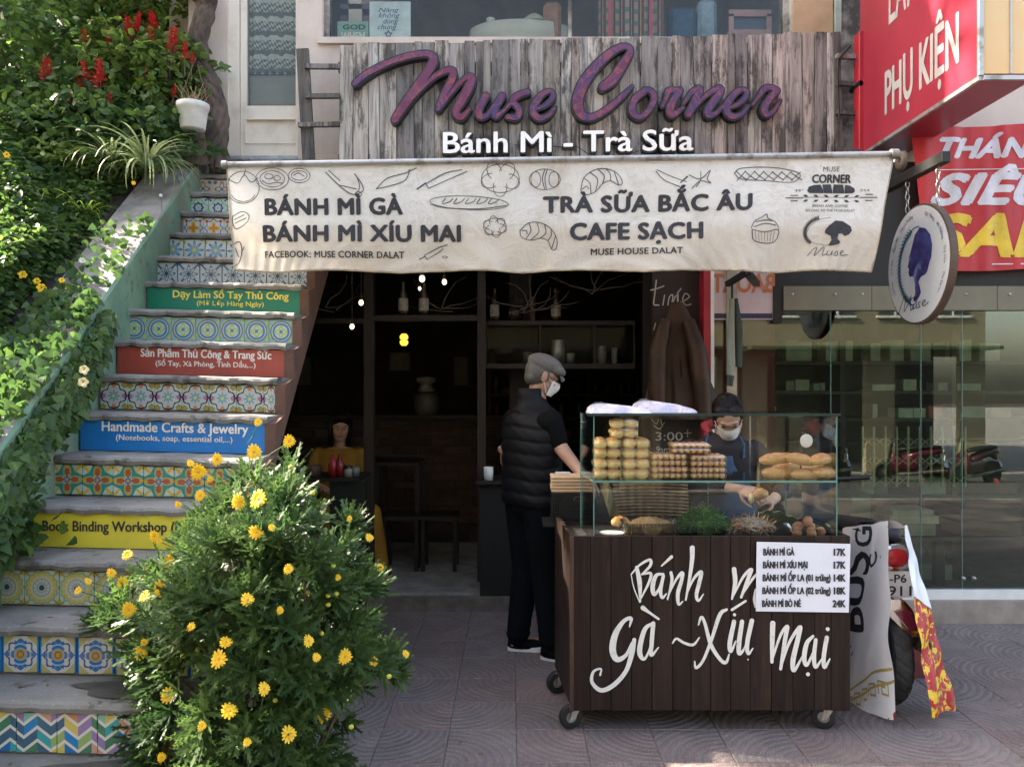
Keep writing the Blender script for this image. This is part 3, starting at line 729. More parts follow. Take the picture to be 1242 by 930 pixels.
# riser tiles and notice boards
tme = []
for k, m in enumerate(T):
    me = MB().bbox((-TS/2+.0012, -.006, -TS/2+.002), (TS/2-.0012, .006, TS/2-.002), .0015).mesh('riser_tile'); me.materials.append(m); tme.append(me)
rows = {0:0, 1:1, 2:2, 4:3, 6:4, 8:5, 11-0:7, 12:8, 13:9, 14:10, 15:11, 10:6, -1:2}
boards = {3:('yellow_board', 'yellow'), 5:('blue_board', 'blue'), 7:('red_board', 'red'), 9:('green_board', 'green')}
for i in range(-1, 16):
    y = sd(i)+.022; xl, xr = sxl(i), sxr(i)
    if i in boards:
        k = boards[i][0]; b = MB(); z0 = sz(i-1)+.004; z1 = sz(i)-.036
        b.add([(xl,y-.008,z0),(xr+.03,y-.008,z0+(xr-xl)*TILT),(xr+.03,y+.005,z0+(xr-xl)*TILT),(xl,y+.005,z0),(xl,y-.008,z1),(xr+.03,y-.008,z1+(xr-xl)*TILT),(xr+.03,y+.005,z1+(xr-xl)*TILT),(xl,y+.005,z1)],
              [(0,3,2,1),(4,5,6,7),(0,1,5,4),(1,2,6,5),(2,3,7,6),(3,0,4,7)])
        bd = b.build('notice_board', MT[k], stair); bd['label'] = boards[i][1]+' riser notice board with lettering'
        t = MB(); mp0 = plane_px(y-.008)
        def mp(px, py, h=0, d=y-.008): return ((px-621)/FPX*d, d-h, EYE-(py+2.2-465)/FPX*d)
        if i == 3: letter(t, 'Book Binding Workshop (Ev', mp, 52, 226, 641, 629, slope=.01, offset=.028); ml = MT['print_black']
        if i == 5:
            letter(t, 'Handmade Crafts & Jewelry', mp, 124, 301, 520, 508.5, slope=.022, offset=.03); letter(t, '(Notebooks, soap, essential oil,...)', mp, 141, 282, 531, 524.5, slope=.022, offset=.024); ml = MT['board_white']
        if i == 7:
            letter(t, 'Sản Phẩm Thủ Công & Trang Sức', mp, 171, 329, 430, 420.5, slope=.022, offset=.03); letter(t, '(Sổ Tay, Xà Phòng, Tinh Dầu,...)', mp, 189, 310, 441, 435, slope=.022, offset=.024); ml = MT['board_white']
        if i == 9:
            letter(t, 'Dạy Làm Sổ Tay Thủ Công', mp, 210, 350, 358.5, 350, slope=.02, offset=.03); letter(t, '(Mở Lớp Hàng Ngày)', mp, 239, 320, 368, 362.5, slope=.02, offset=.024); ml = MT['board_yellow']
        t.build('lettering', ml, bd)
        continue
    k = rows[i]; n = int((xr-xl)/TS); x = xl+TS/2-.03*(i % 3); 
    zc = sz(i-1)+.006+TS/2
    while x < xr+.01:
        sc = None; xx = x
        w = TS
        if x+TS/2 > xr+.02: w = xr+.02-(x-TS/2); xx = x-TS/2+w/2
        if w > .03: piece('riser_tile', tme[k], stair, (xx, y, zc+(xx-xl)*TILT), (0, random.uniform(-.008, .008)+.0, 0), (w/TS, 1, 1))
        x += TS
# green side wall (parapet) with a sloping top
def ptop(y): return 2.28+.73*(y-4.19) if y < 5.45 else 3.2
pw = MB(); N = 30
vs = []; fs = []
for k in range(N+1):
    y = 2.0+3.6*k/N; xi = sxl((y-D0)/TT)-.012; xo = xi-.30; zt = ptop(y); w = .004*math.sin(k*1.7)
    vs += [(xi, y, -.1), (xi+w, y, zt-.012), (xi-.012, y, zt+w), (xo, y, zt-.01), (xo-.02, y, -.1)]
for k in range(N):
    for q in range(4): a = k*5+q; fs.append((a, a+1, a+6, a+5))
fs += [(0, 1, 2, 3, 4), tuple(N*5+q for q in range(5))[::-1]]
pw.add(vs, fs)
for q in range(len(pw.f)-2): pw.m[q] = 1 if q % 4 == 2 else 0
parapet = pw.build('parapet_wall', [MT['green'], MT['concrete']], fix=True)
tag(parapet, 'green plastered wall with a sloping grey top along the left of the stairs', 'wall')
# ------------------------------------------------------------------ the shop house
shop = thing('shop_house', 'two storey shop house with cream plaster upper wall, chipped cream door and wide upstairs window', 'building', (0, 5.6, 0))
WY = 5.58
def boxes(name, mat, parent, *bs, e=0):
    b = MB()
    for lo, hi in bs: (b.bbox(lo, hi, e) if e else b.box(lo, hi))
    return b.build(name, mat, parent)
dx0, dx1 = PX(276, WY), PX(361, WY); dz0 = PZ(188, WY); dz1 = 5.3
wx0, wx1 = PX(391, WY), PX(960, WY); wz0 = PZ(47, WY); wz1 = 5.5
boxes('wall', MT['cream'], shop, ((-2.35, WY, 2.75), (dx0, WY+.25, 7.0)), ((dx0, WY, dz1), (dx1, WY+.25, 7.0)),
      ((dx1, WY, 2.95), (wx0, WY+.25, 7.0)), ((wx0, WY+.001, 2.95), (wx1, WY+.25, wz0)), ((wx0, WY+.001, wz1), (wx1, WY+.25, 7.0)), ((dx0, WY, 2.6), (dx1, WY+.25, dz0-.02)))
boxes('end_wall', MT['grime'], shop, ((wx1, WY-.01, 2.95), (2.72, WY+.25, 7.0)))
boxes('roof', MT['concrete'], shop, ((-2.4, WY+.001, 7.0), (2.72, 9.6, 7.15)))
boxes('rear_wall', MT['cream'], shop, ((-2.4, 9.4, -.1), (2.72, 9.6, 6.99)))
boxes('upper_floor', simple('floor_boards', (.2,.15,.1), .6), shop, ((-2.35, WY+.26, 2.72), (2.72, 9.39, 2.9)), ((-2.35, WY+.27, 2.9), (-1.2, 9.38, 3.1)))
boxes('side_wall', MT['cream'], shop, ((-2.6, WY+.251, 2.9), (-2.36, 9.39, 6.99)), ((2.5, WY+.251, 2.9), (2.719, 9.39, 6.99)))
boxes('partition_wall', MT['cream'], shop, ((-1.25, WY+.3, 2.92), (-1.15, 9.38, 6.99)))
# glazed door at the head of the stairs
dr = boxes('door', MT['cream_door'], shop, ((dx0, WY+.02, dz0), (dx0+.075, WY+.09, dz1)), ((dx1-.02, WY+.02, dz0), (dx1, WY+.09, dz1)),
           ((dx0+.08, WY+.04, dz0), (PX(297, WY), WY+.08, dz1)), ((PX(297, WY), WY+.041, dz0), (dx1-.021, WY+.08, PZ(174, WY))),
           ((PX(297, WY), WY+.055, PZ(174, WY)), (dx1-.021, WY+.07, PZ(142, WY))), ((PX(297, WY), WY+.041, PZ(142, WY)), (dx1-.021, WY+.08, PZ(126, WY))))
boxes('door_moulding', MT['cream_door'], dr, ((PX(295, WY), WY+.028, PZ(172.5, WY)), (dx1-.025, WY+.04, PZ(171, WY))), ((PX(295, WY), WY+.028, PZ(143.5, WY)), (dx1-.025, WY+.04, PZ(142, WY))), ((PX(295, WY), WY+.028, PZ(171, WY)), (PX(296.5, WY), WY+.04, PZ(143.5, WY))))
boxes('door_pane', MT['window_glass'], dr, ((PX(297, WY), WY+.058, PZ(126, WY)), (dx1-.02, WY+.063, dz1)))
boxes('door_sill', simple('blue_white_sill', (.12,.2,.3), .5, (.45,.47,.44), 14, bump=.1), shop, ((dx0-.02, WY-.02, dz0-.075), (dx1, WY-.001, dz0-.012)))
def lace():
    m = M_('lace_curtain', .9); x, y, z = m.xyz('Object', (1, 1, 1)); ww = m.noise(4, 2)*.012
    xx = x+ww; g1 = ((xx*170).sin()*(z*150+(xx*85).floor()).sin()).gt(.05, .3)
    band = ((z*7.2+.1).frac()).lt(.5, .03); g2 = ((xx*60).sin()*.35+(z*45).sin()).gt(.1, .2)
    f = g1*band+g2*(1-band)
    m.color(m.mix(f, (.10,.11,.09), (.44,.45,.40)));
    return m.m
cu = MB(); cu.grid(lambda u, v: (PX(297, WY)+(dx1-.03-PX(297, WY))*u, WY+.10+.01*math.sin(u*40), PZ(84, WY)+(dz1-PZ(84, WY))*v), 30, 3)
cu.build('lace_curtain', lace(), dr)
boxes('lower_curtain', simple('grey_blind', (.27,.255,.215), .8, (.2,.19,.16), 3), dr, ((PX(297, WY), WY+.11, PZ(127, WY)), (dx1-.03, WY+.115, PZ(84, WY))))
boxes('curtain_hem', simple('dark_blue_hem', (.03,.045,.07), .9), dr, ((PX(297, WY), WY+.095, PZ(84, WY)), (dx1-.03, WY+.1, PZ(81, WY))))
# upstairs window
wf = boxes('window', MT['grime'], shop, ((wx0, WY+.05, wz0), (wx0+.04, WY+.11, wz1)), ((wx1-.04, WY+.05, wz0), (wx1, WY+.11, wz1)),
           ((wx0+.04, WY+.05, wz0), (wx1-.04, WY+.11, wz0+.03)), ((PX(692, WY)-.012, WY+.052, wz0+.03), (PX(692, WY)+.012, WY+.1, wz1)))
boxes('sill', MT['cream'], wf, ((wx0-.03, WY-.03, wz0-.045), (wx1+.03, WY+.05, wz0-.001)))
boxes('pane', MT['window_glass'], wf, ((wx0+.04, WY+.07, wz0+.03), (PX(692, WY)-.012, WY+.076, wz1)))
boxes('pane', MT['window_glass'], wf, ((PX(692, WY)+.012, WY+.07, wz0+.03), (wx1-.04, WY+.076, wz1)))
boxes('window_lintel', MT['cream'], shop, ((wx0, WY-.04, wz1), (wx1, WY-.001, wz1+.1)))
# board-up panel at the right of the window
pn = boxes('plywood_panel', simple('buff_plywood', (.46,.33,.19), .7, (.36,.25,.14), 4, bump=.1), shop, ((PX(960, WY)+.002, WY-.03, wz0+.02), (PX(1008, WY), WY-.012, 6.0)))
boxes('pipe', simple('pale_green_pipe', (.38,.45,.38), .5), shop, ((PX(1010, WY), WY-.05, wz0), (PX(1017, WY), WY-.011, 6.5)))
# things seen through the upstairs window
yw = WY+.14
tb = thing('table', 'upstairs table under a cream cloth behind the window', 'table', (PX(632, 6.2), 6.3, 2.9))
tz = PZ(20, 6.0)
def cloth(u, v):
    a = u*2*math.pi; hx, hy = .42, .24; cx, cy = PX(632, 6.25), 6.28
    if v < .3: s_ = v/.3; return (cx+hx*s_*math.cos(a)*1.0, cy+hy*s_*math.sin(a), tz)
    t = (v-.3)/.7; w = 1+.10*t*(1+.25*math.sin(a*9))
    return (cx+hx*w*math.cos(a), cy+hy*w*math.sin(a), tz-.03*min(1, t*6)-t*.5)
c = MB(); c.grid(cloth, 60, 10); c.build('tablecloth', simple('cream_cloth', (.62,.6,.5), .8, (.5,.48,.4), 4), tb)
boxes('leg', MT['dark_wood'], tb, ((PX(632, 6.25)-.05, 6.23, 2.9), (PX(632, 6.25)+.05, 6.33, tz-.02)))
mu = thing('mug', 'small white patterned mug on the cream cloth upstairs', 'mug', P(595, 20, 6.2))
mz = tz+.001; m = MB(); m.lathe([(.0, mz), (.028, mz), (.035, mz+.07), (.037, mz+.072), (.031, mz+.071), (.026, mz+.01), (0, mz+.01)], (PX(595, 6.2), 6.2, 0), 16); m.build('cup', MT['white'], mu)
m = MB(); m.tube([(PX(595, 6.2)+.033, 6.2, mz+.055), (PX(595, 6.2)+.055, 6.2, mz+.05), (PX(595, 6.2)+.05, 6.2, mz+.02), (PX(595, 6.2)+.03, 6.2, mz+.018)], .005, 6); m.build('handle', MT['white'], mu)
ht = MB(); ht.lathe([(.16, 0), (.11, .02), (.08, .07), (.04, .1), (0, .105)], (PX(648, 6.2), 6.2, mz), 18); tag(ht.build('straw_hat', simple('pale_straw', (.5,.45,.36), .8)), 'pale rounded hat lying on the cloth of the upstairs table', 'hat')
def flat_sign(name, label, cat, x0, y0, x1, y1, d, mat, th=.015, group=None):
    t = thing(name, label, cat, P((x0+x1)/2, y1, d), group)
    b = MB(); b.bbox((PX(x0, d), d, PZ(y1, d)), (PX(x1, d), d+th, PZ(y0, d)), .002); b.build('panel', mat, t); return t
t = flat_sign('poster', 'small green window poster reading GOD and WHEN', 'poster', 409, 26, 447, 51, yw, simple('mint_card', (.26,.47,.38), .7))
l = MB(); mp = plane_px(yw-.001); letter(l, 'GOD', mp, 416, 443, 36, 30.5, offset=.03); l.build('lettering', MT['ink'], t)
l = MB(); letter(l, 'WHEN', mp, 414, 442, 49, 40, offset=.03); l.build('lower_lettering', MT['board_white'], t)
t = flat_sign('poster', 'pale blue poster with handwritten words and a star, in the upstairs window', 'poster', 448, 2, 498, 50, yw-.02, simple('pale_blue_card', (.62,.72,.74), .7))
l = MB(); mp = plane_px(yw-.0215)
letter(l, 'Nàng', mp, 459, 484, 15, 10, shear=.3, offset=0); letter(l, 'không', mp, 459, 485, 22, 16, shear=.3, offset=0); letter(l, 'dùng', mp, 465, 483, 29, 23, shear=.3, offset=0); letter(l, 'chung', mp, 458, 481, 36, 30, shear=.3, offset=0)
star = [(471+4.6*(1 if k % 2 == 0 else .45)*math.sin(k*math.pi/5), 42-4.6*(1 if k % 2 == 0 else .45)*math.cos(k*math.pi/5), 1.1) for k in range(11)]
for k in range(10): stroke(l, [star[k], star[k+1]], mp, lift=.001, n=1)
l.build('lettering', simple('blue_ink', (.05,.12,.22), .7), t)
def plaid():
    m = M_('plaid_cloth', .9); x, y, z = m.xyz(); a = (x*14).frac(); b = (z*11).frac()
    c = m.mix(a.lt(.45, .02), (.14,.03,.04), (.3,.28,.2)); c = m.mix(b.lt(.4, .02)*.6, c, (.04,.10,.09)); c = m.mix(((x*14).frac()-.7).abs().lt(.04, .02), c, (.5,.35,.1)); m.color(c); return m.m
c = MB(); c.grid(lambda u, v: (PX(728, yw)+.49*u, yw+.12+.02*math.sin(u*24), wz0-.3+1.4*v), 40, 4)
tag(c.build('plaid_blanket', plaid()), 'red and green plaid blanket hanging behind the upstairs window', 'blanket')
rp = MB(); rp.box((PX(739, yw), yw+.05, wz0-.3), (PX(743, yw), yw+.07, 5.4)); rp.box((PX(789, yw), yw+.05, wz0-.3), (PX(793, yw), yw+.07, 5.4)); rp.box((PX(743, yw), yw+.05, 5.0), (PX(789, yw), yw+.07, 5.03))
tag(rp.build('red_rack', simple('red_frame', (.5,.05,.1), .5)), 'red framed rack standing in front of the plaid blanket upstairs', 'rack')
for k, (x0, x1, y0, col, lab) in enumerate(((812, 845, 8, (.05,.12,.2), 'dark blue cloth bag on the upstairs shelf beside the plaid blanket'), (848, 872, -4, (.3,.42,.5), 'pale blue cloth bag on the upstairs shelf'), (884, 936, 12, (.42,.26,.24), None), (660, 682, -6, (.4,.2,.12), 'wooden picture frame standing behind the upstairs table'))):
    if lab is None:
        t = thing('picture_frame', 'pink wooden picture frame leaning in the upstairs window', 'picture frame', P(910, 38, yw+.1)); b = MB(); d = yw+.1
        for q in (((x0, 12), (x1, 17)), ((x0, 17), (x0+6, 42)), ((x1-6, 17), (x1, 42)), ((x0+6, 36), (x1-6, 42))): b.box((PX(q[0][0], d), d, PZ(q[1][1]+3, d)), (PX(q[1][0], d), d+.02, PZ(q[0][1], d)))
        b.build('frame', simple('pink_wood', col, .6), t); boxes('picture', simple('dark_picture', (.03,.04,.06), .3), t, ((PX(x0+5, d), d+.021, PZ(43, d)), (PX(x1-5, d), d+.026, PZ(14, d)))); continue
    b = MB(); b.bbox((PX(x0, 6), 6+.03*k, wz0-.5), (PX(x1, 6), 6.12+.03*k, PZ(y0, 6)), .03); tag(b.build('cloth_bag' if k < 2 else 'standing_picture', simple('bag%d' % k, col, .8, tuple(q*.6 for q in col), 10)), lab, 'bag' if k < 2 else 'picture frame')
sh = MB(); sh.box((wx0+.06, 5.9, wz0-.6), (wx0+.4, 6.3, wz0+.32)); sh.box((wx0+.06, 5.88, wz0+.36), (wx0+.42, 6.3, wz0+.40)); tag(sh.build('bookcase', simple('dim_blue_shelf', (.05,.08,.14), .6, (.16,.07,.06), 16)), 'low bookcase of dark books at the left end of the upstairs window', 'bookcase')
# ---- weathered plank cladding with the big lettering
BY = 5.40
sign = thing('plank_sign_board', 'weathered grey plank board above the awning carrying the raised purple shop name', 'sign board', (.4, BY, 3.0))
boxes('batten', MT['old_wood'], sign, ((PX(409, BY), BY+.03, 3.1), (PX(1012, BY), BY+.10, 3.17)), ((PX(409, BY), BY+.03, 3.75), (PX(1012, BY), BY+.10, 3.82)))
def board_top(px): return PZ(52-(px-410)*15/600., BY)
px = 411.0; r_ = random.Random(11)
while px < 1010:
    w = r_.choice((10, 13, 15, 17, 19, 21)); w = min(w, 1012-px)
    X0, X1 = PX(px, BY)+.002, PX(px+w, BY)-.002; zt = board_top(px)-r_.uniform(0, .018); zb = 3.02; yy = BY+r_.uniform(-.006, .006)
    c = (X0+X1)/2; lean = r_.uniform(-.012, .012); hw = (X1-X0)/2
    b = MB(); b.bbox((-hw, 0, zb-3.45), (hw, .024, zt-3.45), .0025)
    o = b.build('plank', MT['plank']); o.parent = sign; o.location = Vector((c, yy, 3.45))-org(sign); o.rotation_euler = (r_.uniform(-.003, .003), lean, 0)
    px += w
# ladder-like slats left of the board
lad = thing('wooden_ladder_rack', 'grey wooden ladder-like rack with three rungs leaning on the wall left of the plank sign', 'rack', (PX(385, BY), BY, 3.0))
for (xa, ya, xb, yb, w) in ((364, 60, 375, 200, .085),): 
    b = MB(); b.bar(P(xa+3, ya, BY), P(xb, yb, BY), w, .03, up=(0, 1, 0)); b.build('upright', MT['old_wood'], lad)
for k, y in enumerate((81, 117, 152)):
    b = MB(); b.bar(P(370 if k < 2 else 362, y, BY-.03), P(412, y+r_.uniform(-1, 1), BY-.03), .035, .03); b.build('rung', MT['old_wood'], lad)
lad2 = thing('wooden_ladder_rack', 'short slats of a grey wooden rack between the plank sign and the red sign', 'rack', (PX(1030, BY), BY, 3.0))
for y in (70, 103, 138): b = MB(); b.bar(P(1014, y+r_.uniform(-2, 2), BY-.03), P(1040, y, BY-.03), .035, .03); b.build('rung', MT['old_wood'], lad2)
b = MB(); b.bar(P(1014, 40, BY+.0), P(1017, 200, BY+.0), .05, .03, up=(0, 1, 0)); b.build('upright', MT['old_wood'], lad2)
b = MB(); b.tube([P(1032, 55, BY-.06), P(1024, 64, BY-.06), P(1016, 72, BY-.06), P(1016, 100, BY-.05), P(1018, 150, BY-.04)], .008, 6); b.build('cable', MT['black'], lad2)
# raised lettering
def marble():
    m = M_('marbled_purple_vinyl', .28); v = m.coords('Object', (1, 1, 1))
    n = m.noise(2.2, 2, .5, v, 1.2); bands = ((n*70).sin())
    c = m.mix(n.gt(.52, .12), (.05,.021,.098), (.105,.013,.053)); c = m.mix(bands.gt(.3, .4)*m.noise(1.6, 2).gt(.45, .1)*.55, c, (.14,.035,.085))
    c = m.mix((m.noise(5, 3, .5, v, 2.0)-.5).abs().lt(.02, .02)*.6, c, (.28,.06,.04)); m.color(c); return m.m
MT['marble'] = marble()
s1 = lambda pts: [(410+x/4.283, 40+y/4.283, w/4.283) for x, y, w in pts]
s2 = lambda pts: [(680+x/4.283, 40+y/4.283, w/4.283) for x, y, w in pts]
E_ = lambda ox, k=1.: [(ox+0, 400, 14), (ox+60, 375, 22), (ox+98, 330, 26), (ox+82, 303, 24), (ox+35, 325, 32), (ox-8, 395, 38), (ox+18, 442, 32), (ox+70, 432, 22), (ox+108, 388, 12)]
LET = [('letter', [s1([(88,262,32),(150,212,34),(260,155,34),(380,118,34),(465,110,36),(497,140,46),(465,205,50),(395,300,46),(335,385,44),(295,452,40)]),
                   s1([(305,445,30),(395,330,22),(490,238,24),(560,197,34),(598,200,36),(590,250,40),(550,320,34),(520,395,30)]),
                   s1([(524,398,20),(590,310,22),(650,245,26),(688,228,36),(690,262,50),(645,350,48),(612,410,42),(640,440,34),(684,398,14)])]),
       ('letter', [s1([(768,328,38),(735,390,38),(735,432,34),(775,428,24),(830,350,16)]), s1([(852,328,38),(818,390,38),(820,434,34),(868,400,14)])]),
       ('letter', [s1([(870,395,12),(930,335,24),(985,305,28)]), s1([(985,308,30),(930,325,30),(905,355,28),(940,398,32),(930,438,32),(882,438,24)])]),
       ('letter', [s1(E_(1020))]),
       ('letter', [s2([(220,280,46),(268,245,54),(320,170,48),(362,98,34),(335,70,32),(268,98,42),(180,178,52),(112,275,60),(88,360,60),(108,425,48),(165,438,38),(240,398,34),(320,330,28),(372,278,14)])]),
       ('letter', [s2([(440,300,30),(385,345,36),(372,405,36),(410,440,28),(460,400,28),(487,340,32),(468,302,30),(436,296,26)])]),
       ('letter', [s2([(528,382,14),(548,340,20),(562,302,36),(600,300,30),(618,300,38)]), s2([(616,306,36),(590,345,36),(568,395,40),(580,428,34),(636,390,14)])]),
       ('letter', [s2([(636,372,12),(680,310,26),(722,292,38),(700,350,38),(664,422,38)]), s2([(672,415,16),(750,330,20),(822,288,36),(822,320,40),(768,395,40),(770,428,34),(806,418,20),(852,372,10)])]),
       ('letter', [s2([(x, y-8, w) for x, y, w in E_(868)])]),
       ('letter', [s2([(998,372,12),(1030,330,20),(1058,292,32),(1092,285,28),(1122,300,38)]), s2([(1118,303,36),(1085,345,36),(1058,390,40),(1070,425,32),(1105,408,20),(1142,352,10)])])]
mpb = plane_px(BY-.075)
for k, (nm, strokes) in enumerate(LET):
    bk = MB(); fc = MB()
    for q, st in enumerate(strokes):
        stroke(bk, st, mpb, wmul=.9, grow=1.7, depth=.06, lift=-.004+q*.0012, ramp=.0008)
        stroke(fc, st, mpb, wmul=.9, grow=-.1, depth=.004, lift=.002+q*.0022, ramp=.0018)
    o = bk.build('letter', MT['black_rim'], sign); fc.build('letter_face', MT['marble'], o)
def split_text(name, s, px0, px1, yb, yc, mats, parent, y, depth, spacing=1.0):
    v, f = text2d(s, px0, px1, yb, yc, offset=0, spacing=spacing, slope=-.011)
    par = list(range(len(v)))
    def find(a):
        while par[a] != a: par[a] = par[par[a]]; a = par[a]
        return a
    for t in f:
        for q in t[1:]: par[find(q)] = find(t[0])
    comp = {}
    for t in f: comp.setdefault(find(t[0]), []).append(t)
    cl = [[min(v[i][0] for t in ts for i in t), max(v[i][0] for t in ts for i in t), ts] for ts in comp.values()]
    cl.sort(key=lambda c: c[0]); out = []
    for c in cl:
        if out and min(c[1], out[-1][1])-max(c[0], out[-1][0]) > .5*min(c[1]-c[0], out[-1][1]-out[-1][0]): out[-1][1] = max(c[1], out[-1][1]); out[-1][2] += c[2]
        else: out.append(c)
    mp = plane_px(y)
    def slab(b, ts, h0, h1, dx, dy):
        idx = {}
        for t in ts:
            for i in t: idx.setdefault(i, len(idx))
        vv = [None]*len(idx)
        for i, k in idx.items(): vv[k] = v[i]
        n = len(vv); edges = set()
        for t in ts:
            for a, c in zip(t, t[1:]+t[:1]): edges.add((a, c))
        fs = [tuple(idx[i] for i in t) for t in ts]+[tuple(idx[i]+n for i in t)[::-1] for t in ts]
        fs += [(idx[c], idx[a], idx[a]+n, idx[c]+n) for (a, c) in edges if (c, a) not in edges]
        b.add([mp(p[0]+dx, p[1]+dy, h1) for p in vv]+[mp(p[0]+dx, p[1]+dy, h0) for p in vv], fs)
    for c in out:
        b = MB()
        for k in range(10): slab(b, c[2], -.045-k*.0004, -k*.0003, 2.0*math.cos(k*.6283), 2.0*math.sin(k*.6283)+.5)
        o = b.build(name, mats[1], parent); b = MB()
        for k, (dx, dy) in enumerate(((.75, 0), (-.75, 0), (0, .45), (0, -.45))): slab(b, c[2], .0005, depth-k*.0004, dx, dy)
        b.build(name+'_face', mats[0], o)
split_text('small_letter', 'Bánh Mì - Trà Sữa', 538, 840, 186, 161.5, (MT['letter_white'], MT['black_rim']), sign, BY-.06, .012)
b = MB(); b.tube([P(624, 176, BY-.03), P(634, 177, BY-.03), P(660, 177, BY-.03), P(686, 179, BY-.03), P(700, 178, BY-.03), P(712, 186, BY-.03), P(722, 188, BY-.03)], .003, 5); b.tube([P(752, 185, BY-.03), P(762, 188, BY-.03), P(775, 183, BY-.03)], .003, 5); b.build('wire', MT['black'], sign)
# ------------------------------------------------------------------ printed awning
AY = 4.02
aw = thing('shop_awning', 'off-white printed fabric awning with bread drawings and charcoal menu lettering over the shop front', 'awning', (.3, AY, 2.75))
def ab(u, v, h=0):
    'u 0..1 along, v 0..1 down'
    xt = 275+(1084-275)*u; xb = 281+(1066-281)*u
    yt = 202-13*u; yb = 325.5-1.0*u+ (3.6-1.*u)*abs(math.cos(u*math.pi*5.2+.5))*-1+3
    px = xt+(xb-xt)*v; py = yt+(yb-yt)*v
    sc_ = .018*math.sin(u*9+2*v)*v+.010*math.sin(u*23+v*5)*v+.007*math.sin(u*61+v*3.1)*v**4+.008*math.sin(u*14-v*9)*v*(1-v)*4*.5
    crease = .005*math.sin(u*130+v*40*math.sin(u*7))*max(0, (v-.6)/.4)+.012*max(0, (v-.7)/.3)**1.5*math.sin(u*47+2)
    return px, py, -sc_-crease
def awp(u, v, h=0):
    px, py, dy = ab(u, v); d = AY+.06*v+dy
    q = P(px, py, AY); return (q.x, d-h, q.z)
def awinv(px, py):
    'photo pixel -> (u, v)'
    u = (px-275)/(809.); v = .5
    for _ in range(6):
        v = (py-(202-13*u))/((327.5-1.0*u)-(202-13*u)); xt = 275+809*u; xb = 281+785*u
        u += (px-(xt+(xb-xt)*v))/800.
    return u, v
def amp(px, py, h=0):
    u, v = awinv(px, py); _, _, dy = ab(u, v); q = P(px, py, AY); return (q.x, AY+.06*v+dy-h-.0015, q.z)
def fabric():
    m = M_('dirty_awning_canvas', .75); x, y, z = m.xyz()
    n = m.noise(2.5, 6, .65); c = m.mix(n.gt(.5, .4), (.92,.91,.88), (.86,.84,.79))
    c = m.mix(m.noise(5, 6, .7).gt(.6, .15)*.5, c, (.58,.52,.44)); c = m.mix(m.noise(90, 3).gt(.66, .06)*.35, c, (.3,.28,.25))
    st = m.noise(2, 6, .7, m.coords('Object', (7, 7, 1.2)))
    c = m.mix(((z+st*.16).gt(.13, .1))*.55, c, (.52,.53,.43)); c = m.mix((z*-1-.43+st*.12).gt(0.01, .1)*.6, c, (.66,.55,.41))
    m.color(c); m.bump(m.noise(5, 6, .62, None, 1.6)+m.noise(200, 2)*.05, .5, .03); m.translucent(.28, c); return m.m
f = MB(); f.grid(lambda u, v: awp(u, v), 240, 40, flip=True); MT['fabric'] = fabric(); f.build('fabric', MT['fabric'], aw)
h = MB()   # hem: a rolled edge along the bottom
h.tube([Vector(awp(k/160, 1))+Vector((0, .004, 0)) for k in range(161)], .007, 6); h.tube([Vector(awp(0, k/10)) for k in range(11)], .004, 5); h.tube([Vector(awp(1, k/10)) for k in range(11)], .004, 5); h.build('hem', simple('tan_hem', (.5,.42,.3), .8, (.3,.24,.17), 15, bump=.2), aw)
p0, p1 = P(271, 200, AY-.01), P(1087, 187, AY-.01)
h = MB(); h.tube([p0, p1], .016, 14); h.build('front_tube', MT['zinc'], aw)
h = MB(); h.tube([p0-Vector((.006, 0, 0)), p0+Vector((.02, 0, 0))], .022, 12); h.build('end_cap', MT['zinc'], aw)
h = MB(); h.tube([p1-Vector((.03, 0, 0)), p1+Vector((.008, 0, 0))], .026, 12); h.build('end_cap', MT['zinc'], aw)
top = MB(); top.grid(lambda u, v: (p0.x+(p1.x-p0.x)*u, AY+(5.34-AY)*v, (p0.z+(p1.z-p0.z)*u)+.012+(.10)*v-.02*math.sin(v*math.pi)), 40, 8); top.build('unseen_roof_fabric', MT['fabric'], aw)  # unseen sheet added to block the sky and keep the room dark
for px in (300, 660, 1040):
    a = P(px, 196-(px-300)*.0175, AY+.02); h = MB(); h.bar(a, (a.x, 4.7, a.z-.22), .035, .025); h.bar((a.x, 4.7, a.z-.22), (a.x, 5.36, a.z-.05), .04, .03); h.build('folding_arm', MT['black'], aw)
def aline(*a_, **k_): t_ = MB(); letter(t_, *a_, **k_); t_.build('lettering', MT['ink'], aw)
aline('BÁNH MÌ GÀ', amp, 321, 487, 259.5, 241, offset=.05, spacing=1.06, slope=-.006); aline('BÁNH MÌ XÍU MAI', amp, 318, 557, 291.5, 273, offset=.05, spacing=1.06, slope=-.006)
aline('FACEBOOK: MUSE CORNER DALAT', amp, 318, 488, 310.8, 303.2, offset=.03, spacing=1.05)
aline('TRÀ SỮA BẮC ÂU', amp, 660, 912, 256.5, 238, offset=.05, spacing=1.06, slope=-.012); aline('CAFE SẠCH', amp, 693, 853, 289, 270, offset=.05, spacing=1.06, slope=-.008)
aline('MUSE HOUSE DALAT', amp, 718, 829, 307.3, 300, offset=.03, spacing=1.05, slope=-.01)
tx = MB()
letter(tx, 'MUSE', amp, 998.8, 1018.6, 208, 202.3, offset=.02); letter(tx, 'CORNER', amp, 986, 1033, 221.3, 211.8, offset=.04)
letter(tx, 'M°', amp, 966, 975, 232.3, 229.3, offset=.01); letter(tx, '254', amp, 1045, 1057, 231, 228.3, offset=.01)
letter(tx, 'BREAD AND COFFEE', amp, 987, 1031, 250, 247, offset=.02); letter(tx, 'BELONG TO THE MUSE DALAT', amp, 979, 1040, 255.6, 252.6, offset=.02)
A5 = lambda pts, w=1: [(920+x/6.64, 190+y/6.64, w) for x, y in pts]
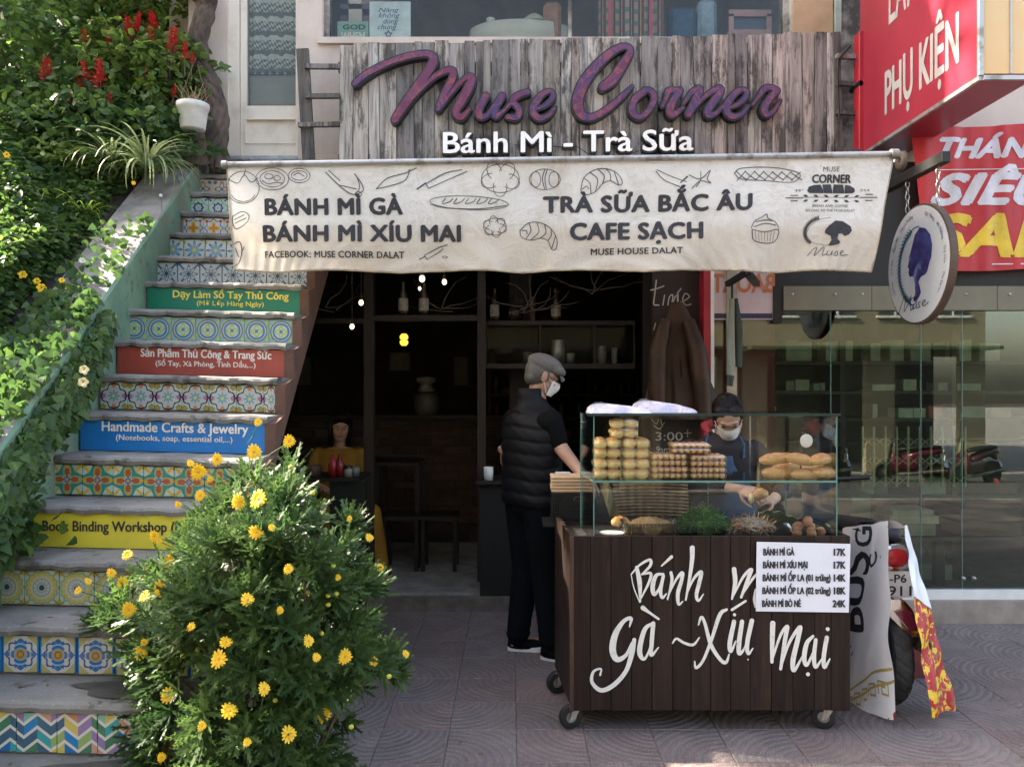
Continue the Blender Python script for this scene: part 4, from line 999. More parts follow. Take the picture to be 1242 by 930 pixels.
def poly(mb, pts, mp, lift=.0015, mi=None): mb.add([mp(a, b, lift) for a, b in pts], [tuple(range(len(pts)))[::-1]], mi, False)
for L in ([(398,272),(410,240),(450,226),(505,222),(528,262),(535,290),(415,290)], [(520,222),(590,220),(603,270),(606,290),(536,290)], [(612,220),(690,222),(700,262),(703,290),(608,290)], [(705,224),(745,228),(785,250),(790,275),(770,288),(705,290)]):
    poly(tx, [(920+x/6.64, 190+y/6.64) for x, y in L], amp)
for k in range(6):
    x = 365+84*k
    sx = -1 if k > 2 else 1
    for yy, s_ in ((303, 1), (342, -1)):
        q = [(x, yy), (x+28, yy), (x+45*1, yy+17), (x+17, yy+17)] if s_*sx > 0 else [(x+17, yy), (x+45, yy), (x+28, yy+17), (x, yy+17)]
        poly(tx, [(920+a/6.64, 190+b/6.64) for a, b in q], amp)
for (a, b, c, d) in ((265,310,320,310),(225,330,360,330),(265,353,320,353),(880,296,935,296),(835,320,972,320),(880,344,935,344)): stroke(tx, A5([(a,b),(c,d)], 1.1), amp, lift=.0015)
stroke(tx, A5([(360,325),(500,322),(700,322),(835,320)], .5), amp, lift=.0015)
# woman's head silhouette in a leafy ring
poly(tx, [(920+x/6.64, 190+y/6.64) for x, y in [(560,580),(590,545),(640,505),(700,510),(765,550),(778,585),(755,615),(720,628),(700,605),(670,610),(665,650),(690,672),(680,690),(620,705),(590,703),(615,660),(608,625),(575,610),(560,605)]], amp)
stroke(tx, A5([(600,480),(500,500),(430,560),(415,630),(470,680),(590,705)], .45), amp, lift=.0015)
for k in range(26):
    a = 4.4-k*.085; cx, cy = 540+150*math.cos(a)*.95, 595+115*-math.sin(-a)*1
    for s_ in (-1, 1):
        aa = a+s_*.9+1.57; stroke(tx, [(920+cx/6.64, 190+cy/6.64, 1.3), (920+(cx+20*math.cos(aa))/6.64, 190+(cy+20*math.sin(aa))/6.64, .5)], amp, lift=.0015, n=2)
MUSE = [[(425,785),(470,735),(500,722),(480,785),(540,725),(560,722),(545,780),(575,770)],[(590,745),(580,780),(610,775),(625,745),(620,780)],[(640,778),(665,745),(668,780),(650,785)],[(690,770),(715,750),(700,745),(690,775),(720,782),(755,775)]]
for s_ in MUSE: stroke(tx, A5(s_, .8), amp, lift=.0015)
tx.build('logo_print', MT['ink'], aw)
# line drawings of bread and kitchen tools
dw = MB(); dk = random.Random(5)
def line(pts, w=1.0): stroke(dw, [(x, y, w*dk.uniform(.8, 1.3)) for x, y in pts], amp, lift=.0012, n=3)
def oval(cx, cy, rx, ry, a=0, t0=0, t1=360, w=.75):
    a = R(a); line([(cx+rx*math.cos(R(t))*math.cos(a)-ry*math.sin(R(t))*math.sin(a), cy+rx*math.cos(R(t))*math.sin(a)+ry*math.sin(R(t))*math.cos(a)) for t in np.linspace(t0, t1, 15)], w)
def flush():
    global dw
    if dw.v: dw.build('drawing', MT['ink_line'], aw)
    dw = MB()
oval(294, 227, 20, 19, -20); line([(276,217),(288,222),(296,212),(304,221),(312,216)]); line([(296,212),(298,206)]); oval(294, 232, 15, 12, 0, 20, 160); flush()
oval(330, 217, 20, 13); oval(330, 217, 15, 9.5); oval(326, 214, 5, 3); oval(336, 216, 4, 3); line([(318,219),(325,223),(334,221),(342,222)]); flush()
oval(363, 213, 13, 8.5); oval(363, 213, 9.5, 5.5); line([(356,213),(362,210),(369,214)]); flush()
line([(395,209),(407,221),(420,232),(430,236)]); line([(399,207),(412,219)]); line([(430,236),(436,227),(433,215)]); line([(430,236),(440,231),(438,222),(430,211)]); oval(434, 235, 4, 3); line([(410,224),(432,229)]); flush()
line([(456,229),(470,216),(492,210),(497,206)]); line([(456,229),(478,224),(492,218),(497,206)]); line([(492,210),(505,204)]); flush()
line([(506,229),(516,222)], 1.6); line([(516,223),(540,210),(560,206)]); line([(520,228),(545,217),(566,208)]); line([(516,223),(520,228)]); flush()
def bun(cx, cy, r, n):
    for k in range(n):
        a = k*360/n+20; x, y = cx+r*.55*math.cos(R(a)), cy+r*.42*math.sin(R(a)); oval(x, y, r*.5, r*.36, a, -110, 110)
    oval(cx, cy, r, r*.72)
bun(607, 216, 23, 5); oval(661, 217, 19, 12); line([(661,205),(658,216),(661,229)]); line([(664,205),(661,216),(663,229)]); oval(650,217,6,9); oval(672,217,6,9); flush()
def croissant(cx, cy, s, a):
    a = R(a); T_ = lambda p: (cx+s*(p[0]*math.cos(a)-p[1]*math.sin(a)), cy+s*(p[0]*math.sin(a)+p[1]*math.cos(a)))
    for L in ([(-1,.25),(-.75,-.3),(-.2,-.55),(.4,-.5),(.9,-.15),(1.05,.3),(.85,.4),(.5,.1),(.1,.15),(-.3,.45),(-.8,.5),(-1,.25)], [(-.75,-.3),(-.5,.0),(-.55,.5)], [(-.4,-.5),(-.1,-.1),(-.3,.42)], [(0,-.56),(.25,-.2),(.1,.14)], [(.4,-.5),(.55,-.2),(.5,.1)], [(.75,-.3),(.8,0),(.85,.38)], [(-.9,.2),(-.7,.1),(-.6,.25)]): line([T_(p) for p in L])
croissant(728, 219, 25, -12); croissant(655, 283, 24, 25); flush()
line([(796,208),(806,218),(825,226)]); line([(797,206),(815,214),(833,220)]); line([(836,212),(850,217),(862,206),(858,217),(863,222),(850,219),(840,228)]); line([(850,208),(850,218),(845,226)]); line([(826,221),(834,214)], 1.6); flush()
flush()
for k in range(7):
    x = 893+k*11; line([(x, 207+k*.3),(x+6, 213),(x+14, 218)]); line([(x+12, 207+k*.3),(x+6, 214),(x+1, 219)])
line([(891,210),(900,204),(935,203),(965,208),(971,214),(960,221),(930,219),(900,217),(891,210)]); flush()
oval(569, 245, 48, 8, 2)
for k in range(5): line([(540+k*14,240),(536+k*14,246),(545+k*14,244),(549+k*14,240)])
line([(522,247),(540,251),(580,252),(614,248)]); bun(600, 273, 14, 6); flush()
line([(281,262),(293,256),(301,261),(297,270),(285,277),(281,270),(281,262)]); line([(283,266),(295,260)]); line([(284,270),(297,264)]); flush()
line([(281,295),(288,292),(290,303),(286,318),(280,322)]); line([(290,303),(293,298)]); line([(283,300),(286,310)]); flush()
line([(507,312),(513,309)], 1.2); line([(513,307),(528,299),(534,296)]); line([(516,312),(531,303),(536,299)]); line([(513,307),(516,312)]); line([(534,297),(541,294)], 1.2); oval(538, 309, 3, 1.2); flush()
line([(913,275),(917,267),(925,263),(931,259),(933,264),(942,268),(947,275)]); line([(916,274),(930,270),(943,272)]); line([(918,268),(930,266),(938,267)]); line([(914,277),(918,291),(942,292),(947,277),(930,280),(914,277)]); flush()
for k in range(7): line([(918+k*4,279),(920+k*3.4,291)], .5)
flush()
# ------------------------------------------------------------------ red projecting box sign
SX = 2.425
bx = thing('box_sign', 'large red and orange box sign with white capitals projecting at the top right', 'sign', (SX, 4.6, 3.1))
zb = 3.125
b = MB(); b.box((SX, 3.99, zb+.012), (SX+.30, 5.35, 4.7)); b.build('box', [MT['red_sign']], bx)
b = MB(); b.box((SX+.012, 3.984, zb+.03), (SX+.30, 3.989, 4.7)); b.build('front_face', MT['orange_sign'], bx)
b = MB(); b.bar((SX+.001, 3.98, zb+.006), (SX+.001, 5.36, zb+.006), .02, .022); b.bar((SX+.001, 3.98, zb+.018), (SX+.001, 3.98, 4.7), .022, .02); b.bar((SX+.012, 3.979, zb+.006), (SX+.31, 3.979, zb+.006), .018, .022); b.build('frame', MT['zinc'], bx)
b = MB(); b.box((SX+.155, 3.978, zb+.03), (SX+.165, 3.983, 4.7)); b.build('trim', MT['zinc'], bx)
def sidemap(x, y, h=0): return (SX-.0005-h, x, y)     # drawing units: x = distance from the eye, y = height
t = MB()
def side_text(mb, s, y0, y1, zb_, zc, mapf, off=.03, lift=.0015, shear=0):
    v, f = text2d(s, 0, 1, 0, -1, offset=off*.3, shear=shear)
    for q, (dx, dy) in enumerate(((0, 0), (-.006, 0), (.006, 0), (0, .02), (0, -.02))): mb.add([mapf(y0+(y1-y0)*(a+dx), zb_+(zc-zb_)*(-b+dy), lift+q*.0003) for a, b in v], f, None, False)
side_text(t, 'PHỤ KIỆN', 4.99, 4.17, 3.30, 3.56, sidemap); side_text(t, 'LẮP', 4.94, 4.62, 3.86, 4.12, sidemap)
t.build('lettering', MT['sign_text'], bx)
for k, (z, yy) in enumerate(((3.62, 5.3), (4.3, 5.3))):
    b = MB(); b.tube([(SX-.02, yy, z), (SX-.02, yy+.14, z)], .02, 8); b.build('bolt', MT['black'], bx)
rp = MB(); rp.bbox((PX(1050, 5.3), 5.30, 3.0), (SX-.03, 5.39, 3.98), .004); tag(rp.build('red_back_panel', MT['red_panel']), 'narrow red upright panel between the plank sign and the box sign', 'panel')
# ------------------------------------------------------------------ shop next door, right of the bread shop
nb = thing('glass_shop_front', 'shop next door with green-tinted glass front, tan beam, stone plinth and red post', 'shop', (2.6, 5, 0))
boxes('beam', MT['tan'], nb, ((1.765, 4.99, PZ(376, 4.99)), (2.335, 5.2, PZ(347, 4.99))), ((2.339, 4.99, PZ(376, 4.99)), (3.15, 5.2, PZ(347, 4.99))), ((3.154, 4.99, PZ(376, 4.99)), (6.5, 5.2, PZ(347, 4.99))))
for px_ in (961, 1013, 1046, 1132, 1172, 1225): b = MB(); b.lathe([(0, .009), (.008, .006), (.011, 0)], (PX(px_, 4.99), 4.99, PZ(357, 4.99)), 10, ax='y'); b.build('bolt', MT['zinc'], nb)
boxes('header', MT['dark_wood'], nb, ((1.70, 5.03, PZ(346.9, 5)), (6.5, 5.3, 3.0)), ((1.2, 5.031, PZ(318, 5)), (1.699, 5.3, 3.0)), ((1.70, 5.0, PZ(392, 5)), (1.76, 5.2, PZ(347, 5))))
boxes('upper_wall', MT['lime'], nb, ((2.73, 5.1, 3.0), (6.5, 5.32, 6.0)))
boxes('plinth', MT['stone'], nb, ((1.3, 4.97, -.05), (2.39, 5.28, .145)), ((2.392, 4.971, -.05), (6.5, 5.28, .145)))
boxes('sill', MT['white'], nb, ((1.32, 5.0, .1455), (6.5, 5.07, .205)))
zt = PZ(376, 4.99)
b = MB(); b.box((1.31, 5.03, zt), (1.698, 5.038, PZ(319, 5))); b.build('pane', MT['shop_glass'], nb)
for x0, x1 in ((1.31, 2.085), (2.089, 2.675), (2.679, 2.945), (2.949, 4.6)):
    b = MB(); b.box((x0, 5.03, .205), (x1, 5.038, zt-.001)); b.build('pane', MT['shop_glass'], nb)
for x in (2.087, 2.677, 2.947): b = MB(); b.box((x-.0018, 5.029, .206), (x+.0018, 5.039, zt-.001)); b.build('pane_joint', MT['pane_edge'], nb)
for px_ in (1168, 1181, 1112): b = MB(); b.lathe([(0, .02), (.012, .02), (.014, 0)], (PX(px_, 5.02), 5.028, PZ(701, 5.02)), 10, ax='y'); b.build('glass_clamp', MT['steel'], nb)
boxes('red_post', MT['red_panel'], nb, ((PX(849, 5.1), 5.0, .15), (PX(860, 5.1)+.0, 5.3, PZ(320, 5.1))))
boxes('white_edge', MT['white'], nb, ((PX(862, 5), 4.995, .15), (PX(866, 5), 5.02, 2.35)))
boxes('floor', MT['stone'], nb, ((1.42, 5.29, -.02), (6.5, 8.6, .12)))
shopgreen = simple('dim_green_wall', (.17,.19,.16), .8, (.12,.14,.12), 2)
boxes('interior_wall', shopgreen, nb, ((1.42, 8.5, .12), (6.5, 8.6, 3)), ((6.4, 5.32, .12), (6.5, 8.49, 3)))
boxes('party_wall', shopgreen, nb, ((1.40, 5.32, -.02), (1.50, 8.59, 3)))
boxes('ceiling', shopgreen, nb, ((1.52, 5.33, 2.72), (6.4, 8.5, 2.8)))
# interior shelving with boxed goods
cab = thing('display_cabinet', 'dark wall cabinet with rows of pale boxes inside the glass shop', 'cabinet', (3, 6.0, .12))
CY = 5.85
sw_ = simple('cabinet_wood', (.075,.075,.06), .5)
boxes('carcass', sw_, cab, ((1.62, CY+.4, .121), (5.5, CY+.45, 2.7)))
for x in (1.62, 2.5, 3.35, 4.2, 5.1): boxes('upright', sw_, cab, ((x, CY, .121), (x+.04, CY+.399, 2.7)))
shelfz = [PZ(y, CY) for y in (438, 474, 507, 536, 600, 640)]
for z in shelfz: boxes('shelf', sw_, cab, ((1.66, CY+.002, z-.025), (5.48, CY+.398, z)))
goods = [simple('white_box', (.74,.76,.68), .6), simple('grey_box', (.5,.53,.47), .6), simple('kraft_box', (.32,.24,.15), .7), simple('orange_box', (.5,.13,.05), .6), simple('teal_box', (.10,.26,.24), .6), simple('brown_box', (.14,.08,.05), .6)]
r_ = random.Random(21)
BOXG = 'boxed goods on the shelves of the glass shop'
def shopbox(x0, z, w, h, m, nm, lab):
    b = MB(); b.bbox((x0, CY+.02+r_.uniform(0, .03), z+.001), (x0+w, CY+.2, z+h), .003); o = b.build(nm, goods[m]); tag(o, lab, 'box', BOXG)
ORD = ['first', 'second', 'third', 'fourth', 'fifth', 'sixth', 'seventh', 'eighth', 'ninth', 'tenth', 'eleventh', 'twelfth']
def row(y, items, lab):
    z = PZ(y, CY)
    for k_, (x0, x1, h, m) in enumerate(items): shopbox(PX(x0, CY), z, PX(x1, CY)-PX(x0, CY), h*CY/FPX, m, 'goods_box', ORD[k_]+' from the left of the '+lab)
row(438, [(955,969,25,0),(970,987,24,0),(1004,1018,24,0),(1019,1037,25,0),(1058,1070,22,0),(1083,1100,26,0),(1108,1120,22,1),(1121,1132,23,1),(1150,1163,24,1),(1166,1181,26,0),(1190,1215,22,1)], 'tall pale boxes on the top shelf behind glass')
row(474, [(955,965,12,1),(967,984,14,0),(988,996,9,1),(998,1004,10,1),(1060,1088,8,0),(1098,1114,14,0),(1140,1152,10,1),(1160,1195,9,1)], 'small pale cartons on the second shelf behind glass')
row(507, [(930,944,14,1),(957,979,5,0),(1000,1020,5,0),(1060,1066,17,0),(1092,1110,12,0),(1111,1126,12,0),(1128,1147,15,3),(1170,1200,14,1),(1205,1230,12,2)], 'low cartons on the third shelf behind glass')
row(600, [(1045,1062,22,1),(1064,1080,18,4),(1120,1150,20,1),(1160,1240,14,5)], 'dim cartons on the shelf behind the lattice gate')
lowt = thing('display_table', 'low table stacked with brown and white boxes behind the shop glass', 'table', (3, 5.9, .12))
TY = 5.4
boxes('table_top', sw_, lowt, ((1.9, TY, PZ(652, TY)-.03), (4.4, TY+.5, PZ(652, TY)))); 
for x in (1.92, 3.0, 4.3): boxes('leg', sw_, lowt, ((x, TY+.03, .121), (x+.06, TY+.09, PZ(652, TY)-.031)))
for k, (x0, x1, y0, y1, m, lab) in enumerate(((1086,1138,620,626.5,0,'upper of the two long white cartons behind the shop glass'),(1083,1144,627,637,0,'lower of the two long white cartons behind the shop glass'),(1083,1140,637.5,651.5,1,'grey carton under the two long white cartons'),(1171,1242,617,635,5,'upper brown box on the low table at the right edge'),(1170,1244,635.5,651.5,5,'lower brown box on the low table at the right edge'),(1035,1060,600,651.5,4,'blue-green carton standing by the seller, behind the shop glass'))):
    b = MB(); b.bbox((PX(x0, TY), TY+.05, PZ(y1, TY)+.001), (PX(x1, TY), TY+.3, PZ(y0, TY)), .003); tag(b.build('goods_box', goods[m]), lab, 'box', BOXG)
b = MB(); b.box((PX(1095, 5.6), 5.6, .122), (PX(1155, 5.6), 5.95, PZ(684, 5.6))); tag(b.build('counter_case', goods[1]), 'dim grey counter standing on the floor of the glass shop', 'counter')
b = MB(); b.grid(lambda u, v: (PX(1105, 5.55)+.34*u, 5.6+.2*v, PZ(676, 5.55)+.10*math.sin(u*3.1)*math.sin(v*3.1)+.02*math.sin(u*19+v*7)), 24, 12)
tag(b.build('plastic_sheet', simple('pale_blue_plastic', (.3,.42,.42), .25)), 'crumpled pale blue plastic sheet on the low counter behind the shop glass', 'sheet')
# folding lattice gate inside the glass shop
gate = thing('folding_gate', 'folded metal lattice gate with upright bars behind the shop glass', 'gate', (2.9, 6.3, .12)); GY = 5.72
gm = simple('pale_green_metal', (.7,.72,.5), .5)
gx = [PX(1046, GY)+k*.085 for k in range(10)]
for x in gx: b = MB(); b.bar((x, GY, PZ(590, GY)), (x, GY, PZ(517, GY)), .014, .014, up=(0, 1, 0)); b.build('bar', gm, gate)
b = MB()
for k in range(9):
    for z in (PZ(582, GY), PZ(558, GY), PZ(535, GY)):
        b.bar((gx[k], GY-.01, z-.035), (gx[k+1], GY-.01, z+.035), .012, .004); b.bar((gx[k], GY+.008, z+.035), (gx[k+1], GY+.008, z-.035), .012, .004)
b.build('lattice', gm, gate)
# reflection in the left pane, built as a solid panel with mirrored print
t = flat_sign('poster', 'poster with mirrored orange capitals, standing in for a reflection on the left shop pane', 'poster', 863, 320, 938, 388, 5.008, simple('pink_reflection', (.58,.46,.46), .6, (.48,.34,.36), 3), .008)
def mir(d, cx):
    def mp(x, y, h=0): return P(2*cx-x, y, d)-Vector((0, h, 0))
    return mp
l = MB(); v, f = text2d('BAOAT', 862, 939, 354, 333, offset=.03); mp = mir(5.005, 901); l.add([mp(a, b_, 0) for a, b_ in v], [q[::-1] for q in f]); l.build('lettering', simple('orange_print', (.5,.16,.05), .6), t)
l = MB(); l.box((PX(866, 5.0), 5.004, PZ(386, 5.0)), (PX(937, 5.0), 5.0075, PZ(380, 5.0))); l.build('dark_strip', simple('navy_print', (.03,.03,.08), .6), t)
b = MB(); b.box((PX(866, 5.12), 5.12, .3), (PX(940, 5.12), 5.14, PZ(389, 5.12))); tag(b.build('red_curtain', simple('dim_red_panel', (.32,.05,.07), .7)), 'dim red panel under the mirrored poster, left end of the shop glass', 'panel')
b = MB(); b.box((PX(881, 5.0), 4.985, .2), (PX(893, 5.0), 5.01, 2.34)); tag(b.build('beige_post', simple('beige_metal', (.36,.32,.24), .5)), 'beige upright post at the left edge of the shop glass', 'post')
# closed parasol hanging beside the awning
ps = thing('closed_parasol', 'grey and green closed parasol hanging upright under the right end of the awning', 'parasol', P(892, 468, 4.6))
b = MB(); b.tube([P(886, 466, 4.6), P(886, 420, 4.6), P(887, 362, 4.6)], [.017, .022, .012], 10); b.build('canopy', simple('grey_green_cloth', (.22,.25,.21), .7, (.12,.15,.12), 12, stretch=(20,20,1)), ps)
b = MB(); b.tube([P(896, 445, 4.62), P(896, 400, 4.62), P(893, 362, 4.62)], [.02, .024, .01], 10); b.build('canopy_fold', simple('dark_green_cloth', (.03,.045,.035), .7), ps)
b = MB(); b.tube([P(888, 362, 4.6), P(888, 345, 4.6)], .007, 8); b.tube([P(884, 468, 4.6), P(886, 455, 4.6)], .024, 8); b.build('pole', MT['black'], ps)
b = MB(); b.bar(P(882, 345, 4.55), P(906, 330, 4.4), .03, .03); b.bar(P(906, 330, 4.4), P(918, 345, 4.9), .04, .03); tag(b.build('awning_motor', MT['black']), 'black angular awning bracket above the closed parasol', 'bracket')
# ------------------------------------------------------------------ red sale banner
RB = 4.96
rb = thing('sale_banner', 'red cloth banner with slanted white and yellow capitals on the right edge', 'banner', (3.2, RB, 2.75))
def rby(x, z): return RB+.004*math.sin(x*37+z*2)+.010*math.sin(x*12-z*5)+.002*math.sin(x*61)
def rbm(px, py, h=0): q = P(px, py, RB); return (q.x, rby(q.x, q.z)-h, q.z)
def rbp(u, v):
    x0 = 1105+18*v; px = x0+(1420-x0)*u; py = 152+7*u*0+(327-152)*v+2*math.sin(u*9); return rbm(px, py)
b = MB(); b.grid(rbp, 110, 24, flip=True)
rm = M_('red_banner_cloth', .5); rc = rm.mix(rm.noise(3, 5).gt(.55, .3), (.62,.035,.04), (.48,.022,.03)); rm.color(rc); rm.bump(rm.noise(9, 5), .4, .01); rm.translucent(.2, rc)
b.build('cloth', rm.m, rb)
t = MB(); letter(t, 'THÁNG', rbm, 1140, 1278, 191, 168.5, fine=5, offset=.06, shear=.35, lift=.003); letter(t, 'SIÊU', rbm, 1131, 1290, 247, 212, fine=5, offset=.06, shear=.35, lift=.003)
stroke(t, [(1128, 207, 1), (1420, 203, 1.2)], rbm, lift=.003, n=40); stroke(t, [(1124, 321, 1.4), (1420, 318, 1.4)], rbm, lift=.003, n=40)
t.build('lettering', simple('white_banner_print', (.72,.70,.76), .5), rb)
t = MB(); letter(t, 'SALE', rbm, 1128, 1330, 309, 262, fine=5, offset=.06, shear=.25, lift=.003); t.build('yellow_lettering', simple('yellow_print', (.82,.55,.03), .5), rb)
# ------------------------------------------------------------------ hanging oval sign
HX, HY, HZ = 2.27, 4.3, 2.215; HR, HRy = .335, .345
hs = thing('hanging_sign', 'round white board with woman profile and leaf wreath hanging on two chains', 'sign', (HX, HY, HZ))
b = MB(); b.lathe([(0, 0), (HR, 0), (HR, .035), (0, .035)], (HX, HY, HZ), 56, ax='x', smooth=False)
HW = simple('brown_rim_wood', (.10,.065,.045), .6, (.06,.04,.03), 4, bump=.3); b.build('board', HW, hs)
b = MB(); n = 56; ring = [(HX-.002, HY+(HR-.012)*math.cos(2*math.pi*k/n), HZ+(HR-.012)*math.sin(2*math.pi*k/n)) for k in range(n)]
b.prism(ring, (-.003, 0, 0)); b.build('face', simple('pale_grey_board', (.56,.575,.60), .5, (.5,.515,.54), 4), hs, fix=True)
# drawing units on the face: u right (towards the street), v up, radius 1
def hm(u, v, h=0): return (HX-.0055-h, HY-u*HR, HZ+v*HR)
ink = MB(); 
def hpoly(mb, pts, lift=.001): mb.add([hm(a, b_, lift) for a, b_ in pts], [tuple(range(len(pts)))], None, False)
prof = [(.10,.60),(.28,.55),(.42,.42),(.48,.24),(.45,.05),(.40,-.02),(.33,-.16),(.28,-.20),(.14,-.22),(.06,-.30),(.10,-.38),(.14,-.48),(.08,-.55),(-.02,-.62),(-.10,-.60),(-.04,-.45),(-.06,-.30),(-.12,-.18),(-.22,-.18),(-.26,-.10),(-.24,-.04),(-.29,.0),(-.25,.08),(-.26,.16),(-.20,.22),(-.14,.34),(-.06,.5)]
def hmirror(pts): return pts
hpoly(ink, prof)
pm = M_('watercolour_indigo', .5); v = pm.coords('Object', (1,1,1)); c = pm.mix(pm.noise(14, 4, .6).gt(.5, .2), (.03,.02,.10), (.05,.06,.22)); c = pm.mix(pm.noise(9, 3).gt(.62, .1), c, (.2,.28,.45)); pm.color(c)
ink.build('profile_print', pm.m, hs, fix=False)
wr = MB()
def hstroke(mb, pts, lift=.001, n=5): 
    stroke(mb, pts, lambda x, y, h: hm(x, y, h), lift=lift, n=n)
hstroke(wr, [(.08,.62,.02),(-.15,.60,.02),(-.45,.35,.02),(-.58,0,.02),(-.55,-.25,.02),(-.4,-.5,.02),(-.15,-.66,.03),(.02,-.62,.02)])
for k in range(24):
    a = R(105+k*6.2); cx, cy = -.02+.56*math.cos(a)*1.0, -.02+.62*math.sin(a)
    for s_ in (-1, 1):
        aa = a+1.57+s_*.8; hstroke(wr, [(cx, cy, .045), (cx+.10*math.cos(aa), cy+.10*math.sin(aa), .012)], n=2)
wr.build('wreath_print', simple('teal_watercolour', (.06,.26,.27), .6, (.05,.12,.3), 9), hs)
t = MB(); H_ = lambda pts: [((x-275)/205., (475-y)/395., .02) for x, y in pts]
for s_ in ([(150,790),(185,690),(205,670),(192,770),(235,690),(240,675),(235,770),(258,740)],[(258,740),(252,765),(268,755),(275,735),(275,765)],[(300,725),(285,735),(298,755),(282,762)],[(312,745),(332,725),(318,722),(310,745),(325,755),(350,738)],[(250,690),(268,686)],[(256,700),(275,695)]): hstroke(t, H_(s_))
MT['sign_ink'] = simple('sign_script_ink', (.03,.03,.05), .5, (.05,.05,.07))
t.build('script', MT['sign_ink'], hs)
t = MB(); text_curved(t, 'Gọi Nàng   Mì Nướng   Trà Hoa   The Dalat', 0, 0, .84, .84, -72, 40, .09, lambda x, y, h: hm(x, -y, h), .001); text_curved(t, 'Coffee   Trà Sữa   Bánh Mì   House Nướng', 0, 0, .84, .84, 150, 262, .085, lambda x, y, h: hm(x, -y, h), .001); t.build('rim_lettering', simple('grey_print', (.2,.22,.26), .6), hs)
b = MB(); b.lathe([(0, .008), (.010, .004), (.011, 0)], (HX-.004, HY, HZ+HR*.9), 8, ax='x'); b.build('screw', MT['black'], hs)
for yy, ztop in ((HY+.145, 2.735), (HY-.175, 2.72)):
    zl = HZ+math.sqrt(max(0, HR*HR-(yy-HY)**2)); n = max(3, int((ztop-zl)/.034)); ch = MB()
    for k in range(n+1):
        zc = zl+(ztop-zl)*k/n; pts = []
        for q in range(9):
            a = q*math.pi/4; u, w = .011*math.cos(a), .021*math.sin(a); pts.append((HX+.017+(u if k % 2 else 0), yy+(0 if k % 2 else u), zc+w))
        ch.tube(pts, .0032, 5, cap=False)
    ch.build('chain', MT['steel'], hs)
ar = thing('bracket_arm', 'black timber arm projecting from the wall that carries the round sign', 'bracket', (HX, 4.7, 2.75))
b = MB(); b.bbox((HX-.005, 4.05, 2.715), (HX+.045, 5.3, 2.775), .004); b.build('arm', MT['black'], ar)
b = MB(); b.tube([(HX+.02, 4.62, 2.70), (HX+.02, 4.78, 2.95), (HX+.02, 5.28, 3.03)], .008, 6); b.build('stay', MT['black'], ar)
b = MB(); b.lathe([(.02, -.012), (.055, -.012), (.055, .012), (.02, .012), (.02, -.012)], (HX+.02, 4.52, 2.86), 20, ax='x'); b.build('pulley', simple('rusty_iron', (.12,.09,.07), .7), ar)
# ------------------------------------------------------------------ across the street (seen mirrored in the glass)
def opposite(name, label, x0, x1, h, wallc, awc, openings, floor2=True):
    t = thing(name, label, 'building', ((x0+x1)/2, -8.6, -.6)); y = -8.6
    wm = simple(name+'_wall', wallc, .8, tuple(q*.8 for q in wallc), 1.5)
    segs = []; xs_ = sorted(openings)
    xx = x0
    for (a, b_) in xs_: segs.append(((xx, y-.2, -.6), (a, y, 2.2))); xx = b_
    segs.append(((xx, y-.2, -.6), (x1, y, 2.2))); segs.append(((x0, y-.2, 2.2), (x1, y, h)))
    boxes('wall', wm, t, *segs); boxes('inner_wall', simple(name+'_room', (.12,.11,.09), .9), t, ((x0, y-2.5, -.6), (x1, y-2.3, 2.4)))
    boxes('roof', MT['concrete'], t, ((x0-.1, y-5, h), (x1+.1, y+.3, h+.15)))
    if not awc: openings = openings
    b = MB()
    b.box((x0, y+.001, 2.35), (x1, y+.7, 2.43)); b.build('ledge', simple(name+'_ledge', awc, .8), t)
    for k in range(int((x1-x0)/1.4)):
        a = x0+.5+k*1.4; w = boxes('window', simple('dark_pane', (.05,.07,.08), .1), t, ((a, y-.001, 3.2), (a+.8, y+.02, 4.4)))
        boxes('frame', MT['white'], w, ((a-.05, y+.0005, 3.14), (a+.85, y+.05, 3.198)), ((a-.05, y+.0005, 4.402), (a+.85, y+.05, 4.46)), ((a+.38, y+.021, 3.2), (a+.42, y+.04, 4.4)))
    return t
opposite('terrace_house', 'cream two storey house across the street with a green corrugated canopy', -1.5, 5.5, 9.0, (.30,.25,.15), (.045,.055,.045), [(.2, 2.2), (3.0, 5.0)])
opposite('terrace_house', 'ochre house across the street reflected at the right of the glass', 5.6, 11.5, 8.0, (.30,.27,.18), (.06,.10,.04), [(6.2, 8.6), (9.3, 10.9)])
opposite('terrace_house', 'pale house across the street with a red canopy', -9.5, -1.6, 8.5, (.28,.26,.24), (.14,.03,.03), [(-8.5, -6), (-4.8, -2.6)])
# ------------------------------------------------------------------ inside the bread shop
room = thing('shop_interior', 'dim brown room behind the open front with brick half wall and dark timber frame', 'room', (-.4, 6.5, .1))
boxes('floor_slab', MT['concrete'], room, ((-2.35, 5.32, -.15), (1.38, 9.38, .10)))
boxes('step', simple('worn_step', (.17,.145,.12), .8, (.08,.07,.06), 8, bump=.5), room, ((-2.0, 5.23, -.1), (1.3, 5.319, .085)))
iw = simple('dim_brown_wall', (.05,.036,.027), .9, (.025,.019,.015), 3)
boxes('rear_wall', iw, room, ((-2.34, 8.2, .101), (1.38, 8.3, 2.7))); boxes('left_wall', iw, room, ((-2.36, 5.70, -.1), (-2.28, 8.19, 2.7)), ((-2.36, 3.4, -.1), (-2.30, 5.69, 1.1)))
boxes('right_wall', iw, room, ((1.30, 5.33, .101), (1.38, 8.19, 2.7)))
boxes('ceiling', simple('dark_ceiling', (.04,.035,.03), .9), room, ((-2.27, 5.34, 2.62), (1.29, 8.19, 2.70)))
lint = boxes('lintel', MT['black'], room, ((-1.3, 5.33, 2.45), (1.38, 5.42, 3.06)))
brick_m = simple('dim_brick', (.075,.042,.032), .9, (.04,.026,.02), 9, bump=.6, bscale=40, rnd=True, rvar=.4)
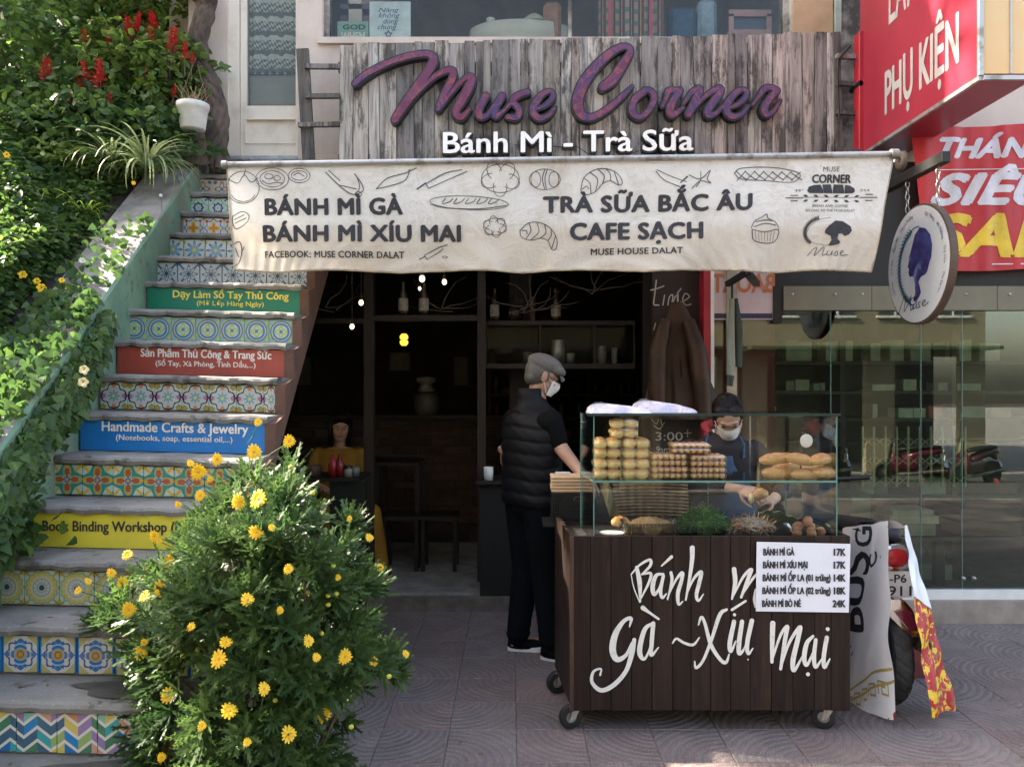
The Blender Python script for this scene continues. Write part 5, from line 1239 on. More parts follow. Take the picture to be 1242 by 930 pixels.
BWY = 7.0
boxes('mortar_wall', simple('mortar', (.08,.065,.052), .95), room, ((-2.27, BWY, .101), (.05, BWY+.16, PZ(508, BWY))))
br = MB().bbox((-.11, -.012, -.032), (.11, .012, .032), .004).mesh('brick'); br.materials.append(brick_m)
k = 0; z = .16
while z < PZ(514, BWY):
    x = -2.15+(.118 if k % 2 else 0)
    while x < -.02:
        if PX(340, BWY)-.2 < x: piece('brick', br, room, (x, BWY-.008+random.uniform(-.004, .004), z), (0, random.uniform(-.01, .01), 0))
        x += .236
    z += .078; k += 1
brr = MB(); 
boxes('counter_ledge', MT['dark_wood'], room, ((-2.27, BWY-.06, PZ(508, BWY)+.001), (.10, BWY+.24, PZ(503, BWY))))
# upper part of the rear: rough brick pillar at right and dark boards
boxes('pillar', MT['frame_wood'], room, ((-.02, 6.2, .101), (.16, 6.4, 2.6)))
FY = 5.62
fw = MT['frame_wood']
for x0, x1 in ((441, 453), (579, 589), (780, 790)): boxes('post', fw, room, ((PX(x0, FY), FY, .101), (PX(x1, FY), FY+.07, 2.61)))
boxes('rail', fw, room, ((PX(453, FY)+.001, FY+.005, PZ(389, FY)), (PX(579, FY)-.001, FY+.12, PZ(382, FY)))); boxes('rail', fw, room, ((PX(350, FY), FY+.005, PZ(392, FY)), (PX(441, FY)-.001, FY+.05, PZ(386, FY))))
CB = 5.75
wc = thing('wall_cabinet', 'glass fronted hanging cabinet with dishes and jars above the man in the cap', 'cabinet', (PX(680, CB), CB, 1.7))
boxes('shelf', fw, wc, ((PX(588, CB), CB, PZ(447, CB)), (PX(770, CB), CB+.3, PZ(441, CB)))); boxes('top', fw, wc, ((PX(588, CB), CB, PZ(394, CB)), (PX(770, CB), CB+.3, PZ(389, CB))))
boxes('back', MT['dark_wood'], wc, ((PX(588, CB), CB+.301, PZ(447, CB)), (PX(770, CB), CB+.32, PZ(389, CB))))
for x in (588, 654, 720, 768): boxes('upright', fw, wc, ((PX(x, CB), CB+.002, PZ(440.9, CB)), (PX(x+2.5, CB), CB+.3, PZ(394.1, CB))))
for x in (591, 657, 723): boxes('pane', MT['clear'], wc, ((PX(x, CB), CB-.004, PZ(441, CB)), (PX(x+62, CB), CB-.001, PZ(394, CB))))
def jar(name, label, px, py, d, prof, mat, group=None, lid=None, n=14):
    t = thing(name, label, name.replace('_', ' ').split()[-1], P(px, py, d), group)
    b = MB(); c = P(px, py, d); b.lathe(prof, c, n); b.build('body', mat, t)
    if lid: b = MB(); b.lathe(lid[0], c, n); b.build('lid', lid[1], t)
    return t
cer = simple('dull_white_ceramic', (.28,.26,.22), .4); tin = MT['steel']; gl = simple('amber_glass', (.05,.035,.02), .15); labelm = simple('bottle_label', (.42,.38,.3), .7, (.25,.22,.18), 30)
BOT = [(0, 0), (.034, 0), (.036, .02), (.036, .13), (.016, .19), (.013, .24), (.014, .245), (0, .247)]
lab_ = [(.0368, .03), (.0372, .05), (.0372, .11), (.0368, .12)]
for px_, y_, side in ((489, 382, 'beer bottle, left one of two on the rail under the awning'), (514, 382, 'beer bottle, right one of two on the rail under the awning'), (600, 389, 'beer bottle on the cabinet at the frame post'), (674, 389, 'bottle on the cabinet at the right of the wooden stick')):
    d = FY+.06 if y_ == 382 else CB+.15
    t = jar('bottle', 'dark labelled '+side, px_, y_, d, BOT, gl, 'bottles in a row under the awning'); b = MB(); b.lathe(lab_, P(px_, y_, d), 14); b.build('paper_label', labelm, t)
b = MB(); b.tube([P(646, 389, CB+.15), P(646, 360, CB+.15)], .022, 10); tag(b.build('wooden_stick', simple('reddish_wood', (.13,.055,.035), .6)), 'reddish upright wooden roll between bottles on the cabinet', 'roll')
t = jar('jar', 'dark round jar printed with pale marks standing on the hanging cabinet', 625, 389, CB+.15, [(0,0),(.05,0),(.06,.05),(.055,.10),(.03,.12),(0,.12)], gl)
t = jar('steel_pitcher', 'crumpled silver steel pitcher in the cabinet', 677, 441, CB+.1, [(0,.001),(.05,.001),(.055,.1),(.045,.17),(.05,.18)], simple('bright_steel', (.5,.49,.46), .3, (.3,.3,.28), 6, metal=.5))
t = jar('glass_tumbler', 'pale tumbler in the cabinet beside the steel pitcher', 692, 441, CB+.1, [(0,.001),(.03,.001),(.034,.08),(.03,.08),(.028,.01),(0,.01)], cer)
t = jar('glass_tumbler', 'dim tumbler between the bowl and the pitcher', 640, 441, CB+.1, [(0,.001),(.03,.001),(.034,.09),(.03,.09),(.028,.01),(0,.01)], simple('dim_glass', (.16,.15,.13), .3))
t = jar('lidded_jar', 'pale lidded jar at the right end of the cabinet', 729, 441, CB+.1, [(0,.001),(.042,.001),(.044,.10),(.036,.12)], simple('jar_grey', (.26,.25,.22), .3), None, ([(.04,.115),(.04,.135),(0,.137)], tin))
t = jar('white_carton', 'narrow pale carton at the right end of the cabinet', 746, 441, CB+.1, [(0,.001),(.026,.001),(.026,.12),(0,.121)], cer, None, None, 4)
t = jar('fruit_bowl', 'clear fan-shaped glass bowl at the left of the cabinet', 613, 441, CB+.12, [(.0,.001),(.05,.001),(.09,.06),(.13,.115),(.125,.115),(.085,.06),(.045,.01),(0,.01)], MT['plastic'])
for k, (px_, y_, c_) in enumerate(((404, 578, 'red squeeze bottle on the left counter'), (412, 578, 'dark red squeeze bottle beside the first'))):
    jar('sauce_bottle', c_, px_, y_, 5.2, [(0,0),(.032,0),(.034,.09),(.02,.11),(.008,.15),(0,.15)], simple('sauce_red%d' % k, (.33,.02,.02) if k == 0 else (.2,.015,.02), .35), 'sauce bottles on the left counter')
jar('spice_jar', 'small pale jar with lid on the left counter', 422, 578, 5.2, [(0,0),(.03,0),(.03,.06),(0,.065)], cer, None, ([(.031,.055),(.031,.075),(0,.077)], MT['black']))
jar('spice_jar', 'dim grey jar on the left counter next to the door post', 431, 578, 5.25, [(0,0),(.03,0),(.03,.07),(0,.07)], simple('grey_jar', (.16,.16,.15), .4))
jar('spice_jar', 'dark jar on the left counter beside the bush', 362, 578, 5.2, [(0,0),(.035,0),(.035,.08),(0,.08)], simple('dark_jar', (.05,.045,.035), .3))
jar('clay_pot', 'brown clay pot on the left counter', 380, 578, 5.25, [(0,0),(.05,0),(.06,.05),(.05,.08),(0,.08)], simple('brown_clay', (.10,.055,.035), .6))
jar('rice_cooker', 'white rice cooker on the brick half wall', 517, 504, 7.05, [(0,.0),(.11,0),(.12,.08),(.12,.17),(.09,.21),(0,.22)], simple('cooker_white', (.12,.11,.10), .4), None, ([(.08,.222),(.07,.25),(.05,.29),(.09,.31),(.09,.35),(0,.36)], cer))
jar('cup', 'white printed cup on the dark counter by the man in the cap', 592.5, 582, 5.3, [(0,0),(.03,0),(.034,.09),(.031,.09),(.028,.01),(0,.01)], MT['letter_white'])
ct = thing('counter', 'dark counter with thin top at the left of the doorway, sauce bottles on it', 'counter', (PX(392, 5.3), 5.3, .1))
boxes('counter_top', MT['dark_wood'], ct, ((PX(335, 5.1), 5.06, PZ(581, 5.2)), (PX(441, 5.2), 5.5, PZ(578, 5.2)))); boxes('front_panel', simple('dark_green_panel', (.006,.013,.010), .5), ct, ((PX(400, 5.1), 5.10, .0), (PX(444, 5.15), 5.14, PZ(581.2, 5.2)))); boxes('leg', MT['dark_wood'], ct, ((PX(345, 5.1), 5.1, .0), (PX(352, 5.1), 5.16, PZ(581.2, 5.2))))
ct = thing('counter', 'dark counter behind the man in the cap with a white cup on it', 'counter', (PX(620, 5.5), 5.5, .1))
boxes('counter_top', MT['dark_wood'], ct, ((PX(578, 5.3), 5.24, PZ(586, 5.3)), (1.29, 5.6, PZ(582, 5.3)))); boxes('front_panel', simple('dark_panel_b', (.004,.0045,.004), .7), ct, ((PX(582, 5.3), 5.30, .08), (1.2, 5.34, PZ(586.2, 5.3))))
tb2 = thing('table', 'dark table in the dim room in front of the brick half wall', 'table', (PX(480, 6.2), 6.2, .1))
boxes('tabletop', MT['dark_wood'], tb2, ((PX(449, 6.1), 6.0, PZ(563, 6.1)), (PX(510, 6.1), 6.45, PZ(560, 6.1))))
for x, y in ((455, 6.05), (504, 6.05), (455, 6.4), (502, 6.4)): boxes('leg', MT['dark_wood'], tb2, ((PX(x, 6.1), y, .101), (PX(x, 6.1)+.04, y+.04, PZ(563.3, 6.1))))
for (x0, lab) in ((520, 'dark stool beside the doorway post'), (474, 'dark stool under the table in the room')):
    st = thing('stool', lab, 'stool', (PX(x0, 6.0), 6.0, .1)); boxes('seat', MT['dark_wood'], st, ((PX(x0-10, 6), 5.9, .50), (PX(x0+36, 6), 6.2, .53)))
    for x in (x0-8, x0+30):
        for y in (5.92, 6.15): boxes('leg', MT['dark_wood'], st, ((PX(x, 6), y, .101), (PX(x, 6)+.03, y+.03, .499)))
# string bulbs
blb = emit('warm_bulb', (1, .74, .42), .9); blb2 = emit('yellow_lamp', (1, .5, .05), .35)
for (x, y, d, s, lab) in ((512, 338, 5.0, 1.2, 'largest lit bulb hanging under the awning edge'), (539, 342, 5.05, 1, 'lit bulb right of the largest one'), (509, 350, 5.5, .7, 'small bulb just below the largest one'), (438, 367, 5.1, 1, 'lit bulb hanging left of the frame post'), (427, 396, 5.3, 1, 'lit bulb, the lower one left of the frame post')):
    t = thing('light_bulb', lab, 'bulb', P(x, y, d), 'string bulbs under the awning')
    b = MB(); b.ell(P(x, y, d), .015*s, .015*s, .019*s, 10, 8); b.build('globe', blb, t)
    b = MB(); b.tube([P(x, y-3*s, d), P(x, y-8*s, d)], .011*s, 8); b.tube([P(x, y-8*s, d), P(x, 300, d)], .003, 5); b.build('socket', MT['black'], t)
t = thing('lantern', 'small yellow lit lantern hanging in the dark room', 'lantern', P(490, 411, 6.5)); b = MB(); b.lathe([(0,.05),(.02,.05),(.035,.03),(.035,.01),(.02,0),(.035,-.01),(.035,-.03),(.02,-.05),(0,-.05)], P(490, 412, 6.5), 10); b.build('shade', blb2, t); b = MB(); b.tube([P(490, 405, 6.5), P(490, 370, 6.5)], .003, 5); b.build('cord', MT['black'], t)
# dry branches
tw = MB(); r_ = random.Random(4)
for (x, y, n) in ((400, 372, 4), (540, 372, 6), (640, 372, 9), (720, 350, 6)):
    for k in range(n):
        p = P(x+r_.uniform(-10, 10), y+r_.uniform(0, 8), FY+.1); a = r_.uniform(-.3, 3.3); pts = [p]
        for q in range(4): p = p+Vector((math.cos(a)*.09, r_.uniform(-.01, .01), abs(math.sin(a))*.07)); a += r_.uniform(-.5, .5); pts.append(p)
        tw.tube(pts, [.006, .005, .004, .003, .002], 5)
o = stuff(tw.build('dry_branches', simple('grey_twig', (.12,.10,.085), .8))); tag(o, 'bare twigs arranged along the shelf under the awning', 'branches')
# chalk board panel and jacket
cb = thing('menu_board', 'brown black board with chalk opening hours beside the doorway', 'board', (PX(820, 5.15), 5.15, 1))
boxes('panel', simple('brown_blackboard', (.03,.016,.012), .7, (.02,.012,.010), 4), cb, ((PX(789, 5.2), 5.12, .11), (PX(848, 5.2), 5.16, 2.42)))
chalk = MB(); mp = plane_px(5.118)
for s_ in ([(789,352),(797,350),(805,347)],[(796,340),(794,358),(793,369),(799,370)],[(806,358),(804,370)],[(810,370),(812,360),(816,358),(815,369),(819,360),(822,359),(822,369),(826,366)],[(828,366),(836,360),(831,356),(828,364),(832,370),(838,369)],[(795,392),(793,400)]): stroke(chalk, [(x, y, 1.5) for x, y in s_], mp, lift=.001)
letter(chalk, '3:00', mp, 795, 828, 534, 524, offset=.01); letter(chalk, '9am', mp, 796, 812, 549, 541, offset=.01); stroke(chalk, [(830,525,1),(838,525,1)], mp, lift=.001); stroke(chalk, [(834,521,1),(834,530,1)], mp, lift=.001)
for s_ in ([(790,508),(796,514),(800,506),(803,516)],[(793,516),(800,520),(806,512)]): stroke(chalk, [(x, y, 1.2) for x, y in s_], mp, lift=.001)
chalk.build('chalk_lettering', simple('chalk', (.55,.52,.46), .9), cb)
jk = thing('hanging_jacket', 'dark brown leather jacket hanging beside the doorway', 'jacket', P(826, 370, 5.0)); 
def jkf(u, v):
    a = u*2*math.pi; w = .035+.165*min(1, v*1.15)**.85+.02*v; cx = PX(822+4*v, 4.98); z = PZ(366+142*v, 4.98)
    fold = 1+.20*math.sin(a*5+v*3)*v+.10*math.sin(a*11-v*6)*v
    return (cx+w*math.cos(a)*fold+(.02*math.sin(v*8) if math.cos(a) > 0 else 0), 4.98+.35*w*math.sin(a)*fold+.02, z)
b = MB(); b.grid(jkf, 64, 34); b.build('body', MT['leather'], jk)
for s_ in (-1, 1):
    b = MB(); c = [(PX(822+s_*14, 4.9), 4.93, PZ(388, 4.9)), (PX(822+s_*24, 4.9), 4.9, PZ(425, 4.9)), (PX(824+s_*27, 4.9), 4.9, PZ(470, 4.9)), (PX(826+s_*27, 4.9), 4.9, PZ(502, 4.9))]; b.tube(c, [.04, .058, .06, .052], 14); b.build('sleeve', MT['leather'], jk)
b = MB(); b.tube([P(822, 366, 4.98), P(822, 355, 5.0), P(826, 350, 5.05)], .006, 6); b.build('hook', MT['steel'], jk)
# ------------------------------------------------------------------ bodies
def cap_(mb, p0, r0, p1, r1, n=12):
    p0, p1 = Vector(p0), Vector(p1); d = (p1-p0); L = d.length; t = d.normalized(); pts = []; rs = []
    for k in range(4): a = k/4*math.pi/2; pts.append(p0-t*r0*math.cos(a)); rs.append(max(.0004, r0*math.sin(a)))
    pts += [p0, p0+d*.5, p1]; rs += [r0, (r0+r1)/2, r1]
    for k in range(3, -1, -1): a = k/4*math.pi/2; pts.append(p1+t*r1*math.cos(a)); rs.append(max(.0004, r1*math.sin(a)))
    mb.tube(pts, rs, n)
def loft(mb, secs, n=28):
    'secs = [(centre, rx, ry, yaw)] closed at both ends'
    vs = []; fs = []
    for c, rx, ry, yaw in secs:
        c = Vector(c); ca, sa = math.cos(yaw), math.sin(yaw)
        for k in range(n):
            w = 2*math.pi*k/n; u, v = rx*math.cos(w), ry*math.sin(w); vs.append(c+Vector((u*ca-v*sa, u*sa+v*ca, 0)))
    m = len(secs)
    for i in range(m-1):
        for k in range(n): fs.append((i*n+k, i*n+(k+1)%n, (i+1)*n+(k+1)%n, (i+1)*n+k))
    fs += [tuple(range(n))[::-1], tuple(range((m-1)*n, m*n))]; mb.add(vs, fs, None, True)
def hand(mb, wrist, d, nrm, thumb, curl=.5, s=1.0, spread=.02):
    'd = towards the fingertips, nrm = out of the palm, thumb = side the thumb leaves'
    w = Vector(wrist); d = Vector(d).normalized(); nrm = Vector(nrm); nrm = (nrm-d*nrm.dot(d)).normalized(); th = d.cross(nrm); th = th if th.dot(Vector(thumb)) > 0 else -th
    for k in range(4):
        o = th*(.030-.020*k)*s; cap_(mb, w+o*.6, .013*s, w+d*.085*s+o, .0115*s, 8)
    L = [.068, .076, .070, .055]
    for k in range(4):
        p = w+d*(.088-.006*(k == 3))*s+th*(.033-.0215*k)*s; a = .25+curl*.3*(1+.12*k); dd = (d+th*(.10-.07*k)).normalized()
        for q, fr in enumerate((.45, .30, .25)):
            v = dd*math.cos(a)+nrm*math.sin(a); p2 = p+v*L[k]*fr*s; cap_(mb, p, (.0088-.0008*q)*s, p2, (.0082-.0008*q)*s, 7); p = p2; a += curl*(.8+.1*q)
    p = w+d*.022*s+th*.024*s; v = (d*.6+th*.75+nrm*.35).normalized(); p2 = p+v*.040*s; cap_(mb, p, .0125*s, p2, .0105*s, 8)
    v2 = (d*.85+th*.3+nrm*.5).normalized(); p3 = p2+v2*.034*s; cap_(mb, p2, .0100*s, p3, .0085*s, 8); v3 = (d*.85+nrm*.6).normalized(); cap_(mb, p3, .0088*s, p3+v3*.026*s, .0072*s, 8)
def head(mb, c, f, up, s=1.0, nose=1):
    'skull, jaw, nose, ears; c = middle of the head; returns the frame'
    c = Vector(c); f = Vector(f).normalized(); u = Vector(up); u = (u-f*u.dot(f)).normalized(); r = f.cross(u)
    rot = Matrix((r, f, u)).transposed()
    def at(x, y, z): return c+rot @ Vector((x*s, y*s, z*s))
    mb.ell(at(0, -.012, .022), .074*s, .094*s, .092*s, 20, 14, rot=rot)
    mb.ell(at(0, .024, -.045), .056*s, .062*s, .066*s, 18, 12, rot=rot); mb.ell(at(0, .055, -.088), .026*s, .024*s, .020*s, 12, 8, rot=rot)
    mb.ell(at(0, .070, .006), .050*s, .022*s, .018*s, 12, 8, rot=rot)                       # brow
    if nose: cap_(mb, at(0, .083, .0), .008*s, at(0, .104, -.030), .0125*s, 8)                     # nose
    for q in (-1, 1):
        mb.ell(at(q*.036, .062, -.030), .022*s, .020*s, .020*s, 10, 8, rot=rot)
        mb.ell(at(q*.076, -.006, -.012), .007*s, .019*s, .031*s, 10, 8, rot=rot); mb.ell(at(q*.082, -.014, .0), .006*s, .014*s, .022*s, 10, 8, rot=rot)
    mb.ell(at(0, .084, -.060), .022*s, .009*s, .007*s, 10, 6, rot=rot)
    return at, rot
def eyes(at, rot, parent, s=1.0, closed=False):
    for q in (-1, 1):
        b = MB(); b.ell(at(q*.030, .081, -.006), .011*s, .006*s, (.0035 if closed else .0062)*s, 10, 8, rot=rot); b.build('eye', MT['hair'] if closed else MT['mask'], parent)
        if not closed: b = MB(); b.ell(at(q*.030, .0865, -.006), .005*s, .002*s, .005*s, 8, 6, rot=rot); b.build('iris', MT['hair'], parent)
        b = MB(); b.tube([at(q*.016, .088, .012), at(q*.03, .09, .017), at(q*.046, .081, .013)], [.002*s, .0028*s, .0015*s], 6); b.build('eyebrow', MT['hair'], parent)
def mask(at, rot, parent):
    b = MB()
    def f(u, v):
        a = (u-.5)*2.5; z = -.012-.088*v; bulge = .030*math.exp(-((u-.5)*3.4)**2)*math.exp(-((v-.35)*1.9)**2)
        return at(math.sin(a)*(.070-.018*v), .028+math.cos(a)*(.064-.010*v)+bulge, z)
    b.grid(f, 20, 12); 
    for q in (-1, 1): b.tube([at(q*.066, .046, -.022), at(q*.074, .018, -.006), at(q*.082, -.012, .006)], .0018, 5); b.tube([at(q*.054, .04, -.090), at(q*.072, .012, -.05), at(q*.082, -.016, -.018)], .0018, 5)
    b.build('face_mask', MT['mask'], parent)
# ------------------------------------------------------------------ the cart
CYF = 3.41; CZ = .873
cart = thing('food_cart', 'dark plank food cart on castors with white brush lettering and a glass case on top', 'cart', (.88, 3.6, 0))
cx0, cx1 = PX(692, CYF), PX(1031.5, CYF); cb_y = 3.92
seams = [692, 716, 741, 766, 791, 816, 838, 862, 886, 910, 936, 962, 988, 1008, 1031.5]
for a, c in zip(seams, seams[1:]):
    x0, x1 = PX(a, CYF)+.0009, PX(c, CYF)-.0009; m_ = (x0+x1)/2; z0 = .100+random.uniform(-.003, .003)
    b = MB(); b.bbox((x0-m_, 0, z0-.5), (x1-m_, .02, CZ-.5), .0016); o = b.build('plank', MT['cartwood']); o.parent = cart; o.location = Vector((m_, CYF+random.uniform(-.001, .0015), .5))-org(cart)
for k in range(5):   # left side, skewed as it stands
    y0, y1 = 3.432+k*.098, 3.432+(k+1)*.098-.003; xa, xb = .262-.085*(y0-CYF), .262-.085*(y1-CYF)
    b = MB(); b.prism([(xa, y0, .11), (xb, y1, .11), (xb, y1, CZ), (xa, y0, CZ)], (.02, 0, 0)); b.build('side_plank', MT['cartwood'], cart, fix=True)
boxes('side_panel', MT['cartwood'], cart, ((cx1-.022, CYF+.021, .11), (cx1-.002, cb_y, CZ)))
boxes('frame_edge', simple('worn_brown_edge', (.085,.042,.026), .5, (.03,.018,.013), 9, bump=.3, stretch=(10,10,1), bscale=12), cart, ((cx0-.004, CYF-.004, .098), (cx0+.0145, CYF-.0005, CZ+.003)))
boxes('cart_top', MT['dark_wood'], cart, ((.27, CYF+.022, .80), (cx1-.023, cb_y, .828))); boxes('rear_panel', MT['cartwood'], cart, ((.245, cb_y+.001, .11), (cx1-.01, cb_y+.02, .84)))
boxes('rear_shelf', MT['dark_wood'], cart, ((.16, cb_y+.021, .815), (1.0, 4.13, .835)))
boxes('bottom_board', MT['dark_wood'], cart, ((.27, CYF+.022, .105), (cx1-.023, cb_y-.001, .125)))
def castor(x, y, yaw):
    c = MB(); r = .054; q = Vector((x, y, r)); ax = Vector((math.cos(yaw), math.sin(yaw), 0)); fw_ = Vector((-ax.y, ax.x, 0))
    prof = [(-.016, .026), (-.016, .048), (-.010, r), (.010, r), (.016, .048), (.016, .026)]; n = 22; vs = []; fs = []
    for h, rr in prof:
        for k in range(n): w = 2*math.pi*k/n; vs.append(q+ax*h+fw_*rr*math.cos(w)+Vector((0, 0, 1))*rr*math.sin(w))
    for i in range(5):
        for k in range(n): fs.append((i*n+k, i*n+(k+1)%n, (i+1)*n+(k+1)%n, (i+1)*n+k))
    c.add(vs, fs, None, True); w = c.build('wheel', MT['rubber'], cart)
    c = MB(); vs = []; fs = []
    for h, rr in ((-.013, 0), (-.013, .026), (.013, .026), (.013, 0)):
        for k in range(n): t = 2*math.pi*k/n; vs.append(q+ax*h+fw_*rr*math.cos(t)+Vector((0, 0, 1))*rr*math.sin(t))
    for i in range(3):
        for k in range(n): fs.append((i*n+k, i*n+(k+1)%n, (i+1)*n+(k+1)%n, (i+1)*n+k))
    c.add(vs, fs, None, False); c.build('hub', MT['steel'], w)
    c = MB()
    for s_ in (-1, 1): c.prism([q+ax*s_*.020+fw_*a+Vector((0, 0, b_)) for a, b_ in ((-.012, -.012), (.012, -.006), (.045, .048), (.004, .048))], ax*.003)
    c.box((q.x+fw_.x*.02-.026, q.y+fw_.y*.02-.026, .0995), (q.x+fw_.x*.02+.026, q.y+fw_.y*.02+.026, .1040)); c.build('castor_fork', simple('scuffed_steel', (.5,.47,.42), .5, (.3,.27,.23), 30, metal=.4), cart, fix=True)
castor(cx0+.004, CYF+.05, -1.25); castor(cx1-.10, CYF+.05, -1.9); castor(cx0-.035, 3.86, -1.2); castor(cx1-.09, 3.86, -1.5)
# brush lettering
q1 = lambda p: [(690+x/4.65, 650+y/4.65, w/4.65) for x, y, w in p]; q2 = lambda p: [(860+x/4.65, 650+y/4.65, w/4.65) for x, y, w in p]
BR = [('letter', [q1([(350,215,7),(398,162,12),(455,132,16),(458,165,16),(410,215,9)]), q1([(382,175,20),(398,260,26),(402,368,9)]), q1([(350,215,5),(366,290,6),(398,370,7)]), q1([(412,213,9),(460,208,16),(452,255,15),(406,348,8)])]),
 ('letter', [q1([(532,212,12),(492,220,20),(472,280,26),(480,326,22),(506,298,12),(530,232,14)]), q1([(532,222,18),(516,305,20),(526,345,16),(550,322,6)]), q1([(578,115,18),(522,166,8)])]),
 ('letter', [q1([(575,205,18),(580,250,17),(556,355,8)]), q1([(554,348,6),(600,250,12),(638,205,20),(634,250,20),(614,320,22),(618,382,15),(642,366,6)])]),
 ('letter', [q1([(695,65,28),(694,130,24),(680,235,18),(658,358,10)]), q1([(664,325,6),(702,240,14),(745,200,20),(734,262,22),(718,330,20),(730,362,14),(758,325,6)])]),
 ('letter', [q1([(342,508,8),(350,462,20),(308,478,22),(262,550,34),(246,636,38),(270,692,32),(320,670,20),(356,600,15)]), q1([(368,582,22),(354,660,28),(320,760,24),(250,838,26),(180,866,24),(130,820,20),(138,762,15),(180,746,10),(176,780,11)])]),
 ('letter', [q1([(470,490,15),(430,520,24),(404,600,28),(400,662,28),(426,690,16),(458,622,10),(474,520,10)]), q1([(475,490,24),(466,600,24),(464,668,20),(505,625,6)]), q1([(416,402,26),(455,430,15),(505,465,12)])]),
 ('dash', [q1([(583,602,8),(606,576,13),(650,600,15),(700,610,15),(735,570,7)])]),
 ('letter', [q1([(730,497,9),(746,455,16),(766,490,18),(800,610,22),(850,690,20),(884,710,18),(903,664,8)]), q1([(888,412,15),(850,442,22),(800,590,18),(755,700,16),(716,740,15),(708,704,8)])]),
 ('letter', [q2([(140,480,24),(116,600,26),(122,648,18),(150,590,8)]), q2([(205,364,12),(128,413,15)]), q2([(142,441,18)])]),
 ('letter', [q2([(185,480,24),(168,600,26),(170,660,22),(202,622,10),(232,520,10)]), q2([(240,475,26),(214,600,24),(220,660,18),(246,630,6)]), q2([(218,693,9)])]),
 ('letter', [q2([(140,185,26),(146,260,24),(128,352,11)]), q2([(131,345,8),(190,230,15),(236,186,20),(224,225,22),(180,342,14)]), q2([(182,335,8),(240,245,14),(268,214,15)]), q2([(262,300,14),(256,350,20),(262,396,16)])]),
 ('letter', [q2([(358,490,30),(355,600,26),(353,707,18)]), q2([(353,700,10),(400,560,16),(440,506,20),(428,575,24),(402,746,17)]), q2([(402,740,10),(450,600,16),(510,510,22),(502,565,26),(472,695,28),(478,755,20),(528,670,8)])]),
 ('letter', [q2([(585,562,15),(550,602,24),(535,682,26),(550,725,18),(588,645,10),(598,590,10)]), q2([(600,582,20),(590,680,24),(600,736,19),(634,690,8)]), q2([(556,776,22)])]),
 ('letter', [q2([(662,570,24),(645,680,24),(650,737,20),(680,690,8)]), q2([(667,522,22)])])]
for nm, sts in BR:
    b = MB()
    for k, st in enumerate(sts): stroke(b, st, plane_px(CYF), lift=.0034+k*.0004, depth=.001, ramp=.0005, n=7)
    b.build(nm, MT['script_white'], cart)
pr = thing('price_sign', 'white printed price list fixed to the top right of the cart front', 'sign', P(973, 742, 3.395))
b = MB(); d = 3.397; b.prism([P(918, 657, d), P(917, 741, d), P(1029.5, 742.5, d), P(1031.5, 659.5, d)], (0, .004, 0)); b.build('panel', MT['paper'], pr, fix=True)
t = MB(); mp = plane_px(d-.0005)
for k, (s_, x1, pr_) in enumerate((('BÁNH MÌ GÀ', 963, '17K'), ('BÁNH MÌ XÍU MẠI', 979, '17K'), ('BÁNH MÌ ỐP LA (01 trứng)', 1007, '14K'), ('BÁNH MÌ ỐP LA (02 trứng)', 1007, '18K'), ('BÁNH MÌ BÒ NÉ', 971, '24K'))):
    y = 673+15.6*k; letter(t, s_, mp, 926-k*.4, x1, y, y-7.8, offset=.04); letter(t, pr_, mp, 1011.5 if k < 4 else 1010, 1025, y+.3, y-7.8, offset=.05)
t.build('lettering', MT['ink'], pr)
# ------------------------------------------------------------------ glass display case
dc = thing('glass_display_case', 'two level glass display case of breads standing on the cart', 'display case', (.9, 3.65, .83))
gx0, gx1, gy0, gy1, gzb, gzt = .366, 1.458, 3.45, 3.86, .829, 1.408; gsh = 1.113; G = MT['case_glass']
boxes('front_pane', G, dc, ((gx0+.004, gy0, gzb), (gx1-.004, gy0+.004, gzt-.001)))
b = MB(); b.prism([(gx0, gy0+.005, gzb), (gx0-.02, gy1, gzb), (gx0-.02, gy1, gzt-.001), (gx0, gy0+.005, gzt-.001)], (.004, 0, 0)); b.build('side_pane', G, dc, fix=True)
boxes('side_pane', G, dc, ((gx1-.004, gy0+.005, gzb), (gx1, gy1, gzt-.001)))
boxes('shelf', glass('shelf_glass', (.78,.88,.84), 1.0, .03), dc, ((gx0+.006, gy0+.005, gsh-.006), (gx1-.006, gy1-.02, gsh)))
boxes('top_pane', G, dc, ((gx0-.03, gy0-.012, gzt), (gx1+.012, gy1+.01, gzt+.006)))
E_m = MT['pane_edge']; dk_edge = simple('dark_glass_edge', (.02,.04,.036), .3)
boxes('top_edge', dk_edge, dc, ((gx0-.03, gy0-.016, gzt-.003), (gx1+.012, gy0-.0121, gzt+.008)))
boxes('shelf_edge', E_m, dc, ((gx0+.004, gy0-.0035, gsh-.007), (gx1-.004, gy0-.0005, gsh+.001)))
for x in (gx0-.001, gx1-.003): boxes('corner_edge', E_m, dc, ((x, gy0-.003, gzb+.04), (x+.0045, gy0-.0005, gzt-.004)))
b = MB(); b.bar((gx0-.02, gy1, gzb), (gx0-.02, gy1, gzt), .005); b.build('corner_edge', E_m, dc); b = MB(); b.bar((gx0-.001, gy0, gsh-.003), (gx0-.021, gy1, gsh-.003), .006); b.build('shelf_edge', E_m, dc)
b = MB(); b.bar((.98, gy1-.02, gzb), (.98, gy1-.02, gsh), .004); b.bar((1.37, gy1-.02, gzb), (1.37, gy1-.02, gsh), .005); b.build('rear_support', E_m, dc)
boxes('bottom_pad', simple('black_mat', (.015,.015,.015), .6), dc, ((gx0+.008, gy0+.02, .8285), (gx1-.01, gy1, .8345)))
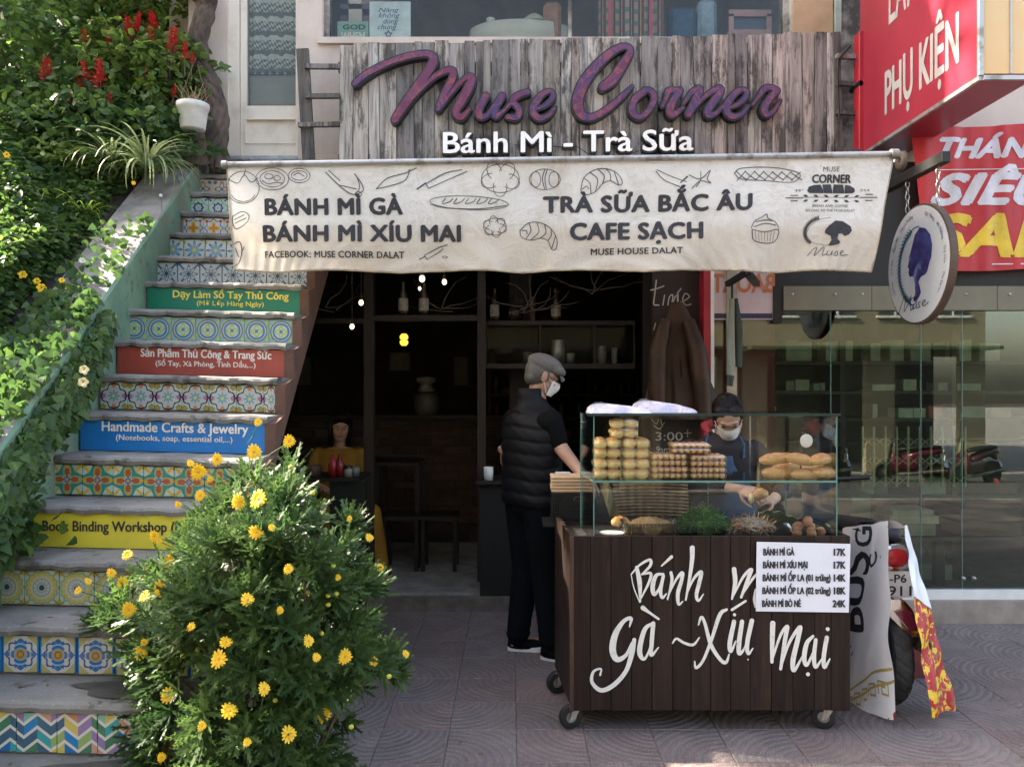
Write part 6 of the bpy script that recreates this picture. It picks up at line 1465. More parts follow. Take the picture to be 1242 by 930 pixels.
t = MB(); t.bbox((gx0-.023, gy1-.05, 1.325), (gx0-.019, gy1-.038, 1.40), .001); t.tube([(gx0-.021, gy1-.06, 1.36), (gx0-.021, gy1-.045, 1.35), (gx0-.021, gy1-.03, 1.36)], .004, 6); t.build('latch', MT['steel'], dc)
# breads
def crust(n, top, side, pale, sc=1.0):
    m = M_(n, .42, spec=.4); x, y, z = m.xyz(); nm = m.nt.nodes.new('ShaderNodeNewGeometry'); sp = m.nt.nodes.new('ShaderNodeSeparateXYZ'); m.nt.links.new(nm.outputs['Normal'], sp.inputs[0]); nz = X(m.nt, sp.outputs[2])
    c = m.mix((nz+m.noise(22, 4)*.9-.45).gt(.45, .5), side, top); c = m.mix(m.noise(60, 4).gt(.62, .1)*.6, c, pale); m.color(c); m.bump(m.noise(55, 4), .35, .004); return m.m
bunm = crust('crumb_bun', (.72,.36,.10), (.93,.76,.36), (.95,.88,.58)); smallm = crust('small_bun', (.74,.36,.13), (.90,.64,.32), (.92,.76,.46)); breadm = crust('bread_crust', (.50,.22,.07), (.68,.40,.16), (.84,.66,.38))
FD = 3.53
def pack(kind, px0, px1, py0, py1, label, depth=0):
    x0, x1 = PX(px0, FD), PX(px1, FD); z0, z1 = PZ(py1, FD), PZ(py0, FD); y0 = FD-.02+depth; nx, nz, ny = (2, 2, 2) if kind else (6, 2, 2); D = .13
    t = thing('bun_pack', label, 'bread', ((x0+x1)/2, y0+D/2, z0), 'plastic packs of buns on the upper shelf')
    dx = (x1-x0-.006)/nx; dz = (z1-z0-.004)/nz; dy = D/ny
    for i in range(nx):
        for j in range(ny):
            for k in range(nz):
                b = MB(); c = (x0+.003+dx*(i+.5)+random.uniform(-.001, .001), y0+dy*(j+.5), z0+.003+dz*(k+.48)); b.ell(c, dx*(.57 if kind else .53), dy*.55, dz*.60, 14, 9, jit=.10 if kind else .05); b.build('bun', bunm if kind else smallm, t)
    b = MB(); n = 2; e = .004
    b.bbox((x0, y0-.004, z0+.001), (x1, y0+D, z0+(z1-z0)*.49), .006); b.bbox((x0-.001, y0-.006, z0+(z1-z0)*.51), (x1+.001, y0+D+.001, z1-.001), .008); b.bbox((x0-.004, y0-.010, z0+(z1-z0)*.49), (x1+.004, y0+D+.004, z0+(z1-z0)*.515), .001); b.build('plastic_box', MT['plastic'], t)
Z0 = 580.5
for (a, c, y0, y1, l) in ((720.5, 752.5, 556, Z0, 'bottom pack of crumbly yellow buns in the leftmost stack'), (720.5, 752.5, 531.5, 555.8, 'upper pack of crumbly yellow buns in the leftmost stack'), (755.5, 787.5, 556, Z0, 'bottom pack of crumbly yellow buns in the second stack'), (755.5, 787.5, 531.5, 555.8, 'middle pack of crumbly yellow buns in the second stack'), (741, 773, 508, 531.3, 'pack of crumbly yellow buns resting across the two left stacks')): pack(1, a, c, y0, y1, l)
for (a, c, y0, y1, l) in ((790, 834, 565.5, Z0, 'bottom pack of small brown buns beside the yellow bun stacks'), (790, 833, 550, 565.3, 'upper pack of small brown buns beside the yellow bun stacks'), (837, 880, 566, Z0, 'bottom pack of small brown buns in the right-hand stack'), (837, 880, 551.5, 565.8, 'upper pack of small brown buns in the right-hand stack'), (814, 861, 537, 549.8, 'top pack of small brown buns lying across the two stacks')): pack(0, a, c, y0, y1, l)
def loaf(p, q, r, label, mat=None, name='bread_loaf', flat=.85, group='bread loaves at the right of the upper shelf'):
    p, q = Vector(p), Vector(q); n = 18; t = (q-p).normalized(); up = Vector((0, 0, 1)); sd_ = t.cross(up).normalized(); u2 = sd_.cross(t); b = MB(); vs = []; fs = []; m = 16; ph = random.uniform(0, 6)
    for i in range(n+1):
        s_ = i/n; rr = r*(max(0, 1-abs(2*s_-1)**2.6))**.5*(1+.05*math.sin(s_*9+ph)); c = p+(q-p)*s_+u2*.006*math.sin(s_*3.1)
        for k in range(m):
            w = 2*math.pi*k/m; g = .12*max(0, math.sin(w))**6*(.5+.5*math.sin(s_*22+ph))
            j_ = 1+.035*math.sin(s_*19+w*3+ph)+.025*math.sin(w*5+s_*7); vs.append(c+sd_*rr*j_*math.cos(w)+u2*rr*j_*flat*math.sin(w)*(1-g*1.6))
    for i in range(n):
        for k in range(m): fs.append((i*m+k, i*m+(k+1)%m, (i+1)*m+(k+1)%m, (i+1)*m+k))
    b.add(vs, fs, None, True); tag(b.build(name, mat or breadm), label, 'bread', group)
LP = lambda x, y, d=3.56: P(x, y, d)
LO = [((924,573,3.54),(962,577,3.60),.033,'long loaf lying at the front left, bottom of the bread pile'), ((960,575,3.51),(992,577,3.58),.031,'short loaf in the middle of the bottom of the bread pile'), ((988,573,3.50),(1010,575,3.60),.033,'loaf end facing out at the bottom right of the bread pile'),
 ((921,559,3.56),(964,555,3.64),.033,'long loaf on top at the left of the bread pile'), ((950,554,3.52),(990,562,3.57),.031,'curved loaf on top in the middle of the bread pile'), ((984,560,3.50),(1006,556,3.60),.032,'loaf on top at the right end of the bread pile'), ((935,568,3.68),(1000,566,3.72),.033,'loaf half hidden at the back of the bread pile')]
for p_, q_, r__, lab in LO: loaf(LP(*p_), LP(*q_), r__, lab)
# clear sleeve, white disc on its stick
b = MB(); b.ell(P(978, 534.5, 3.6), .030, .004, .032, 24, 12); b.build('disc', emit('lit_disc', (.9,.95,1), 1.0) if False else MT['white']); 
ds = bpy.data.objects[-1] if False else None
dobj = [o for o in COL.objects if o.name.startswith('disc')][-1]; dt = thing('disc_tag', 'round white disc on a thin dark stick standing in the case', 'tag', P(972, 580, 3.6)); ORG[dobj.name] = Vector((0, 0, 0)); dobj.parent = dt; dobj.location = -dt.location
b = MB(); b.tube([P(971.5, 580.5, 3.61), P(971, 538, 3.61)], .0035, 6); b.build('stick', MT['black'], dt)
# dishes on the lower level
DZ = .8352
def dish(name, label, x0, x1, y0, y1, h, mat=G, taper=.84, lw=.004):
    t = thing(name, label, name.split('_')[-1], ((x0+x1)/2, (y0+y1)/2, DZ)); cx, cy = (x0+x1)/2, (y0+y1)/2; hx, hy = (x1-x0)/2, (y1-y0)/2; n = 40; b = MB(); vs = []; fs = []
    def ring(s_, z): return [(cx+hx*s_*(abs(math.cos(w))**.45)*math.copysign(1, math.cos(w)), cy+hy*s_*(abs(math.sin(w))**.45)*math.copysign(1, math.sin(w)), z) for w in [2*math.pi*k/n for k in range(n)]]
    R_ = [ring(taper*.9, DZ), ring(taper, DZ+.004), ring(1, DZ+h), ring(1.03, DZ+h+.002), ring(1.0-.03, DZ+h+.001), ring(taper*.94, DZ+.008)]
    for rr in R_: vs += rr
    for i in range(len(R_)-1):
        for k in range(n): fs.append((i*n+k, i*n+(k+1)%n, (i+1)*n+(k+1)%n, (i+1)*n+k))
    fs += [tuple(range(n))[::-1], tuple(range(5*n, 6*n))]; b.add(vs, fs, None, True); b.build('glass', mat, t); return t, cx, cy, hx, hy
def strands(parent, name, mat, cx, cy, hx, hy, z0, hgt, n, L, r, curl=.5, seed=1, tints=None):
    rr = random.Random(seed); b = MB()
    for k in range(n):
        a = rr.uniform(0, 6.28); q = math.sqrt(rr.random())*.93; x = cx+hx*q*math.cos(a); y = cy+hy*q*math.sin(a); z = z0+hgt*(1-q*q)*rr.uniform(.45, 1)
        d_ = Vector((rr.uniform(-1, 1), rr.uniform(-1, 1), rr.uniform(-.3, .45))).normalized(); p = Vector((x, y, z)); pts = [p]
        for s_ in range(3): d_ = (d_+Vector((rr.uniform(-1, 1), rr.uniform(-1, 1), rr.uniform(-.8, .3)))*curl).normalized(); p = p+d_*L/3; pts.append(p)
        b.tube(pts, [r, r, r*.9, r*.6], 4, cap=False, mi=(rr.randrange(len(mat)) if isinstance(mat, list) else 0))
    return stuff(b.build(name, mat, parent))
def mound(parent, cx, cy, hx, hy, z0, h, mat, jit=.12):
    b = MB(); b.ell((cx, cy, z0), hx*.93, hy*.9, h, 22, 12, jit=jit); b.build('filling', mat, parent)
floss = simple('pork_floss', (.60,.42,.23), .9, (.45,.28,.13), 30); herb = leafmat('herb_green', (.05,.17,.02), (.16,.33,.06), .3); herb.name = 'herb'
herbp = [simple('herb_a', (.07,.24,.03), .6), simple('herb_b', (.15,.36,.06), .6), simple('herb_c', (.03,.12,.02), .6)]
t, cx, cy, hx, hy = dish('glass_dish', 'rectangular glass dish heaped with pale shredded meat floss', PX(754, 3.55), PX(824, 3.55), 3.50, 3.64, .075); mound(t, cx, cy, hx*.9, hy*.9, DZ+.03, .065, floss); strands(t, 'shreds', [floss, simple('floss_pale', (.72,.56,.36), .9)], cx, cy, hx*.95, hy*.95, DZ+.045, .045, 420, .035, .0013, seed=2)
t, cx, cy, hx, hy = dish('glass_dish', 'glass dish piled high with chopped green herbs', PX(827, 3.55), PX(883, 3.55), 3.50, 3.66, .06); mound(t, cx, cy, hx*1.05, hy, DZ+.03, .10, herbp[2]); strands(t, 'herb_shreds', herbp, cx, cy, hx*1.2, hy*1.05, DZ+.045, .10, 1100, .035, .0018, .7, 3)
t, cx, cy, hx, hy = dish('glass_dish', 'glass dish of white and orange pickled radish and carrot strips', PX(888, 3.55), PX(936, 3.55), 3.50, 3.64, .06); mound(t, cx, cy, hx*.95, hy*.9, DZ+.03, .062, simple('radish', (.7,.62,.52), .5)); strands(t, 'strips', [simple('radish_strip', (.78,.72,.64), .5), simple('carrot_strip', (.72,.28,.06), .5), simple('radish_pink', (.7,.5,.4), .5)], cx, cy, hx*1.05, hy, DZ+.045, .05, 420, .05, .0022, .4, 4)
t, cx, cy, hx, hy = dish('glass_bowl', 'round glass bowl of brown eggs at the right end of the case', PX(957, 3.55), PX(1001, 3.55), 3.50, 3.66, .05, taper=.6)
eggm = simple('brown_egg', (.52,.25,.14), .45, (.46,.21,.11), 30, bump=.05)
for k, (ex, ey, ez) in enumerate(((965, 3.53, 0), (981, 3.52, -.004), (994, 3.54, 0), (972, 3.60, .01), (988, 3.60, .01), (980, 3.56, .042))):
    b = MB(); b.ell((PX(ex, 3.55), ey, DZ+.034+ez), .0225, .0225, .027 if k % 2 else .0225, 16, 10, rot=Matrix.Rotation(random.uniform(-1, 1), 3, 'Y')); tag(b.build('egg', eggm), ('brown egg on top of the egg bowl', 'front left brown egg in the glass bowl', 'front middle brown egg in the glass bowl', 'front right brown egg in the glass bowl', 'rear left brown egg in the glass bowl', 'rear right brown egg in the glass bowl')[(k+1) % 6], 'egg', 'eggs in the glass bowl')
pl_ = thing('plate', 'small white oval dish with sauce at the left end of the case', 'plate', (PX(745, 3.6), 3.62, DZ)); b = MB(); b.lathe([(0,.0),(.035,.0),(.055,.012),(.058,.013),(.053,.010),(.033,.005),(0,.005)], (PX(744, 3.6), 3.62, DZ), 24, sx=1.1); b.build('dish', MT['white'], pl_)
loaf((PX(741, 3.7), 3.70, DZ+.045), (PX(764, 3.7), 3.72, DZ+.045), .030, 'single round roll behind the white plate at the left of the case', group=None)
# cabbage bag
cbm = simple('thin_green_plastic', (.30,.36,.2), .25, (.2,.27,.12), 12); b = MB()
def bag(u, v):
    a = u*math.pi; x = PX(892, 3.7)+(PX(972, 3.7)-PX(892, 3.7))*u; h = (.03+.075*math.sin(a)**.7)*(1-v**2)+.006*math.sin(u*31+v*9); return (x+.012*math.sin(v*7), 3.67+.12*v, DZ+h)
b.grid(bag, 40, 14); tag(b.build('vegetable_bag', cbm), 'crumpled pale green plastic bag behind the pickle dish', 'bag')
# bags on the top
pb = M_('white_plastic_bag', .22, spec=.6); c = pb.mix(pb.noise(9, 4).gt(.5, .3), (.60,.58,.68), (.44,.43,.52)); pb.color(c); pb.bump(pb.noise(18, 5, .6, None, 1.5), .8, .02)
for k, (x0, x1, hgt, lab) in enumerate(((712, 786, .042, 'flat white plastic bag of napkins on the left of the case top'), (770, 845, .054, 'taller white plastic bag of napkins on the case top'))):
    b = MB(); xa, xb = PX(x0, 3.6), PX(x1, 3.6)
    def f(u, v, top=True):
        e = (1-abs(2*u-1)**4)*(1-abs(2*v-1)**4); z = gzt+.0065+(hgt*(1.15-.75*u)*e**.5+.005*math.sin(u*25+v*11)*e if top else 0); return (xa+(xb-xa)*u+.006*math.sin(v*9), 3.50+.09*k+.18*v+.008*math.sin(u*12), z)
    b.grid(lambda u, v: f(u, v), 44, 20); b.grid(lambda u, v: f(u, v, False), 12, 6, flip=True)
    tag(b.build('plastic_bag', pb.m), lab, 'bag')
    b = MB(); b.grid(lambda u, v: (xa+(xb-xa)*(.03+.5*u), 3.50+.09*k+.16*v, gzt+.008+hgt*1.15*math.sin(min(1, u*1.2+.12)*math.pi)**.6*(1-.3*abs(2*v-1))+.004*math.sin(u*30+v*17)), 26, 12); tag(b.build('clear_wrap', MT['plastic']), 'loose clear film puffed over the %s bag on the case' % ('left' if k == 0 else 'taller'), 'film')
# crate and paper stack on the rear shelf
cr = thing('crate', 'black perforated plastic crate left of the glass case', 'crate', (PX(700, 3.98), 4.02, .836)); x0, x1, y0, y1, z0, z1 = .205, .42, 3.945, 4.1, .836, .985
b = MB(); g_ = .0115
for i in range(13):
    z = z0+i*(z1-z0)/12; b.box((x0, y0, z-.0022), (x1, y0+.003, z+.0022)); b.box((x0, y0+.0035, z-.0022), (x0+.003, y1, z+.0022)); b.box((x1-.003, y0+.0035, z-.0022), (x1, y1, z+.0022))
for i in range(18):
    x = x0+.001+i*(x1-x0-.005)/17; b.box((x, y0-.0006, z0), (x+.003, y0+.0024, z1))
for i in range(12):
    y = y0+.004+i*(y1-y0-.008)/11; b.box((x0-.0006, y, z0), (x0+.0024, y+.003, z1))
b.box((x0, y0, z0-.0001), (x1, y1, z0+.003)); b.bar((x0, y0, z1), (x1, y0, z1), .008); b.build('mesh_box', MT['black'], cr)
ca = thing('paper_bag_stack', 'stack of kraft paper bags with printed brown arch on the black crate', 'paper bags', (.31, 4.0, .99)); kraft = simple('kraft_paper', (.56,.38,.22), .75, (.48,.32,.18), 5)
for k in range(5): b = MB(); b.bbox((.200+random.uniform(0, .004), 3.94+random.uniform(0, .004), .9905+k*.017), (.412+random.uniform(0, .004), 4.09, .9905+k*.017+.0155), .005); b.build('bag', kraft, ca)
t = MB(); mp = plane_px(3.938); stroke(t, [(692+3,607,1.2),(699,602.5,1.6),(708,602.5,1.6),(715,607,1.2)], mp, lift=.001); letter(t, 'BAKERY', mp, 697, 712, 608, 605, offset=.02) if False else stroke(t, [(698,607.5,1),(710,607.5,1)], mp, lift=.001); t.build('print', simple('brown_print', (.12,.06,.04), .7), ca)
# wicker tray behind the case
wk = M_('wicker', .8); x, y, z = wk.xyz(); c = wk.mix(((z*330).sin()*1.0+(x*120).sin()*.5).gt(.0, .6), (.17,.105,.055), (.44,.31,.18)); wk.color(c); wk.bump((z*330).sin(), .7, .006)
b = MB(); b.grid(lambda u, v: ((PX(742, 4.02)+.40*u)+.035*v, 4.03+.10*v+.05*math.sin(u*3.14)-.004*math.sin(u*60), PZ(580, 4.02)-.24*v-(.0 if u < .0 else .06*u*v)), 60, 24); b.grid(lambda u, v: ((PX(742, 4.02)+.40*u), 4.05+.16*v, PZ(580, 4.02)+.004), 20, 4)
tag(b.build('wicker_basket', wk.m), 'brown woven wicker basket behind the lower level of the case', 'basket')
b = MB(); b.grid(lambda u, v: (PX(727+4*v, 3.95)+.05*u+.035*v, 3.95+.02*math.sin(u*5+v*6), PZ(585+42*v, 3.95)), 8, 14); tag(b.build('olive_cloth', simple('olive_cloth', (.28,.24,.11), .8, (.2,.17,.08), 12)), 'crumpled olive cloth hanging at the left behind the case', 'cloth')
b = MB(); b.bbox((PX(673, 4.15), 4.12, .83), (PX(693, 4.15), 4.135, .86), .002); b.bbox((.08, 4.14, .80), (.9, 4.3, .829), .003); 
lc = thing('white_label_box', 'small white labelled box beside the man in the cap', 'box', P(682, 580, 4.15)); b = MB(); b.bbox((PX(674, 4.15), 4.15, PZ(580, 4.15)), (PX(692, 4.15), 4.2, PZ(573, 4.15)), .002); b.build('carton', MT['paper'], lc)
# ------------------------------------------------------------------ man in the cap
man = thing('person', 'man seen from behind in black quilted vest, grey flat cap and white mask', 'person', (.12, 4.42, 0))
MX, MY = .115, 4.42; fwd = Vector((.80, .60, 0)).normalized(); rgt = Vector((fwd.y, -fwd.x, 0)); yaw = math.atan2(rgt.y, rgt.x)
def mq(r, f, z): return Vector((MX, MY, 0))+rgt*r+fwd*f+Vector((0, 0, z))
sk = MB(); hc = P(659, 455, 4.42); hc.y = 4.44; hf = Vector((.86, .18, -.34)); at, rot = head(sk, hc, hf, (0.25, 0, 1), 1.0, 0)
cap_(sk, hc+Vector((-.03, .01, -.07)), .052, mq(0, .02, 1.36), .060)
loft(sk, [(mq(0, 0, z), rx, ry, yaw) for z, rx, ry in ((1.40, .09, .07), (1.36, .17, .09), (1.28, .175, .10), (1.15, .155, .10), (1.02, .145, .095), (.92, .16, .10), (.84, .155, .10))])
shR = mq(.175, 0, 1.335); elR = P(678, 540, 4.27); wrR = P(705, 574, 4.12)
cap_(sk, shR, .052, elR, .043); cap_(sk, elR, .043, wrR, .028); hand(sk, wrR, (wrR-elR), (-.2, .3, -1), (-.4, 1, 0), .35)
shL = mq(-.175, 0, 1.335); elL = mq(-.20, .05, 1.08); wrL = P(609, 545, 4.60); cap_(sk, shL, .05, elL, .041); cap_(sk, elL, .041, wrL, .028); hand(sk, wrL, (.05, .1, -1), (1, .2, 0), (.3, 1, 0), .5)
ftL = Vector((PX(628, 4.5), 4.47, .075)); ftR = Vector((PX(668, 4.35), 4.33, .075))
for s_, ft in ((-1, ftL), (1, ftR)):
    kn = mq(s_*.09, .03, .48); cap_(sk, mq(s_*.08, 0, .85), .08, kn, .055); cap_(sk, kn, .052, ft, .035); cap_(sk, ft+Vector((-.02, 0, -.03)), .035, ft+Vector((.12, .02, -.04)), .03)
remesh(sk, .0045, 'body', MT['skin'], man, 3, .35); mask(at, rot, man); eyes(at, rot, man, closed=True)
# hair, cap
b = MB(); b.ell(at(0, -.028, .016), .0795, .088, .088, 20, 12, rot=rot); b.ell(at(0, -.06, -.03), .062, .045, .05, 16, 10, rot=rot)
for q in (-1, 1): b.ell(at(q*.073, .012, .0), .008, .014, .028, 8, 6, rot=rot)
remesh(b, .006, 'hair', MT['hair_grey'], man, 2, .6)
capm = simple('grey_tweed', (.15,.137,.125), .9, (.10,.09,.083), 90, bump=.3, bscale=200); b = MB()
b.ell(at(0, -.012, .062), .092, .108, .060, 24, 14, rot=rot); b.ell(at(0, .045, .052), .084, .075, .040, 20, 12, rot=rot); remesh(b, .006, 'flat_cap', capm, man, 4, .6)
b = MB(); b.grid(lambda u, v: at((u-.5)*.150*(1-.25*v), .075+.055*v*(1-(2*u-1)**2*.5), .050-.025*v-.02*(2*u-1)**2), 14, 5); b.grid(lambda u, v: at((u-.5)*.150*(1-.25*v), .075+.055*v*(1-(2*u-1)**2*.5), .044-.025*v-.02*(2*u-1)**2), 14, 5, flip=True); b.build('cap_brim', capm, man)
b = MB(); 
for q in (-1, 1): b.tube([at(q*.078, -.01, .004), at(q*.074, .04, .0), at(q*.055, .088, -.006), at(q*.03, .10, -.018), at(q*.012, .098, -.006)], .0018, 5)
b.build('glasses', MT['black'], man)
# quilted vest: horizontal padded rings
b = MB(); NZ = 76; NA = 64; vs = []; fs = []
def vprof(z):
    pts = [(.86, .178, .128), (.90, .185, .135), (1.0, .178, .135), (1.12, .182, .135), (1.24, .192, .132), (1.32, .190, .122), (1.385, .150, .10), (1.43, .085, .08), (1.455, .07, .072)]
    for (a, b_) in zip(pts, pts[1:]):
        if z <= b_[0]: t = (z-a[0])/(b_[0]-a[0]); return a[1]+(b_[1]-a[1])*t, a[2]+(b_[2]-a[2])*t
    return pts[-1][1:]
for i in range(NZ+1):
    z = .862+(1.452-.862)*i/NZ; rx, ry = vprof(z); rx *= 1.09; ry *= 1.09; ph = ((z-.862)/.073) % 1; puff = .009*(math.sin(math.pi*ph)**.6)
    if z > 1.40: puff = .003
    for k in range(NA):
        w = 2*math.pi*k/NA; cr_ = .0025*math.sin(w*17+i*1.3)*math.sin(w*5+i*.5); vs.append(mq((rx+puff+cr_)*math.cos(w), (ry+puff+cr_)*math.sin(w)+.0, z+.008*math.sin(w*3)))
for i in range(NZ):
    for k in range(NA): fs.append((i*NA+k, i*NA+(k+1)%NA, (i+1)*NA+(k+1)%NA, (i+1)*NA+k))
b.add(vs, fs, None, True); b.build('quilted_vest', MT['vest'], man)
b = MB(); nc = at(0, -.03, -.10); loft(b, [(mq(0, .0, 1.36), .13, .09, yaw), (mq(0, .015, 1.42), .10, .085, yaw), (nc+Vector((-.012, 0, -.035)), .074, .072, yaw), (nc+Vector((-.012, 0, .008)), .070, .069, yaw), (nc+Vector((-.012, 0, .008)), .058, .058, yaw)]); b.build('collar', MT['vest'], man)
b = MB(); cap_(b, shR+Vector((0, 0, .005)), .066, shR+(elR-shR)*.80, .058, 16); b.ell(shR+Vector((-.02, 0, .0)), .075, .07, .06, 16, 10); remesh(b, .01, 'sleeve', MT['black_cloth'], man, 3, .6)
b = MB(); cap_(b, shL+Vector((0, 0, .005)), .064, shL+(elL-shL)*.85, .054, 16); remesh(b, .01, 'sleeve', MT['black_cloth'], man, 3, .6)
b = MB()
b.ell(mq(0, 0, .86), .165, .125, .10, 24, 12, rot=Matrix.Rotation(yaw, 3, 'Z'))
for s_, ft in ((-1, ftL), (1, ftR)):
    kn = mq(s_*.09, .03, .48); cap_(b, mq(s_*.085, 0, .84), .106, kn, .086, 16); cap_(b, kn, .086, ft+Vector((0, 0, .02)), .066, 16)
    for q in range(4): p = kn.lerp(ft, .55+.13*q); b.lathe([(.060, -.02), (.074, 0), (.060, .02)], p, 14)
remesh(b, .011, 'trousers', MT['trousers'], man, 3, .7)
for ft, ang in ((ftL, .0), (ftR, -.25)):
    ca_, sa_ = math.cos(ang), math.sin(ang); T_ = lambda x, y, z: Vector((ft.x-.06+x*ca_-y*sa_, ft.y+x*sa_+y*ca_, z))
    b = MB(); n = 24; outl = [(.13+.13*math.cos(w)*(1.0), .046*math.sin(w)*(1.0 if math.cos(w) > 0 else .82)) for w in [2*math.pi*k/n for k in range(n)]]
    b.prism([T_(x, y, .001) for x, y in outl], (0, 0, .026)); sole = b.build('shoe_sole', MT['letter_white'], man, fix=True)
    b = MB(); b.ell(T_(.11, 0, .032), .115, .042, .035, 20, 10, rot=Matrix.Rotation(ang, 3, 'Z')); b.ell(T_(.055, 0, .055), .055, .040, .045, 16, 10); remesh(b, .007, 'shoe', MT['black_cloth'], man, 2, .6)
# ------------------------------------------------------------------ woman at the case
wo_ = thing('person', 'masked woman in plum jacket and blue denim apron filling bread behind the case', 'person', (1.2, 4.3, 0))
WX, WYy = 1.17, 4.30; wf_ = Vector((-.12, -1, 0)).normalized(); wr_ = Vector((-wf_.y, wf_.x, 0))*-1; yw_ = math.atan2(wr_.y, wr_.x)
def wq(r, f, z): return Vector((WX, WYy, 0))+wr_*r+wf_*f+Vector((0, 0, z))
sk = MB(); hc = P(883, 505, 4.16); atw, rotw = head(sk, hc, (-.16, -.85, -.62), (-.08, -.1, 1), .98, 0); cap_(sk, hc+Vector((.0, .03, -.07)), .046, wq(0, .05, 1.22), .052)
loft(sk, [(wq(0, f, z), rx, ry, yw_) for z, rx, ry, f in ((1.25, .08, .07, .05), (1.21, .15, .09, .05), (1.12, .155, .10, .04), (1.0, .13, .10, .02), (.9, .14, .11, 0), (.78, .165, .12, -.02), (.7, .16, .12, -.03))])
sR = wq(-.17, .04, 1.18); sL = wq(.17, .04, 1.18)
# hands meet round the bread at pixel (915, 600)
bp = P(918, 601, 3.93)
h1 = P(897, 593, 4.0); e1 = Vector((1.40-.42, 4.18, 1.0)); h2 = P(936, 607, 4.0); e2 = Vector((1.50, 4.2, .98))
xs_l = sorted([sR, sL], key=lambda v: v.x)
cap_(sk, xs_l[0], .046, e1, .038); cap_(sk, e1, .038, h1, .026); hand(sk, h1, (bp-h1)+Vector((0, -.02, .01)), (0, -.2, -1) if False else (.6, .3, -.6), (0, -1, .4), .8, .92)
cap_(sk, xs_l[1], .046, e2, .038); cap_(sk, e2, .038, h2, .026); hand(sk, h2, (bp-h2)+Vector((0, -.02, .0)), (-.6, .3, -.6), (0, -1, .4), .8, .92)
for s_ in (-1, 1): cap_(sk, wq(s_*.08, -.02, .74), .08, wq(s_*.085, 0, .42), .055); cap_(sk, wq(s_*.085, 0, .42), .05, wq(s_*.09, -.02, .07), .034); cap_(sk, wq(s_*.09, -.03, .04), .033, wq(s_*.09, .10, .03), .028)
remesh(sk, .0045, 'body', MT['skin_pale'], wo_, 3, .35); mask(atw, rotw, wo_); eyes(atw, rotw, wo_, closed=True)
b = MB(); b.ell(atw(0, -.030, .030), .082, .092, .088, 20, 14, rot=rotw); b.ell(atw(0, -.018, .036), .0815, .088, .084, 20, 12, rot=rotw); b.ell(atw(-.038, .040, .070), .045, .040, .030, 14, 10, rot=rotw); b.ell(atw(.038, .038, .072), .045, .040, .030, 14, 10, rot=rotw); b.ell(atw(0, -.115, .02), .045, .04, .045, 14, 10, rot=rotw)
for q in (-1, 1): b.ell(atw(q*.074, -.012, -.005), .013, .036, .055, 10, 8, rot=rotw)
remesh(b, .006, 'hair', MT['hair'], wo_, 2, .6)
b = MB(); loft(b, [(wq(0, f, z), rx, ry, yw_) for z, rx, ry, f in ((1.275, .075, .072, .045), (1.245, .12, .09, .05), (1.21, .175, .115, .05), (1.12, .185, .125, .04), (1.0, .165, .125, .02), (.9, .175, .135, 0), (.82, .19, .14, -.01))])
cap_(b, xs_l[0], .064, e1, .056); cap_(b, e1, .056, h1.lerp(e1, .35), .040); cap_(b, xs_l[1], .064, e2, .056); cap_(b, e2, .056, h2.lerp(e2, .35), .040); remesh(b, .009, 'jacket', MT['purple_cloth'], wo_, 3, .6)
b = MB(); b.tube([wq(-.07, .07, 1.27), wq(-.09, .02, 1.31), wq(0, -.04, 1.33), wq(.09, .02, 1.31), wq(.07, .07, 1.27)], [.02, .028, .03, .028, .02], 10); b.build('red_collar', MT['red_cloth'], wo_)
b = MB(); b.grid(lambda u, v: wq((u-.5)*(.20+.16*min(1, v*2.2)), .02+.155*math.cos((u-.5)*2.2)+.0, 1.16-.62*v+.003*math.sin(u*19)), 24, 20); b.build('denim_apron', MT['denim'], wo_)
b = MB(); 
for s_ in (-1, 1): b.tube([wq(s_*.095, .16, 1.15), wq(s_*.10, .13, 1.22), wq(s_*.075, .06, 1.285)], .008, 6)
b.build('apron_strap', MT['denim'], wo_)
b = MB(); loft(b, [(wq(0, -.02, z), rx, ry, yw_) for z, rx, ry in ((.85, .16, .12), (.7, .18, .13), (.5, .17, .12), (.12, .15, .11))]); b.build('trousers', MT['trousers'], wo_)
for s_ in (-1, 1): b = MB(); b.ell(wq(s_*.09, .05, .036), .042, .12, .035, 16, 10, rot=Matrix.Rotation(yw_, 3, 'Z')); b.build('shoe', MT['black_cloth'], wo_)
loaf(bp+Vector((-.035, -.01, -.01)), bp+Vector((.052, -.02, .02)), .034, 'split bread roll held in the hands of the masked woman', name='held_bread', group=None)
b = MB(); b.ell(bp+Vector((-.035, -.018, -.012)), .012, .03, .028, 14, 8); tag(b.build('bread_slice', simple('bread_crumb', (.72,.6,.36), .8)), 'pale cut half of bread at the fingertips of the masked woman', 'bread')
